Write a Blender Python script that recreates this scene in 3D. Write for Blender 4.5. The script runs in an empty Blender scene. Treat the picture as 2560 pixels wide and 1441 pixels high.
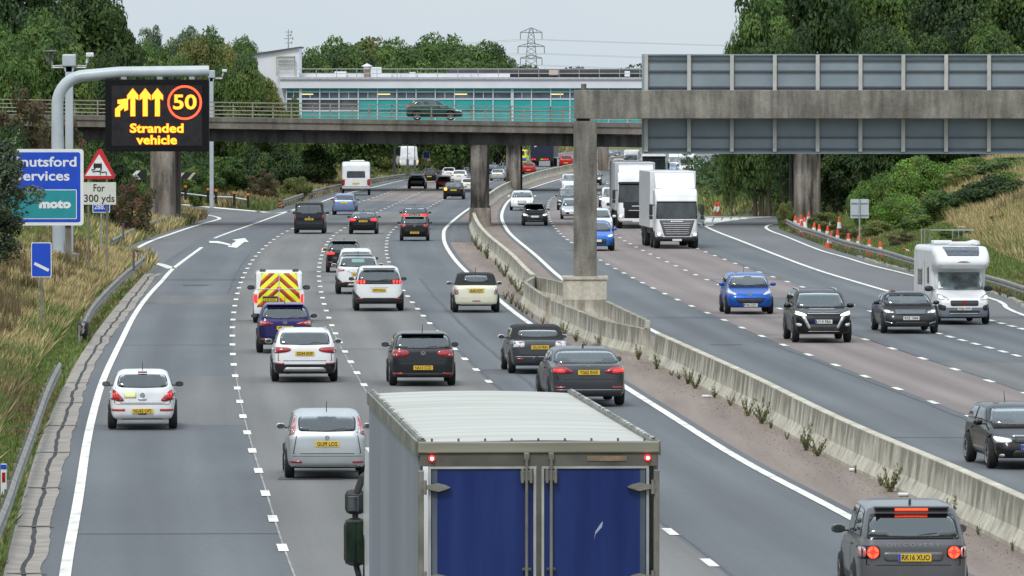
import bpy, bmesh, math, random
import numpy as np
from mathutils import Vector, Matrix
from mathutils.bvhtree import BVHTree
from mathutils.geometry import delaunay_2d_cdt

# ---------------------------------------------------------------- camera
SC = bpy.context.scene
COL = SC.collection
FPX = 17400.0; CAMH = 8.3; HORIZ = 252.0
PITCH = math.atan((720.5 - HORIZ) / FPX)
cam_d = bpy.data.cameras.new("camera"); cam = bpy.data.objects.new("camera", cam_d)
COL.objects.link(cam); SC.camera = cam
cam.location = (0, 0, CAMH); cam.rotation_euler = (math.radians(90) - PITCH, 0, 0)
cam_d.sensor_width = 36; cam_d.lens = FPX / 2560 * 36
cam_d.clip_start = 1.0; cam_d.clip_end = 9000

# ---------------------------------------------------------------- world, sun, exposure
SUN_EL, SUN_AZ = math.radians(52), math.radians(200)
world = bpy.data.worlds.new("World"); SC.world = world; world.use_nodes = True
nt = world.node_tree; nt.nodes.clear()
wo = nt.nodes.new('ShaderNodeOutputWorld'); bg = nt.nodes.new('ShaderNodeBackground')
sky = nt.nodes.new('ShaderNodeTexSky'); sky.sky_type = 'NISHITA'; sky.sun_disc = False
sky.sun_elevation = SUN_EL; sky.sun_rotation = SUN_AZ
sky.air_density = 1.0; sky.dust_density = 4.0; sky.ozone_density = 1.0
# overcast: a cloud sheet over most of the sky, with soft large billows
tc = nt.nodes.new('ShaderNodeTexCoord'); mp = nt.nodes.new('ShaderNodeMapping')
mp.inputs['Scale'].default_value = (1.0, 1.0, 3.5)
nz = nt.nodes.new('ShaderNodeTexNoise'); nz.inputs['Scale'].default_value = 2.6; nz.inputs['Detail'].default_value = 5
nt.links.new(tc.outputs['Generated'], mp.inputs[0]); nt.links.new(mp.outputs[0], nz.inputs['Vector'])
cr = nt.nodes.new('ShaderNodeValToRGB')
cr.color_ramp.elements[0].position = 0.3; cr.color_ramp.elements[0].color = (5.3, 6.25, 6.95, 1)
cr.color_ramp.elements[1].position = 0.72; cr.color_ramp.elements[1].color = (6.8, 7.4, 7.85, 1)
nt.links.new(nz.outputs['Fac'], cr.inputs[0])
mx = nt.nodes.new('ShaderNodeMix'); mx.data_type = 'RGBA'; mx.inputs[0].default_value = 0.93
nt.links.new(sky.outputs[0], mx.inputs[6]); nt.links.new(cr.outputs[0], mx.inputs[7])
# overcast skies are brighter overhead than at the horizon
sx_ = nt.nodes.new('ShaderNodeSeparateXYZ'); nt.links.new(tc.outputs['Generated'], sx_.inputs[0])
gr = nt.nodes.new('ShaderNodeMapRange'); gr.inputs[1].default_value = 0.03; gr.inputs[2].default_value = 0.75; gr.inputs[3].default_value = 1.03; gr.inputs[4].default_value = 1.75
nt.links.new(sx_.outputs[2], gr.inputs[0])
ml_ = nt.nodes.new('ShaderNodeMix'); ml_.data_type = 'RGBA'; ml_.blend_type = 'MULTIPLY'; ml_.inputs[0].default_value = 1
nt.links.new(mx.outputs[2], ml_.inputs[6]); nt.links.new(gr.outputs[0], ml_.inputs[7])
nt.links.new(ml_.outputs[2], bg.inputs[0]); bg.inputs[1].default_value = 0.09
nt.links.new(bg.outputs[0], wo.inputs[0])
sd = bpy.data.lights.new("sun", 'SUN'); so = bpy.data.objects.new("sun", sd); COL.objects.link(so)
sd.energy = 1.5; sd.angle = math.radians(12); sd.color = (1.0, 0.96, 0.9)
_dir = Vector((math.sin(SUN_AZ) * math.cos(SUN_EL), math.cos(SUN_AZ) * math.cos(SUN_EL), math.sin(SUN_EL)))
so.rotation_euler = (-_dir).to_track_quat('-Z', 'Y').to_euler(); so.location = (0, 0, 60)
SC.view_settings.view_transform = 'Standard'; SC.view_settings.look = 'None'
SC.view_settings.exposure = 0.26; SC.view_settings.gamma = 1

# ---------------------------------------------------------------- helpers
RNG = np.random.RandomState(7); random.seed(7)
_R = Matrix.Rotation(math.radians(90) - PITCH, 3, 'X')
def unp(px, py, z=0.0, D=None):
    """photograph pixel -> world point at height z (or at distance D)"""
    d = _R @ Vector(((px - 1280) / FPX, (720.5 - py) / FPX, -1.0))
    t = (D / d.y) if D is not None else (z - CAMH) / d.z
    return Vector((d.x * t, d.y * t, CAMH + d.z * t))
def dist_of(py): return unp(1280, py).y
def catmull(P, n=8):
    P = [np.array(p, float) for p in P]; Q = [2 * P[0] - P[1]] + P + [2 * P[-1] - P[-2]]; out = []
    for i in range(1, len(Q) - 2):
        a, b, c, d = Q[i - 1:i + 3]
        for k in range(n):
            t = k / n
            out.append(0.5 * ((2 * b) + (c - a) * t + (2 * a - 5 * b + 4 * c - d) * t * t + (3 * b - a - 3 * c + d) * t ** 3))
    out.append(P[-1]); return np.array(out)
def gline(px, n=8, z=0.0):
    """pixel polyline on the ground -> smooth world polyline (N,2)"""
    c = catmull(px, n); return np.array([tuple(unp(a, b, z))[:2] for a, b in c])
NEARSLOPE = -0.058
def mline(px, y_near=70.0, n=6):
    """carriageway line as X(Y), extended towards the camera"""
    w = gline(px, n); w = w[np.argsort(w[:, 1])]
    if w[0, 1] > y_near:
        w = np.vstack([[w[0, 0] + (y_near - w[0, 1]) * NEARSLOPE, y_near], w])
    # light smoothing in world space
    Y = np.arange(w[0, 1], w[-1, 1], 3.0); X = np.interp(Y, w[:, 1], w[:, 0])
    k = np.ones(7) / 7; Xp = np.concatenate([X[0] + (X[0] - X[1:4][::-1]) * 1.0, X, X[-1] + (X[-1] - X[-4:-1][::-1])])
    X = np.convolve(Xp, k, 'valid')
    return Y, X
def xat(line, Y): return float(np.interp(Y, line[0], line[1]))
def head(line, Y):
    """heading (rotation about z) of a line at Y"""
    return -math.atan2(xat(line, Y + 8) - xat(line, Y - 8), 16)

def tag(o, label=None, cat=None, group=None, kind=None):
    if label: o['label'] = label
    if cat: o['category'] = cat
    if group: o['group'] = group
    if kind: o['kind'] = kind
    return o
def thing(name, label, cat, loc=(0, 0, 0), rz=0.0, group=None, scale=1.0):
    o = bpy.data.objects.new(name, None); COL.objects.link(o); o.empty_display_size = 0.5
    o.location = loc; o.rotation_euler = (0, 0, rz); o.scale = (scale,) * 3
    return tag(o, label, cat, group)
def meshobj(name, V, F, m, parent=None, smooth=False, fm=None, auto=None):
    me = bpy.data.meshes.new(name)
    me.from_pydata([tuple(v) for v in V] if not isinstance(V, np.ndarray) else V.tolist(), [],
                   F if not isinstance(F, np.ndarray) else F.tolist())
    for x in (m if isinstance(m, (list, tuple)) else [m]): me.materials.append(x)
    if fm is not None: me.polygons.foreach_set('material_index', np.array(fm, dtype=np.int32))
    if smooth: me.polygons.foreach_set('use_smooth', np.ones(len(me.polygons), dtype=bool))
    me.update()
    if auto: me.shade_smooth() if hasattr(me, 'shade_smooth') else None; 
    if auto and hasattr(me, 'set_sharp_from_angle'): me.set_sharp_from_angle(angle=math.radians(auto))
    o = bpy.data.objects.new(name, me); COL.objects.link(o)
    if parent: o.parent = parent
    return o
def dup(root, loc, rz=None, scale=None, label=None, group=None):
    r = root.copy(); COL.objects.link(r); r.location = loc
    if rz is not None: r.rotation_euler = (0, 0, rz)
    if scale is not None: r.scale = (scale,) * 3 if not isinstance(scale, (tuple, list)) else scale
    if label: r['label'] = label
    if group: r['group'] = group
    for ch in list(root.children):
        c = ch.copy(); COL.objects.link(c); c.parent = r
        for g in ch.children:
            d = g.copy(); COL.objects.link(d); d.parent = c
    return r

def hit_ground(px, py, d0=120.0, d1=1180.0):
    """where the sight line of a pixel meets the modelled ground"""
    a = unp(px, py, D=1.0); x1, z1 = a.x, a.z - CAMH
    D = d0
    while D < d1:
        if CAMH + z1 * D <= max(-.02, ground_z(x1 * D, D)): break
        D += 1.0
    return Vector((x1 * D, D, CAMH + z1 * D)), FPX / D

class MB:
    def __init__(s): s.V = []; s.F = []; s.M = []; s.n = 0
    def add(s, V, F, m=0):
        s.V.extend([tuple(v) for v in V]); s.F.extend([[i + s.n for i in f] for f in F]); s.M.extend([m] * len(F)); s.n += len(V); return s
    def box(s, c, d, rz=0, m=0, taper=None, bev=0.0):
        x, y, z = d[0] / 2, d[1] / 2, d[2] / 2; tx, ty = taper or (1, 1)
        if bev > 0: return s.bbox(c, d, bev, rz, m)
        P = [(-x, -y, -z), (x, -y, -z), (x, y, -z), (-x, y, -z), (-x * tx, -y * ty, z), (x * tx, -y * ty, z), (x * tx, y * ty, z), (-x * tx, y * ty, z)]
        cr_, sr = math.cos(rz), math.sin(rz)
        P = [(c[0] + a * cr_ - b * sr, c[1] + a * sr + b * cr_, c[2] + e) for a, b, e in P]
        return s.add(P, [(0, 3, 2, 1), (4, 5, 6, 7), (0, 1, 5, 4), (1, 2, 6, 5), (2, 3, 7, 6), (3, 0, 4, 7)], m)
    def bbox(s, c, d, bev, rz=0, m=0):
        bm = bmesh.new(); bmesh.ops.create_cube(bm, size=1.0)
        for v in bm.verts: v.co = Vector((v.co.x * d[0], v.co.y * d[1], v.co.z * d[2]))
        bmesh.ops.bevel(bm, geom=bm.edges[:], offset=min(bev, min(d) * .45), segments=2, affect='EDGES', profile=0.5)
        cr_, sr = math.cos(rz), math.sin(rz)
        bm.verts.index_update()
        P = [(c[0] + v.co.x * cr_ - v.co.y * sr, c[1] + v.co.x * sr + v.co.y * cr_, c[2] + v.co.z) for v in bm.verts]
        F = [[v.index for v in f.verts] for f in bm.faces]; bm.free(); return s.add(P, F, m)
    def tube(s, pts, r, n=10, m=0, cap=True):
        pts = [Vector(p) for p in pts]; rs = r if isinstance(r, (list, tuple)) else [r] * len(pts)
        base = s.n; V = []; F = []; prev = None
        for i, p in enumerate(pts):
            t = (pts[min(i + 1, len(pts) - 1)] - pts[max(i - 1, 0)])
            t = t.normalized() if t.length > 1e-9 else Vector((0, 0, 1))
            ref = prev if prev is not None else (Vector((0, 1, 0)) if abs(t.y) < .9 else Vector((1, 0, 0)))
            a = (ref - t * ref.dot(t)).normalized(); b = t.cross(a); prev = a
            for k in range(n):
                an = 2 * math.pi * k / n; V.append(p + (a * math.cos(an) + b * math.sin(an)) * rs[i])
        for i in range(len(pts) - 1):
            for k in range(n):
                k2 = (k + 1) % n; F.append((i * n + k, i * n + k2, (i + 1) * n + k2, (i + 1) * n + k))
        if cap: F.append(tuple(range(n))[::-1]); F.append(tuple((len(pts) - 1) * n + k for k in range(n)))
        return s.add(V, F, m)
    def lathe(s, prof, c=(0, 0, 0), n=20, axis='z', m=0):
        V = []; F = []
        for (r, h) in prof:
            for k in range(n):
                a = 2 * math.pi * k / n; x, y = r * math.cos(a), r * math.sin(a)
                V.append((c[0] + x, c[1] + y, c[2] + h) if axis == 'z' else (c[0] + h, c[1] + x, c[2] + y) if axis == 'x' else (c[0] + x, c[1] + h, c[2] - y))
        for i in range(len(prof) - 1):
            for k in range(n):
                k2 = (k + 1) % n; F.append((i * n + k, i * n + k2, (i + 1) * n + k2, (i + 1) * n + k))
        return s.add(V, F, m)
    def prism(s, poly, axis, a0, a1, m=0):
        """2D polygon extruded along axis; poly order: axis x->(y,z) y->(x,z) z->(x,y)"""
        def pt(p, a): return (a, p[0], p[1]) if axis == 'x' else (p[0], a, p[1]) if axis == 'y' else (p[0], p[1], a)
        n = len(poly); V = [pt(p, a0) for p in poly] + [pt(p, a1) for p in poly]
        F = [tuple(range(n)), tuple(range(n, 2 * n))[::-1]] + [(i, i + n, (i + 1) % n + n, (i + 1) % n) for i in range(n)]
        return s.add(V, F, m)
    def build(s, name, m, parent=None, smooth=False, auto=None):
        o = meshobj(name, s.V, s.F, m, parent, smooth, s.M, auto)
        bm = bmesh.new(); bm.from_mesh(o.data); bmesh.ops.recalc_face_normals(bm, faces=bm.faces[:]); bm.to_mesh(o.data); bm.free()
        return o

# ---------------------------------------------------------------- materials
MATS = {}
def mat(name, rgb, rough=0.6, metal=0.0, coat=0.0, var=0.0, scale=3.0, emit=None, es=1.0, rgb2=None, bump=0.0, bscale=30.0, stretch=(1, 1, 1), spec=0.5, coords='Object', detail=4, attr=None, ramp=(0.35, 0.65), trans=0.0):
    if name in MATS: return MATS[name]
    m = bpy.data.materials.new(name); m.use_nodes = True; t = m.node_tree; b = t.nodes['Principled BSDF']
    b.inputs['Base Color'].default_value = (*rgb, 1); b.inputs['Roughness'].default_value = rough
    b.inputs['Metallic'].default_value = metal; b.inputs['Coat Weight'].default_value = coat
    b.inputs['Coat Roughness'].default_value = 0.06; b.inputs['Specular IOR Level'].default_value = spec
    if emit: b.inputs['Emission Color'].default_value = (*emit, 1); b.inputs['Emission Strength'].default_value = es
    tcn = t.nodes.new('ShaderNodeTexCoord'); mpn = t.nodes.new('ShaderNodeMapping'); mpn.inputs['Scale'].default_value = stretch
    t.links.new(tcn.outputs[coords], mpn.inputs[0])
    if var > 0 or rgb2:
        n = t.nodes.new('ShaderNodeTexNoise'); n.inputs['Scale'].default_value = scale; n.inputs['Detail'].default_value = detail
        t.links.new(mpn.outputs[0], n.inputs['Vector'])
        r = t.nodes.new('ShaderNodeValToRGB'); r.color_ramp.elements[0].position = ramp[0]; r.color_ramp.elements[1].position = ramp[1]
        c2 = rgb2 or tuple(min(1, c * (1 + var)) for c in rgb); c1 = rgb if rgb2 else tuple(c * (1 - var) for c in rgb)
        r.color_ramp.elements[0].color = (*c1, 1); r.color_ramp.elements[1].color = (*c2, 1)
        t.links.new(n.outputs['Fac'], r.inputs[0]); out = r.outputs[0]
        if attr:
            a = t.nodes.new('ShaderNodeAttribute'); a.attribute_name = attr
            mm = t.nodes.new('ShaderNodeMix'); mm.data_type = 'RGBA'; mm.blend_type = 'MULTIPLY'; mm.inputs[0].default_value = 1
            t.links.new(a.outputs['Color'], mm.inputs[6]); t.links.new(out, mm.inputs[7]); out = mm.outputs[2]
        t.links.new(out, b.inputs['Base Color'])
    elif attr:
        a = t.nodes.new('ShaderNodeAttribute'); a.attribute_name = attr; t.links.new(a.outputs['Color'], b.inputs['Base Color'])
    if bump > 0:
        n2 = t.nodes.new('ShaderNodeTexNoise'); n2.inputs['Scale'].default_value = bscale; n2.inputs['Detail'].default_value = 3
        t.links.new(mpn.outputs[0], n2.inputs['Vector'])
        bp = t.nodes.new('ShaderNodeBump'); bp.inputs['Strength'].default_value = bump; bp.inputs['Distance'].default_value = 0.02
        t.links.new(n2.outputs['Fac'], bp.inputs['Height']); t.links.new(bp.outputs[0], b.inputs['Normal'])
    MATS[name] = m; return m
def paint(name, rgb, metal=0.35, rough=0.32): return mat(name, rgb, rough, metal, .4, var=0.07, scale=1.6, spec=.25)

def see_through(name, tint, rough=.03, base=.035):
    m = bpy.data.materials.new(name); m.use_nodes = True; t = m.node_tree; t.nodes.remove(t.nodes['Principled BSDF']); out = t.nodes['Material Output']
    tr = t.nodes.new('ShaderNodeBsdfTransparent'); tr.inputs[0].default_value = (*tint, 1); gl = t.nodes.new('ShaderNodeBsdfGlossy'); gl.inputs['Roughness'].default_value = rough; gl.inputs[0].default_value = (.85, .9, .92, 1)
    fr = t.nodes.new('ShaderNodeFresnel'); fr.inputs[0].default_value = 1.52; mr = t.nodes.new('ShaderNodeMapRange'); mr.inputs[1].default_value = 0; mr.inputs[2].default_value = 1; mr.inputs[3].default_value = base; mr.inputs[4].default_value = 1.15
    t.links.new(fr.outputs[0], mr.inputs[0]); mx_n = t.nodes.new('ShaderNodeMixShader'); t.links.new(mr.outputs[0], mx_n.inputs[0]); t.links.new(tr.outputs[0], mx_n.inputs[1]); t.links.new(gl.outputs[0], mx_n.inputs[2]); t.links.new(mx_n.outputs[0], out.inputs[0]); return m
TYRE = mat('tyre_rubber', (0.015, 0.015, 0.016), 0.85, var=.2, scale=9)
RIM = mat('rim_alloy', (0.33, 0.34, 0.35), 0.35, 0.9, var=.1, scale=8)
GLASS = mat('window_glass', (0.022, 0.028, 0.03), 0.04, 0.0, 0.0, var=.5, scale=2.2, spec=0.75)
GLASSL = mat('window_glass_pale', (0.10, 0.135, 0.135), 0.05, 0.0, 0.0, var=.45, scale=2.4, spec=0.8)  # light showing through the cabin is put into this paler glass colour
SCREEN = mat('windscreen_glass', (0.15, 0.18, 0.185), 0.05, 0.0, 0.0, var=.5, scale=2.8, spec=0.9)
BLACKP = mat('black_plastic', (0.022, 0.022, 0.024), 0.55, var=.2, scale=6)
GREYP = mat('grey_plastic', (0.09, 0.09, 0.095), 0.5, var=.15, scale=6)
CHROME = mat('chrome_trim', (0.6, 0.61, 0.63), 0.2, 0.95, var=.05)
REDOFF = mat('tail_lamp_red', (0.33, 0.012, 0.018), 0.2, coat=1, var=.3, scale=14)
REDON = mat('brake_lamp_lit', (0.6, 0.02, 0.02), 0.2, emit=(1.0, 0.035, 0.03), es=1.3, var=.3, scale=14)
REDHOT = mat('brake_lamp_bright', (0.8, 0.1, 0.03), 0.2, emit=(1.0, 0.06, 0.02), es=2.4, var=.2, scale=10)
LAMPW = mat('lamp_clear', (0.6, 0.6, 0.62), 0.12, 0.2, 1, var=.25, scale=18)
HEADON = mat('headlamp_lit', (0.8, 0.8, 0.75), 0.2, emit=(1.0, 0.98, 0.75), es=1.5, var=.1)
AMBER = mat('indicator_lit', (0.9, 0.3, 0.03), 0.3, emit=(1.0, 0.30, 0.03), es=3.0, var=.1)
PLATEY = mat('rear_plate_yellow', (0.72, 0.47, 0.03), 0.4, var=.05)
PLATEW = mat('front_plate_white', (0.7, 0.7, 0.66), 0.4, var=.05)
PLATEB = mat('plate_blue_band', (0.02, 0.07, 0.5), 0.4, var=.05)
INK = mat('black_ink', (0.012, 0.012, 0.012), 0.6, var=.1)

def text_mesh(body, size, depth=.002, align='CENTER', spacing=1.0, bold=0.0):
    cu = bpy.data.curves.new('lettering', 'FONT'); cu.body = body; cu.size = size; cu.align_x = align; cu.align_y = 'CENTER'
    cu.extrude = depth; cu.space_character = spacing; cu.offset = bold; cu.resolution_u = 3
    ob = bpy.data.objects.new('lettering', cu); COL.objects.link(ob)
    dg = bpy.context.evaluated_depsgraph_get(); me = bpy.data.meshes.new_from_object(ob.evaluated_get(dg))
    COL.objects.unlink(ob); bpy.data.objects.remove(ob); return me
def lettering(name, body, size, m, parent, loc, face='rear', squash=1.0, rz=0, depth=.002, bold=0.0, tilt=0, spacing=1.0, width=None):
    me = text_mesh(body, size, depth, bold=bold, spacing=spacing); me.materials.clear(); me.materials.append(m)
    o = bpy.data.objects.new(name, me); COL.objects.link(o); o.parent = parent
    if width:
        xs = [v.co.x for v in me.vertices]; squash = width / max(1e-6, max(xs) - min(xs))
    o.rotation_euler = (math.radians(90) + tilt, 0, (math.pi if face == 'front' else 0) + rz)
    o.scale = (squash, 1, 1); o.location = loc; return o
# ---------------------------------------------------------------- carriageway lines, read off as ground curves
L_EDGE = mline([(160,1441),(197,1245),(218,1100),(252,967),(283,895),(308,844),(334,792),(370,741),(409,700),(430,675),(508,617),(535,597),(640,559),(735,525),(800,507),(847,490),(925,471),(1015,450),(1110,430),(1210,411),(1330,393),(1480,377),(1640,366)])
DASH_A = mline([(705,1372),(681,1298),(664,1234),(645,1176),(630,1127),(607,1043),(588,943),(582,888),(581,823),(586,771),(599,715),(619,671),(645,635),(683,601),(725,575),(814,540),(892,509),(950,489),(1010,467),(1110,441),(1230,416),(1370,396),(1530,379),(1680,368)])
DASH_B = mline([(1150,1330),(1020,1145),(910,964),(877,906),(839,837),(811,765),(799,710),(797,677),(804,641),(822,603),(859,572),(940,533),(990,510),(1057,480),(1150,450),(1260,423),(1400,400),(1560,382),(1720,370)])
DASH_C = mline([(1795,1427),(1690,1343),(1420,1130),(1221,955),(1163,900),(1093,831),(1032,759),(990,700),(969,645),(966,622),(970,593),(990,569),(1040,540),(1100,504),(1190,468),(1300,434),(1430,408),(1590,387),(1760,373)])
R_EDGE = mline([(2118,1290),(1863,1159),(1735,1078),(1600,993),(1560,968),(1320,807),(1254,756),(1172,686),(1137,650),(1113,612),(1109,587),(1113,572),(1140,547),(1172,523),(1225,492),(1250,477),(1330,447),(1460,416),(1620,393),(1800,377)])
BASE_L = mline([(2561,1388),(2351,1279),(2133,1178),(1998,1106),(1840,1016),(1750,971),(1622,905),(1560,877),(1500,848),(1420,808),(1340,762),(1300,727),(1270,690),(1240,660),(1205,627),(1182,595),(1172,565),(1176,548),(1190,528),(1215,510),(1240,492),(1285,470),(1340,450),(1432,428),(1520,410),(1690,390),(1860,376)])
E_EDGE = mline([(2561,1255),(2238,1118),(1982,995),(1783,905),(1661,843),(1525,772),(1410,702),(1340,640),(1280,590),(1260,562),(1254,542),(1260,520),(1275,500),(1305,481),(1340,467),(1410,446),(1495,427),(1525,421),(1640,402),(1790,386),(1960,373)])
DASH_F = mline([(2560,1095),(2349,1014),(2169,945),(2022,889),(1904,842),(1809,801),(1727,766),(1660,735),(1605,708),(1539,673),(1504,654),(1427,607),(1396,580),(1375,552),(1370,530),(1370,515),(1375,500),(1390,490),(1430,470),(1490,450),(1570,428),(1690,404),(1840,387),(2000,375)])
DASH_G = mline([(2570,988),(2476,955),(2307,898),(2161,850),(1947,772),(1799,714),(1716,678),(1651,648),(1600,624),(1550,596),(1510,566),(1490,540),(1484,520),(1484,505),(1500,482),(1540,460),(1610,433),(1720,408),(1880,390),(2060,376)])
DASH_H = mline([(2700,945),(2560,895),(2343,835),(2177,780),(2001,717),(1902,683),(1822,654),(1742,622),(1670,588),(1620,560),(1600,540),(1592,520),(1592,505),(1605,484),(1640,460),(1690,436),(1770,412),(1930,392),(2110,378)])
LINE_I = mline([(2750,884),(2560,824),(2475,803),(2225,731),(2147,708),(2048,678),(1950,642),(1851,603),(1786,578),(1746,557),(1715,540),(1700,520),(1698,500),(1715,475),(1755,450),(1820,422),(1960,398),(2150,382)])
LINE_J = gline([(2900,905),(2560,790),(2507,760),(2475,747),(2291,693),(2179,665),(2114,645),(2048,626),(1966,593),(1930,580),(1915,570),(1930,562),(1990,556),(2080,552)], 6)
CH_OUT = mline([(15,1441),(57,1271),(103,1111),(149,1003),(185,926),(226,859),(278,787),(339,715),(366,684)])
CH_IN = mline([(108,1441),(139,1245),(170,1137),(203,1008),(236,916),(288,828),(334,772),(380,705),(399,684)])

def arr(line, y0, y1, off=0.0, step=4.0):
    Y = np.arange(y0, y1 + .01, step); return np.stack([np.interp(Y, line[0], line[1]) + off, Y], 1)
# pavement areas as world polygons
NOSE_Y = CH_OUT[0][-1]
slip_left = gline([(366,684),(385,662),(372,653),(330,650),(220,655),(150,665)], 4)
slip_left2 = gline([(150,650),(240,640),(300,622),(332,612),(375,594),(425,578),(475,562),(500,552),(512,547),(497,541),(462,537),(420,537),(330,540)], 4)
slip_back = gline([(330,505),(450,511),(525,517),(600,523),(660,528),(700,524)], 4)
left_main_far = arr(L_EDGE, dist_of(526), 1190, -1.6)
r_slip_far = gline([(2080,538),(1930,541),(1820,541),(1753,541)], 4)
right_far = arr(LINE_I, 505, 1100, 1.2)
def near_ext(a, slope=NEARSLOPE, y=70.0):
    return np.array([[a[0] + (y - a[1]) * slope, y]])
PAVE = np.vstack([arr(CH_OUT, 70, NOSE_Y), slip_left, slip_left2, slip_back, left_main_far,
                  right_far[::-1], r_slip_far[::-1], (LINE_J + np.array([.9, 0]))[::-1], near_ext(LINE_J[0] + np.array([.9, 0]))])
def pt_in_poly(X, Y, P):
    ins = np.zeros(X.shape, bool); n = len(P); j = n - 1
    for i in range(n):
        xi, yi = P[i]; xj, yj = P[j]
        if yi != yj:
            c = ((yi > Y) != (yj > Y)) & (X < (xj - xi) * (Y - yi) / (yj - yi) + xi); ins ^= c
        j = i
    return ins
def dist_poly(X, Y, P):
    d = np.full(X.shape, 1e9); n = len(P)
    for i in range(n):
        a = P[i]; b = P[(i + 1) % n]; e = b - a; L = e @ e
        if L < 1e-9: continue
        t = np.clip(((X - a[0]) * e[0] + (Y - a[1]) * e[1]) / L, 0, 1)
        d = np.minimum(d, np.hypot(X - a[0] - t * e[0], Y - a[1] - t * e[1]))
    return d
# terrain grid
gx = np.concatenate([np.arange(-1400, -130, 60), np.arange(-130, -50, 8), np.arange(-50, 66, 1.0), np.arange(66, 140, 8), np.arange(140, 1500, 60)])
gy = np.concatenate([np.arange(-60, 100, 20), np.arange(100, 420, 2.5), np.arange(420, 760, 4), np.arange(760, 1200, 12), np.arange(1200, 6000, 160)])
GX, GY = np.meshgrid(gx, gy)
ins = pt_in_poly(GX, GY, PAVE); dd = dist_poly(GX, GY, PAVE)
midx = np.interp(GY, BASE_L[0], BASE_L[1])
right = GX > midx
def prof(d, pts): return np.interp(d, [p[0] for p in pts], [p[1] for p in pts])
zl = prof(dd, [(0, .0), (1.0, .04), (6, 1.55), (10, 2.3), (20, 3.0), (60, 3.5), (1500, 4)])
zr = prof(dd, [(0, .0), (2.5, .15), (5, .9), (14, 4.1), (20, 5.6), (30, 6.2), (80, 6.0), (1500, 4)])
# far side of the left slip the bank is gentler; beyond the bridge banks rise steadily
far = np.clip((GY - 430) / 80, 0, 1)
zl = zl * (1 - far) + prof(dd, [(0, .0), (2, .1), (8, 1.0), (20, 3.3), (40, 4.5), (1500, 4)]) * far
wob = 0.18 * np.sin(GX * .31 + GY * .07) * np.cos(GY * .053 - GX * .11) + .12 * np.sin(GX * .9 + 1.3) * np.sin(GY * .21)
GZ = np.where(right, zr, zl) + wob * np.clip(dd / 4, 0, 1)
GZ = np.where(ins, -0.10, GZ - .03)
# solid ground far from any road falls away gently to the horizon level
def ground_z(x, y):
    i = np.clip(np.searchsorted(gx, x) - 1, 0, len(gx) - 2); j = np.clip(np.searchsorted(gy, y) - 1, 0, len(gy) - 2)
    u = (x - gx[i]) / (gx[i + 1] - gx[i]); v = (y - gy[j]) / (gy[j + 1] - gy[j])
    return GZ[j, i] * (1 - u) * (1 - v) + GZ[j, i + 1] * u * (1 - v) + GZ[j + 1, i] * (1 - u) * v + GZ[j + 1, i + 1] * u * v
nxg, nyg = len(gx), len(gy)
V = np.stack([GX.ravel(), GY.ravel(), GZ.ravel()], 1)
idx = np.arange(nxg * nyg).reshape(nyg, nxg)
F = np.stack([idx[:-1, :-1].ravel(), idx[:-1, 1:].ravel(), idx[1:, 1:].ravel(), idx[1:, :-1].ravel()], 1)
GROUND = mat('verge_soil_grass', (0.062, 0.095, 0.028), 0.95, rgb2=(0.17, 0.15, 0.06), scale=.35, detail=12, bump=.5, bscale=1.5, coords='Object')
g = meshobj('ground', V, F, GROUND, smooth=True); tag(g, kind='structure')

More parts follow.
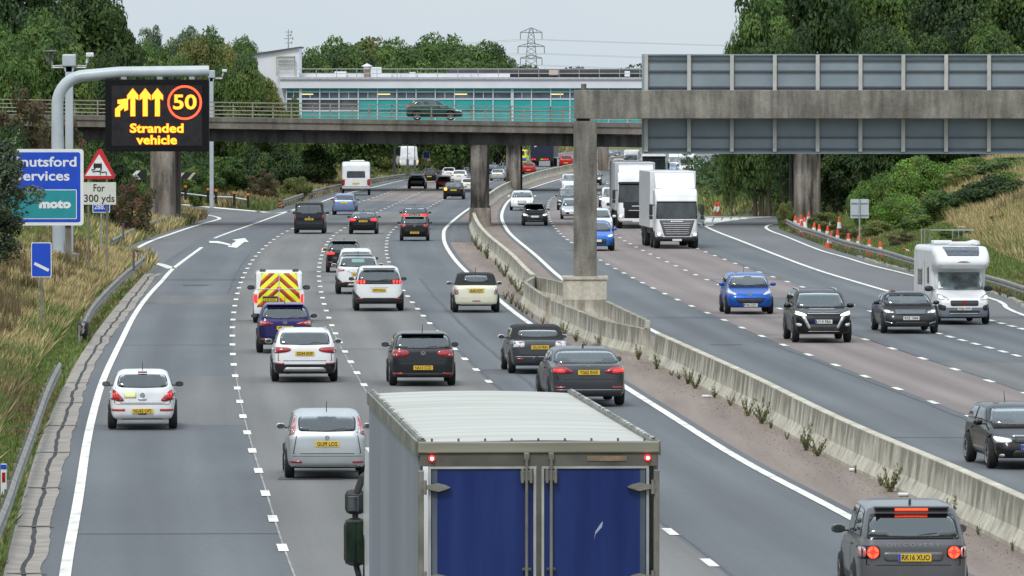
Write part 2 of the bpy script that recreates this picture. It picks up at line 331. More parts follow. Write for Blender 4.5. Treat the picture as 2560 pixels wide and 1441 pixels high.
# ---------------------------------------------------------------- road surfaces
def road_mat(name, a, b, sc=1.0, lanes=False):
    m = bpy.data.materials.new(name); m.use_nodes = True; t = m.node_tree; p = t.nodes['Principled BSDF']
    p.inputs['Roughness'].default_value = .8; p.inputs['Specular IOR Level'].default_value = .35
    tcn = t.nodes.new('ShaderNodeTexCoord')
    def noise(scale, st, det=3):
        mm = t.nodes.new('ShaderNodeMapping'); mm.inputs['Scale'].default_value = st; t.links.new(tcn.outputs['UV' if lanes else 'Object'], mm.inputs[0])
        n = t.nodes.new('ShaderNodeTexNoise'); n.inputs['Scale'].default_value = scale; n.inputs['Detail'].default_value = det
        t.links.new(mm.outputs[0], n.inputs['Vector']); return n.outputs['Fac']
    r = t.nodes.new('ShaderNodeValToRGB'); r.color_ramp.elements[0].position = .3; r.color_ramp.elements[1].position = .7
    r.color_ramp.elements[0].color = (*a, 1); r.color_ramp.elements[1].color = (*b, 1)
    t.links.new(noise(.5 * sc, (1, .06, 1), 6), r.inputs[0])
    def mul(c, fac, lo, hi):
        mr = t.nodes.new('ShaderNodeMapRange'); mr.inputs[1].default_value = .3; mr.inputs[2].default_value = .7
        mr.inputs[3].default_value = lo; mr.inputs[4].default_value = hi; t.links.new(fac, mr.inputs[0])
        v = t.nodes.new('ShaderNodeMix'); v.data_type = 'RGBA'; v.blend_type = 'MULTIPLY'; v.inputs[0].default_value = 1
        t.links.new(c, v.inputs[6]); t.links.new(mr.outputs[0], v.inputs[7]); return v.outputs[2]
    c = mul(r.outputs[0], noise(9, (1, .35, 1), 4), .93, 1.07)
    c = mul(c, noise(60, (1, .5, 1), 2), .88, 1.12)
    c = mul(c, noise(.05, (1, .8, 1), 3), .90, 1.10)
    if lanes:   # long streaks that follow the traffic, an oil line mid lane, polished wheel tracks, and resurfaced lengths
        c = mul(c, noise(1.3, (1, .012, 1), 4), .87, 1.11)
        c = mul(c, noise(.03, (.02, 1, 1), 1), .93, 1.07)
        sp = t.nodes.new('ShaderNodeSeparateXYZ'); t.links.new(tcn.outputs['UV'], sp.inputs[0])
        mt = t.nodes.new('ShaderNodeMath'); mt.operation = 'MULTIPLY'; mt.inputs[1].default_value = 2 * math.pi * 2 / 3.65; t.links.new(sp.outputs[0], mt.inputs[0])
        cs = t.nodes.new('ShaderNodeMath'); cs.operation = 'COSINE'; t.links.new(mt.outputs[0], cs.inputs[0])
        mr = t.nodes.new('ShaderNodeMapRange'); mr.inputs[1].default_value = -1; mr.inputs[2].default_value = 1; mr.inputs[3].default_value = 1.07; mr.inputs[4].default_value = .93; t.links.new(cs.outputs[0], mr.inputs[0])
        v = t.nodes.new('ShaderNodeMix'); v.data_type = 'RGBA'; v.blend_type = 'MULTIPLY'; v.inputs[0].default_value = 1
        t.links.new(c, v.inputs[6]); t.links.new(mr.outputs[0], v.inputs[7]); c = v.outputs[2]
    t.links.new(c, p.inputs['Base Color'])
    return m
ASPH = road_mat('asphalt_blue_grey', (0.098, 0.106, 0.117), (0.130, 0.137, 0.147), lanes=True)
ASPH_W = road_mat('asphalt_worn_warm', (0.142, 0.139, 0.135), (0.172, 0.168, 0.162), lanes=True)
ASPH_P = road_mat('asphalt_pink_chip', (0.185, 0.153, 0.146), (0.222, 0.188, 0.178), lanes=True)
HARDP = road_mat('central_reserve_chip', (0.185, 0.143, 0.122), (0.25, 0.20, 0.172), 3.0)
ASPH_S = road_mat('asphalt_slip', (0.120, 0.121, 0.126), (0.145, 0.146, 0.150))
def ribbon(Y, XL, XR, z):
    V = np.concatenate([np.stack([XL, Y, np.full_like(Y, z)], 1), np.stack([XR, Y, np.full_like(Y, z)], 1)]); n = len(Y)
    F = [(i, i + n, i + n + 1, i + 1) for i in range(n - 1)]; return V, F
def lane(name, la, lb, y0, y1, m, z, oa=0, ob=0, tip=None):
    Y = np.arange(y0, y1 + .01, 4.0) if y1 - y0 > 8 else np.array([y0, y1])
    XA = np.interp(Y, la[0], la[1]) + oa; XB = np.interp(Y, lb[0], lb[1]) + ob
    V, F = ribbon(Y, XA, XB, z); o = meshobj(name, V, F, m); tag(o, kind='structure')
    uv = o.data.uv_layers.new(name='lane'); n = len(Y); co = [(0.0, y) for y in Y] + [(3.65 if abs(XB[0] - XA[0]) < 6 else 7.3, y) for y in Y]
    for l in o.data.loops: uv.data[l.index].uv = co[l.vertex_index]
    return o
# base sheet of the whole paved area (triangulated polygon)
res = delaunay_2d_cdt([Vector(p) for p in PAVE], [], [list(range(len(PAVE)))], 1, 1e-5)
o = meshobj('road', [(v.x, v.y, 0.0) for v in res[0]], [list(f) for f in res[2]], ASPH_S)
tag(o, kind='structure')
if o.data.polygons[0].normal.z < 0: o.data.flip_normals()
YF = 1100
lane('road_lane', L_EDGE, DASH_A, 72, YF, ASPH, .004, -0.9, 0)
lane('road_lane', DASH_A, DASH_B, 72, 480, ASPH_W, .008)
lane('road_lane', DASH_A, DASH_B, 480, YF, ASPH, .008)
lane('road_lane', DASH_B, DASH_C, 72, YF, ASPH_W, .012)
lane('road_lane', DASH_C, R_EDGE, 72, YF, ASPH, .008, 0, .35)
ASPH_M = road_mat('asphalt_mid', (0.125, 0.126, 0.128), (0.155, 0.154, 0.153), lanes=True)
lane('road_surface_patch', L_EDGE, DASH_A, dist_of(1065), dist_of(935), ASPH_M, .0065, .1, 0)
lane('road_surface_patch', L_EDGE, DASH_A, dist_of(760), dist_of(735), ASPH_M, .0065, .1, 0)
lane('road_surface_patch', DASH_B, DASH_C, dist_of(1290), dist_of(1180), ASPH, .0145)
lane('road_surface_patch', DASH_G, DASH_H, 72, dist_of(905), ASPH_M, .0125)
lane('road_surface_patch', DASH_A, DASH_C, 520, 560, ASPH, .016)
lane('road_surface_patch', DASH_A, DASH_C, 575, 760, ASPH_P, .016)
lane('central_reserve', R_EDGE, E_EDGE, 72, YF, HARDP, .004, .25, -.1)
lane('central_reserve_patch', R_EDGE, BASE_L, 408, 480, ASPH, .014, .25, 0)
lane('road_lane', E_EDGE, DASH_F, 72, YF, ASPH, .008, -.3, 0)
lane('road_lane', DASH_F, DASH_G, 72, 560, ASPH_P, .012)
lane('road_lane', DASH_F, DASH_G, 560, YF, ASPH_W, .012)
lane('road_lane', DASH_G, DASH_H, 72, dist_of(745), ASPH, .008)
lane('road_lane', DASH_G, DASH_H, dist_of(745), 560, ASPH_P, .008)
lane('road_lane', DASH_G, DASH_H, 560, YF, ASPH_W, .008)
lane('road_lane', DASH_H, LINE_I, 72, YF, ASPH, .010)

# ---------------------------------------------------------------- painted markings
WPAINT = mat('road_paint_white', (0.50, 0.49, 0.44), .6, var=.10, scale=2.6, detail=10, stretch=(1, .3, 1), rgb2=(0.76, 0.745, 0.69), ramp=(.30, .5))
WPAINT2 = mat('road_paint_worn', (0.5, 0.49, 0.46), .7, rgb2=(0.72, 0.71, 0.67), scale=2.5, detail=8)
def strip(pts, w, z=.022):
    """stripe along an open world polyline"""
    P = np.array(pts, float); T = np.gradient(P, axis=0); T /= np.linalg.norm(T, axis=1)[:, None] + 1e-9
    N = np.stack([T[:, 1], -T[:, 0]], 1) * w / 2; n = len(P)
    V = np.vstack([np.c_[P - N, np.full(n, z)], np.c_[P + N, np.full(n, z)]])
    return V, [(i, i + n, i + n + 1, i + 1) for i in range(n - 1)]
def paint_obj(name, chunks, m=WPAINT):
    b = MB()
    for V, F in chunks: b.add(V, F)
    o = b.build(name, m); tag(o, kind='structure'); return o
def solid(line, y0, y1, w, off=0.0):
    return strip(arr(line, y0, y1, off, 3.0), w)
def dashes(line, phase_y, module, ln, w, y0, y1):
    c = dist_of(phase_y); k0 = int(math.ceil((y0 - c) / module)); k1 = int((y1 - c) / module); out = []
    for k in range(k0, k1 + 1):
        y = c + k * module; out.append(strip(arr(line, y - ln / 2, y + ln / 2, 0, ln / 3 - 1e-6), w))
    return out
MOD = 8.95
ML = 'road_marking'
paint_obj(ML, [solid(L_EDGE, 72, dist_of(617), .205), solid(L_EDGE, dist_of(597), YF, .2)])
paint_obj(ML, dashes(DASH_A, 1372, MOD, 2.1, .19, 72, 1000))
paint_obj(ML, dashes(DASH_B, 964, MOD, 2.1, .19, 72, 1000))
paint_obj(ML, dashes(DASH_C, 955.6, MOD, 2.1, .19, 72, 1000))
paint_obj(ML, [solid(R_EDGE, 72, YF, .22)])
paint_obj(ML, [solid(E_EDGE, 72, YF, .22)])
paint_obj(ML, dashes(DASH_F, 842, MOD, 2.0, .19, 72, 1000))
paint_obj(ML, dashes(DASH_G, 925, MOD, 2.0, .19, 72, 1000))
paint_obj(ML, dashes(DASH_H, 780, MOD, 2.0, .19, dist_of(800), 1000) + dashes(DASH_H, 835, 3.6, 1.9, .2, 72, dist_of(822)))
paint_obj(ML, [solid(LINE_I, dist_of(731), dist_of(556), .22)] + dashes(LINE_I, 803, 3.2, 1.8, .24, 72, dist_of(733)))
paint_obj(ML, [strip(np.vstack([near_ext(LINE_J[0]), LINE_J]), .2)])
paint_obj(ML, [strip(gline([(332,627),(375,605),(425,587),(475,570),(512,559),(538,552),(549,548),(540,543),(520,539),(497,535),(462,532),(430,532)], 6), .26)])
paint_obj(ML, [strip(gline([(450,512),(525,519),(600,526),(660,531)], 5), .9)])
paint_obj(ML, [strip(gline([(640,529),(665,533),(690,534),(712,531),(735,527)], 5), .35)], WPAINT2)
paint_obj(ML, [strip(gline([(370,657),(400,662),(430,673)], 5), .5)], WPAINT2)
paint_obj(ML, [strip(gline([(1766,566),(1779,559),(1818,552),(1877,546),(1930,544)], 5), .8),
               strip(gline([(1753,545),(1800,543),(1870,543),(1930,543)], 5), .8)], WPAINT2)
for k in range(5):
    x0 = 1768 + k * 22
    paint_obj(ML, [strip(gline([(x0, 560 - k * 2.6), (x0 + 6, 546 - k * .4)], 2), .5, z=.026)], WPAINT2)
# lane arrow on the taper
def gpoly(pts, z=.024): return [tuple(unp(a, b))[:2] + (z,) for a, b in pts]
ar = MB()
for P in ([(522,604),(545,604),(560,607.5),(581,613),(576,616),(556,611),(540,609),(524,608.5)],
          [(569,618.5),(592,621),(611,606),(622,606.5),(612,596.5),(580,601),(591,603.5)],):
    ar.add(gpoly(P), [tuple(range(len(P)))])
tag(ar.build('road_arrow', WPAINT), kind='structure')
# longitudinal joints beside the dashes, rubber and tar streaks
TAR = mat('tar_joint', (0.045, 0.045, 0.047), .8, var=.3, scale=4, spec=.3)
JL = mat('saw_joint_pale', (0.30, 0.30, 0.29), .8, var=.3, scale=3, stretch=(1, .2, 1))
tj = []
tag(paint_obj('road_joint', [strip(arr(DASH_A, 72, 215, .03, 3), .035, .0155)], JL), kind='structure')
tag(paint_obj('road_joint', [strip(arr(DASH_B, 72, 255, -.05, 3), .035, .0155)], JL), kind='structure')
random.seed(3)
for line, off, y0, y1, w in [(DASH_C, 1.15, 170, 330, .13), (DASH_B, 1.2, 100, 150, .03), (DASH_F, -.25, 120, 240, .14), (DASH_G, .12, 170, 330, .10), (DASH_C, .12, 100, 300, .08), (DASH_A, -.4, 300, 380, .05)]:
    Y = np.arange(y0, y1, 5.0); X = np.interp(Y, line[0], line[1]) + off + np.array([random.uniform(-.04, .04) for _ in Y])
    tj.append(strip(np.stack([X, Y], 1), w, .0165))
tag(paint_obj('tar_streak', tj, mat('tar_streak', (0.080, 0.084, 0.092), .8, rgb2=(0.115, 0.12, 0.13), scale=2, spec=.3)), kind='structure')

# repairs, transverse joints and small oil patches
random.seed(12); pt_ = []; PATCH = road_mat('asphalt_repair', (0.085, 0.088, 0.094), (0.115, 0.118, 0.124))
for (la, lb, y, l_, f0, f1) in [(DASH_A, DASH_B, 152, 1.2, .1, .5), (L_EDGE, DASH_A, 133, .12, .0, 1.0), (DASH_B, DASH_C, 232, .15, 0, 1), (L_EDGE, DASH_A, 236, .16, 0, 1), (DASH_C, R_EDGE, 176, .5, .3, .55), (DASH_C, R_EDGE, 214, .16, 0, 1), (DASH_F, DASH_G, 246, .2, 0, 1), (DASH_F, DASH_G, 189, 1.6, .55, .8), (E_EDGE, DASH_F, 171, .14, 0, 1), (DASH_A, DASH_B, 262, .2, 0, 1), (DASH_G, DASH_H, 322, .3, 0, 1), (DASH_B, DASH_C, 330, .25, 0, 1), (E_EDGE, DASH_F, 236, 1.3, .3, .6), (L_EDGE, DASH_A, 312, 1.5, .3, .6)]:
    xa, xb = xat(la, y), xat(lb, y); x0, x1 = xa + (xb - xa) * f0, xa + (xb - xa) * f1
    pt_.append(([(x0, y, .0175), (x1, y + .1, .0175), (x1 + .02, y + l_ + .1, .0175), (x0, y + l_, .0175)], [(0, 1, 2, 3)]))
paint_obj('road_repair', pt_, PATCH)

# concrete drainage channel on the near left edge, with a dark slot and joints
CHAN = mat('channel_concrete', (0.24, 0.21, 0.185), .85, rgb2=(0.33, 0.295, 0.26), scale=1.6, detail=8, bump=.4, bscale=8)
Y = np.arange(72, NOSE_Y, 1.5); co = np.interp(Y, CH_OUT[0], CH_OUT[1]); ci = np.interp(Y, CH_IN[0], CH_IN[1])
jit = np.cumsum(np.random.RandomState(4).randn(len(Y)) * .03); jit -= np.convolve(jit, np.ones(9) / 9, 'same')
b = MB(); mid = co * .48 + ci * .52 + jit
for xa, xb, za, zb_ in ((co - .05, mid - .045, .03, .02), (mid + .045, ci + jit, .02, .026)):
    n = len(Y); V = np.vstack([np.c_[xa, Y, np.full(n, za)], np.c_[xb, Y, np.full(n, zb_)], np.c_[xb, Y, np.full(n, -.08)], np.c_[xa, Y, np.full(n, -.08)]])
    b.add(V, [(i, i + 1, i + n + 1, i + n) for i in range(n - 1)] + [(i + n, i + n + 1, i + 2 * n + 1, i + 2 * n) for i in range(n - 1)] + [(i, i + 3 * n, i + 3 * n + 1, i + 1) for i in range(n - 1)])
chn = b.build('drainage_channel', CHAN); tag(chn, kind='structure')
n = len(Y); b = MB(); b.add(np.vstack([np.c_[mid - .06, Y, np.full(n, .008)], np.c_[mid + .06, Y, np.full(n, .008)]]), [(i, i + n, i + n + 1, i + 1) for i in range(n - 1)])
sl = b.build('drain_slot', TAR); tag(sl, kind='structure')
b = MB()
for yy in np.arange(80, NOSE_Y, 13.7):
    i = int(np.searchsorted(Y, yy)); b.add([(co[i], Y[i], .034), (ci[i] + .05, Y[i], .034), (ci[i] + .05, Y[i] + .22, .034), (co[i], Y[i] + .22, .034)], [(0, 1, 2, 3)])
tag(b.build('channel_joint', mat('joint_dark', (.10, .09, .08), .9, var=.3)), kind='structure')
# ================================================================ concrete, steel and signs
def conc(name, a, b_, streak=.55, top=None, sc=1.0, drip=None):
    """weathered concrete: blotches, vertical run-off stains, fine grain"""
    m = bpy.data.materials.new(name); m.use_nodes = True; t = m.node_tree; p = t.nodes['Principled BSDF']; p.inputs['Roughness'].default_value = .9
    p.inputs['Specular IOR Level'].default_value = .25
    tcn = t.nodes.new('ShaderNodeTexCoord')
    def nz_(scale, st, det, lo, hi, r0=.3, r1=.7):
        mm = t.nodes.new('ShaderNodeMapping'); mm.inputs['Scale'].default_value = st; t.links.new(tcn.outputs['Object'], mm.inputs[0])
        n = t.nodes.new('ShaderNodeTexNoise'); n.inputs['Scale'].default_value = scale; n.inputs['Detail'].default_value = det; t.links.new(mm.outputs[0], n.inputs['Vector'])
        mr = t.nodes.new('ShaderNodeMapRange'); mr.inputs[1].default_value = r0; mr.inputs[2].default_value = r1; mr.inputs[3].default_value = lo; mr.inputs[4].default_value = hi
        t.links.new(n.outputs['Fac'], mr.inputs[0]); return mr.outputs[0]
    c = t.nodes.new('ShaderNodeMix'); c.data_type = 'RGBA'; c.inputs[6].default_value = (*a, 1); c.inputs[7].default_value = (*b_, 1)
    t.links.new(nz_(.55 * sc, (1, 1, .8), 7, 0, 1, .35, .65), c.inputs[0]); out = c.outputs[2]
    for args in ((2.6 * sc, (1, 1, .14), 5, 1 - streak, 1.08, .36, .60), (7 * sc, (1, 1, 1), 5, .85, 1.12), (40, (1, 1, 1), 2, .9, 1.08)):
        v = t.nodes.new('ShaderNodeMix'); v.data_type = 'RGBA'; v.blend_type = 'MULTIPLY'; v.inputs[0].default_value = 1
        t.links.new(out, v.inputs[6]); t.links.new(nz_(*args), v.inputs[7]); out = v.outputs[2]
    if drip:   # dark run-off stains that start at the top edge and fade out lower down
        sp = t.nodes.new('ShaderNodeSeparateXYZ'); t.links.new(tcn.outputs['Object'], sp.inputs[0])
        ad = t.nodes.new('ShaderNodeMath'); ad.operation = 'ADD'; t.links.new(sp.outputs[2], ad.inputs[0]); t.links.new(nz_(3.2, (1, .45, .05), 4, -.42, .42, .35, .65), ad.inputs[1])
        mr = t.nodes.new('ShaderNodeMapRange'); mr.inputs[1].default_value = drip[0]; mr.inputs[2].default_value = drip[1]; mr.inputs[3].default_value = 1.0; mr.inputs[4].default_value = drip[2]; t.links.new(ad.outputs[0], mr.inputs[0])
        m2 = t.nodes.new('ShaderNodeMapRange'); m2.inputs[1].default_value = .875; m2.inputs[2].default_value = .905; m2.inputs[3].default_value = 0.0; m2.inputs[4].default_value = 1.0; t.links.new(sp.outputs[2], m2.inputs[0])
        mxx = t.nodes.new('ShaderNodeMath'); mxx.operation = 'MAXIMUM'; t.links.new(mr.outputs[0], mxx.inputs[0]); t.links.new(m2.outputs[0], mxx.inputs[1])
        v = t.nodes.new('ShaderNodeMix'); v.data_type = 'RGBA'; v.blend_type = 'MULTIPLY'; v.inputs[0].default_value = 1; t.links.new(out, v.inputs[6]); t.links.new(mxx.outputs[0], v.inputs[7]); out = v.outputs[2]
    t.links.new(out, p.inputs['Base Color']); return m
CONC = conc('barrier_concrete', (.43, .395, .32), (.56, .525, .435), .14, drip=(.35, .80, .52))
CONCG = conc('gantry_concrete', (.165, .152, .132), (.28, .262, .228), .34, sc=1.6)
CONCB = conc('bridge_concrete', (.135, .118, .098), (.19, .17, .145), .3, sc=.7)
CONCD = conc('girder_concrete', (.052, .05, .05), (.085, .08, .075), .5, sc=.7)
CONCP = conc('pier_concrete', (.24, .20, .17), (.34, .30, .265), .62, sc=.8)
STEEL = mat('galvanised_steel', (.33, .34, .33), .5, .5, rgb2=(.44, .45, .45), scale=3)
STEELD = mat('weathered_steel', (.16, .155, .145), .65, .3, rgb2=(.30, .29, .27), scale=2.5, detail=8)
GREYPAINT = mat('grey_post_paint', (.40, .45, .48), .35, .0, rgb2=(.47, .52, .55), scale=1.2)
WOOD = mat('timber_post', (.15, .125, .10), .9, rgb2=(.24, .21, .17), scale=4, stretch=(1, 1, .2))
RAILP = mat('parapet_paint_brown', (.20, .175, .135), .6, rgb2=(.28, .25, .20), scale=3)
SIGNB = mat('sign_blue', (.008, .065, .52), .4, var=.06); SIGNW = mat('sign_white', (.74, .75, .76), .45, var=.03)
SIGNT = mat('sign_teal', (.015, .26, .30), .45, var=.05); SIGNR = mat('sign_red', (.55, .02, .03), .4, var=.05)
SIGNG = mat('sign_back_grey', (.20, .245, .28), .5, rgb2=(.25, .295, .33), scale=.9)
LWHITE = mat('building_white', (.66, .67, .72), .6, var=.05, scale=.6)

# ---- central concrete barrier, section after section
XB = lambda Y: xat(BASE_L, Y) + .33
def barrier_profile(half=.33, top=.115, h=.92): return [(-half, .0), (-half, .09), (-half + .15, .36), (-top, h - .02), (-top + .02, h), (top - .02, h), (top, h - .02), (half - .15, .36), (half, .09), (half, .0)]
def sweep(name, pts, prof_, m, parent, gap=0.0):
    P = np.array(pts, float); T = np.gradient(P[:, :2], axis=0); T /= np.linalg.norm(T, axis=1)[:, None]; b = MB(); n = len(prof_); V = []
    for p, t in zip(P, T):
        for (u, v) in prof_: V.append((p[0] + t[1] * u, p[1] - t[0] * u, (p[2] if len(p) > 2 else 0) + v))
    F = [(i * n + k, i * n + (k + 1) % n, (i + 1) * n + (k + 1) % n, (i + 1) * n + k) for i in range(len(P) - 1) for k in range(n)]
    F += [tuple(range(n)), tuple((len(P) - 1) * n + k for k in range(n))[::-1]]; b.add(V, F); return b.build(name, m, parent)
GD = dist_of(808)                       # gantry distance
bar = thing('concrete_barrier', 'stained concrete safety barrier running down the central reserve between the carriageways', 'barrier', (0, 0, 0))
Yb = 76.0; jj = []
ngap0, ngap1 = GD - 34, GD + 34         # where the barrier opens into two walls round the gantry plinth
while Yb < 455:
    Ye = Yb + 4.4
    if Ye < ngap0 - 1 or Yb > ngap1 + 1:
        ys = np.linspace(Yb, Ye - .05, 3); sweep('barrier_section', [(XB(y), y, -.01) for y in ys], barrier_profile(), CONC, bar)
    Yb = Ye
sweep('barrier_section', [(XB(y), y, -.01) for y in np.arange(481, 1000, 6.)], barrier_profile(), CONC, bar)
# split walls round the plinth
for side in (-1, 1):
    Ys = [ngap0, ngap0 + 9, GD - 3, GD + 3, ngap1 - 9, ngap1]; off = [0, .74, .95, .95, .74, 0]
    yy = np.arange(ngap0, ngap1 + .1, 1.7); half = .17
    pr = [(-.22, 0), (-.22, .09), (-.10, .36), (-.08, .9), (.08, .9), (.10, .36), (.22, .09), (.22, 0)]
    for k in range(8):
        seg = np.linspace(ngap0 + k * 8.5, ngap0 + (k + 1) * 8.5 - .05, 5)
        seg = np.array([y for y in seg if abs(y - GD) > 1.0] )
        if len(seg) > 2: sweep('barrier_section', [(XB(y) + side * np.interp(y, Ys, off), y, -.01) for y in seg], pr, CONC, bar)

# ---- gantry: plinth, column, beam and the backs of the sign panels
gx0 = XB(GD) + .02
# beam stands square to the view of the road; sizes in metres at distance GD
S_ = FPX / GD
def gX(px): return (px - 1280) / S_
def gZ(py): return CAMH - (py - HORIZ) / S_
colx = gX(1463)
gan = thing('overhead_gantry', 'concrete portal gantry over the oncoming carriageway seen from behind with grey ribbed sign backs', 'gantry', (colx, GD, 0))
def G(b, name, m, par=gan, **k):
    o = b.build(name, m, None, **k); o.parent = par; o.location = (-colx, -GD, 0); return o
b = MB(); b.bbox((colx - .01, GD, .82), (1.62, 2.1, 1.66), .04); b.box((colx - .01, GD, 1.70), (1.70, 2.2, .10)); G(b, 'plinth', CONC)
zt_col = gZ(303)
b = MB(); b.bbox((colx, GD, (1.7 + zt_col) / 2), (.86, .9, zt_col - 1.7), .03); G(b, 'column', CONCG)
b = MB(); b.box((colx - .08, GD, zt_col + .04), (.5, .5, .12)); G(b, 'bearing', BLACKP)
z0, z1 = gZ(297), gZ(226); xl = gX(1435); xr = 27.0
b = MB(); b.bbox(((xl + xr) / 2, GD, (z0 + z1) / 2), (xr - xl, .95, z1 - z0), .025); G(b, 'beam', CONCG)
b = MB(); b.box((xl + .36, GD, z1 + .12), (.20, .3, .24)); G(b, 'beam_end_block', CONCP)
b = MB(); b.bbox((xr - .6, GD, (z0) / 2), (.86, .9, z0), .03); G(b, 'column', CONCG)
sx0, sx1 = gX(1605), 25.5; zs1, zs0 = gZ(136), gZ(385); yb_ = GD + .62
b = MB(); b.box(((sx0 + sx1) / 2, yb_ + .05, (zs0 + zs1) / 2), (sx1 - sx0, .05, zs1 - zs0)); G(b, 'sign_panel', SIGNG)
b = MB(); b.box((sx0 + .05, yb_ - .04, (zs0 + zs1) / 2), (.08, .18, zs1 - zs0)); b.box(((sx0 + sx1) / 2, yb_ - .02, zs1 - .02), (sx1 - sx0, .14, .05)); b.box(((sx0 + sx1) / 2, yb_ - .02, zs0 + .02), (sx1 - sx0, .14, .05)); G(b, 'panel_frame', SIGNG)
FAL = mat('steel_purlin_dark', (.10, .115, .125), .5, .3, var=.1); POSTL = mat('gantry_post_galvanised', (.42, .415, .385), .55, .2, rgb2=(.52, .51, .47), scale=2)
for pz in (150, 178, 218, 344, 373):
    b = MB(); b.box(((sx0 + sx1) / 2, yb_ - .01, gZ(pz)), (sx1 - sx0 - .2, .09, .055)); G(b, 'purlin', FAL)
px = 1616
while gX(px) < sx1 - .1:
    x = gX(px)
    b = MB(); zl_, zh_ = gZ(380), gZ(137)
    b.box((x, GD + .50, (zl_ + zh_) / 2), (.14, .022, zh_ - zl_)); b.box((x, GD + .555, (zl_ + zh_) / 2), (.02, .09, zh_ - zl_ - .01)); b.box((x, GD + .602, (zl_ + zh_) / 2), (.14, .016, zh_ - zl_)); G(b, 'panel_post', POSTL)
    px += 107.3

# ---- road bridge
BD = dist_of(566) ; BW = 10.5; s2 = FPX / BD
def bX(px): return (px - 1280) / s2
def bz(py): return CAMH - (py - HORIZ) / s2
bx0, bx1 = bX(-320), bX(2900)
slope_ = (bz(307) - bz(290)) / (bX(1430) - bX(190))
def deckz(x): return bz(307) + (x - bX(1430)) * slope_
brg = thing('road_bridge', 'low concrete road bridge crossing the motorway with brown metal parapet', 'bridge', (0, BD, 0))
def Bb(b, name, m, par=None, **k):
    o = b.build(name, m, None, **k); o.parent = par or brg
    o.location = (0, -BD, 0); return o
def slab(b, y0, y1, a, c):
    """deck-parallel slab, a and c are heights relative to the deck edge"""
    V = []
    for x in (bx0, bx1):
        for (y, h) in ((y0, c), (y1, c), (y1, a), (y0, a)): V.append((x, y, deckz(x) + h))
    b.add(V, [(0, 1, 2, 3), (4, 7, 6, 5), (0, 4, 5, 1), (1, 5, 6, 2), (2, 6, 7, 3), (3, 7, 4, 0)])
b = MB(); slab(b, BD - .12, BD + .3, .0, -.26); slab(b, BD + BW - .3, BD + BW + .12, .0, -.26); Bb(b, 'parapet_kerb', CONCB)
b = MB(); slab(b, BD - .03, BD + BW + .03, -.26, -.72); Bb(b, 'edge_beam', conc('edge_beam_concrete', (.15, .135, .115), (.21, .19, .165), .3, sc=.7))
b = MB()
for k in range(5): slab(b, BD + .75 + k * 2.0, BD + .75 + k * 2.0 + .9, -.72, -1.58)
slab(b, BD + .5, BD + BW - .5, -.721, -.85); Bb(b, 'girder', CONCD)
b = MB(); slab(b, BD + .3, BD + BW - .3, .02, -.2); Bb(b, 'deck_road', ASPH_S)
for side, yy in ((0, BD + .08), (1, BD + BW - .08)):
    b = MB()
    for h in (.22, .48, .74): 
        V0 = [(x, yy, deckz(x) + h) for x in (bx0, bx1)]; b.tube(V0, .028, 6)
    Bb(b, 'parapet_rail', RAILP)
    b = MB(); b.add([(x, yy + dy, deckz(x) + h) for x in (bx0, bx1) for (dy, h) in ((-.07, .98), (.07, .98), (.07, 1.05), (-.07, 1.05))], [(0, 1, 2, 3), (4, 7, 6, 5), (0, 4, 5, 1), (1, 5, 6, 2), (2, 6, 7, 3), (3, 7, 4, 0)]); Bb(b, 'parapet_rail', RAILP)
    k = 0; x = bx0 + .3 + (.9 if side else 0)
    while x < bx1:
        b = MB(); b.box((x, yy + (.05 if side == 0 else -.05), deckz(x) + .5), (.11, .09, 1.02), taper=(.8, .8)); Bb(b, 'parapet_post', RAILP); x += 2.62
def pier(pxl, pxr, base_py, top_h, name='bridge_pier', splay=1.0, halves=2, mt=None):
    p = unp((pxl + pxr) / 2, base_py); w = (pxr - pxl) / s2; xm = (pxl + pxr) / 2
    zt = deckz(bX(xm)) - 1.58 + .02; x = bX(xm)
    for y_, d_ in (((BD + 1.6), 1.9), ((BD + BW - 1.6), 1.9)):
        V = []; n = 14; b = MB()
        for zz, ww in ((-.2, 1.0), (zt - .35, 1.0), (zt - .05, 1.0), (zt, .97)):
            for k in range(n):
                a = 2 * math.pi * k / n; ca, sa = math.cos(a), math.sin(a)
                V.append((x + w * .5 * ww * math.copysign(abs(ca) ** .45, ca), y_ + d_ * .5 * math.copysign(abs(sa) ** .45, sa), zz))
        F = [(i * n + k, i * n + (k + 1) % n, (i + 1) * n + (k + 1) % n, (i + 1) * n + k) for i in range(3) for k in range(n)] + [tuple(3 * n + k for k in range(n))]
        b.add(V, F); Bb(b, name, mt or CONCP)
PIERD = conc('pier_concrete_sooty', (.13, .115, .10), (.30, .27, .24), .8, sc=.9)
pier(1176, 1222, 548, 5, 'pier', mt=PIERD); pier(373, 437, 548, 5, 'pier', mt=CONCP); pier(1986, 2054, 548, 5, 'pier', mt=PIERD)
for yy in (1.6, BW - 1.6): b = MB(); b.box((bX(1199), BD + yy, .55), (1.5, 2.5, 1.3), taper=(.9, .95)); Bb(b, 'pier_base', CONCP)
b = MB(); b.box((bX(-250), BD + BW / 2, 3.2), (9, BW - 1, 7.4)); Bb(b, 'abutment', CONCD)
b = MB(); b.box((bX(2620), BD + BW / 2, 2.6), (9, BW - 1, 6.2)); Bb(b, 'abutment', CONCD)

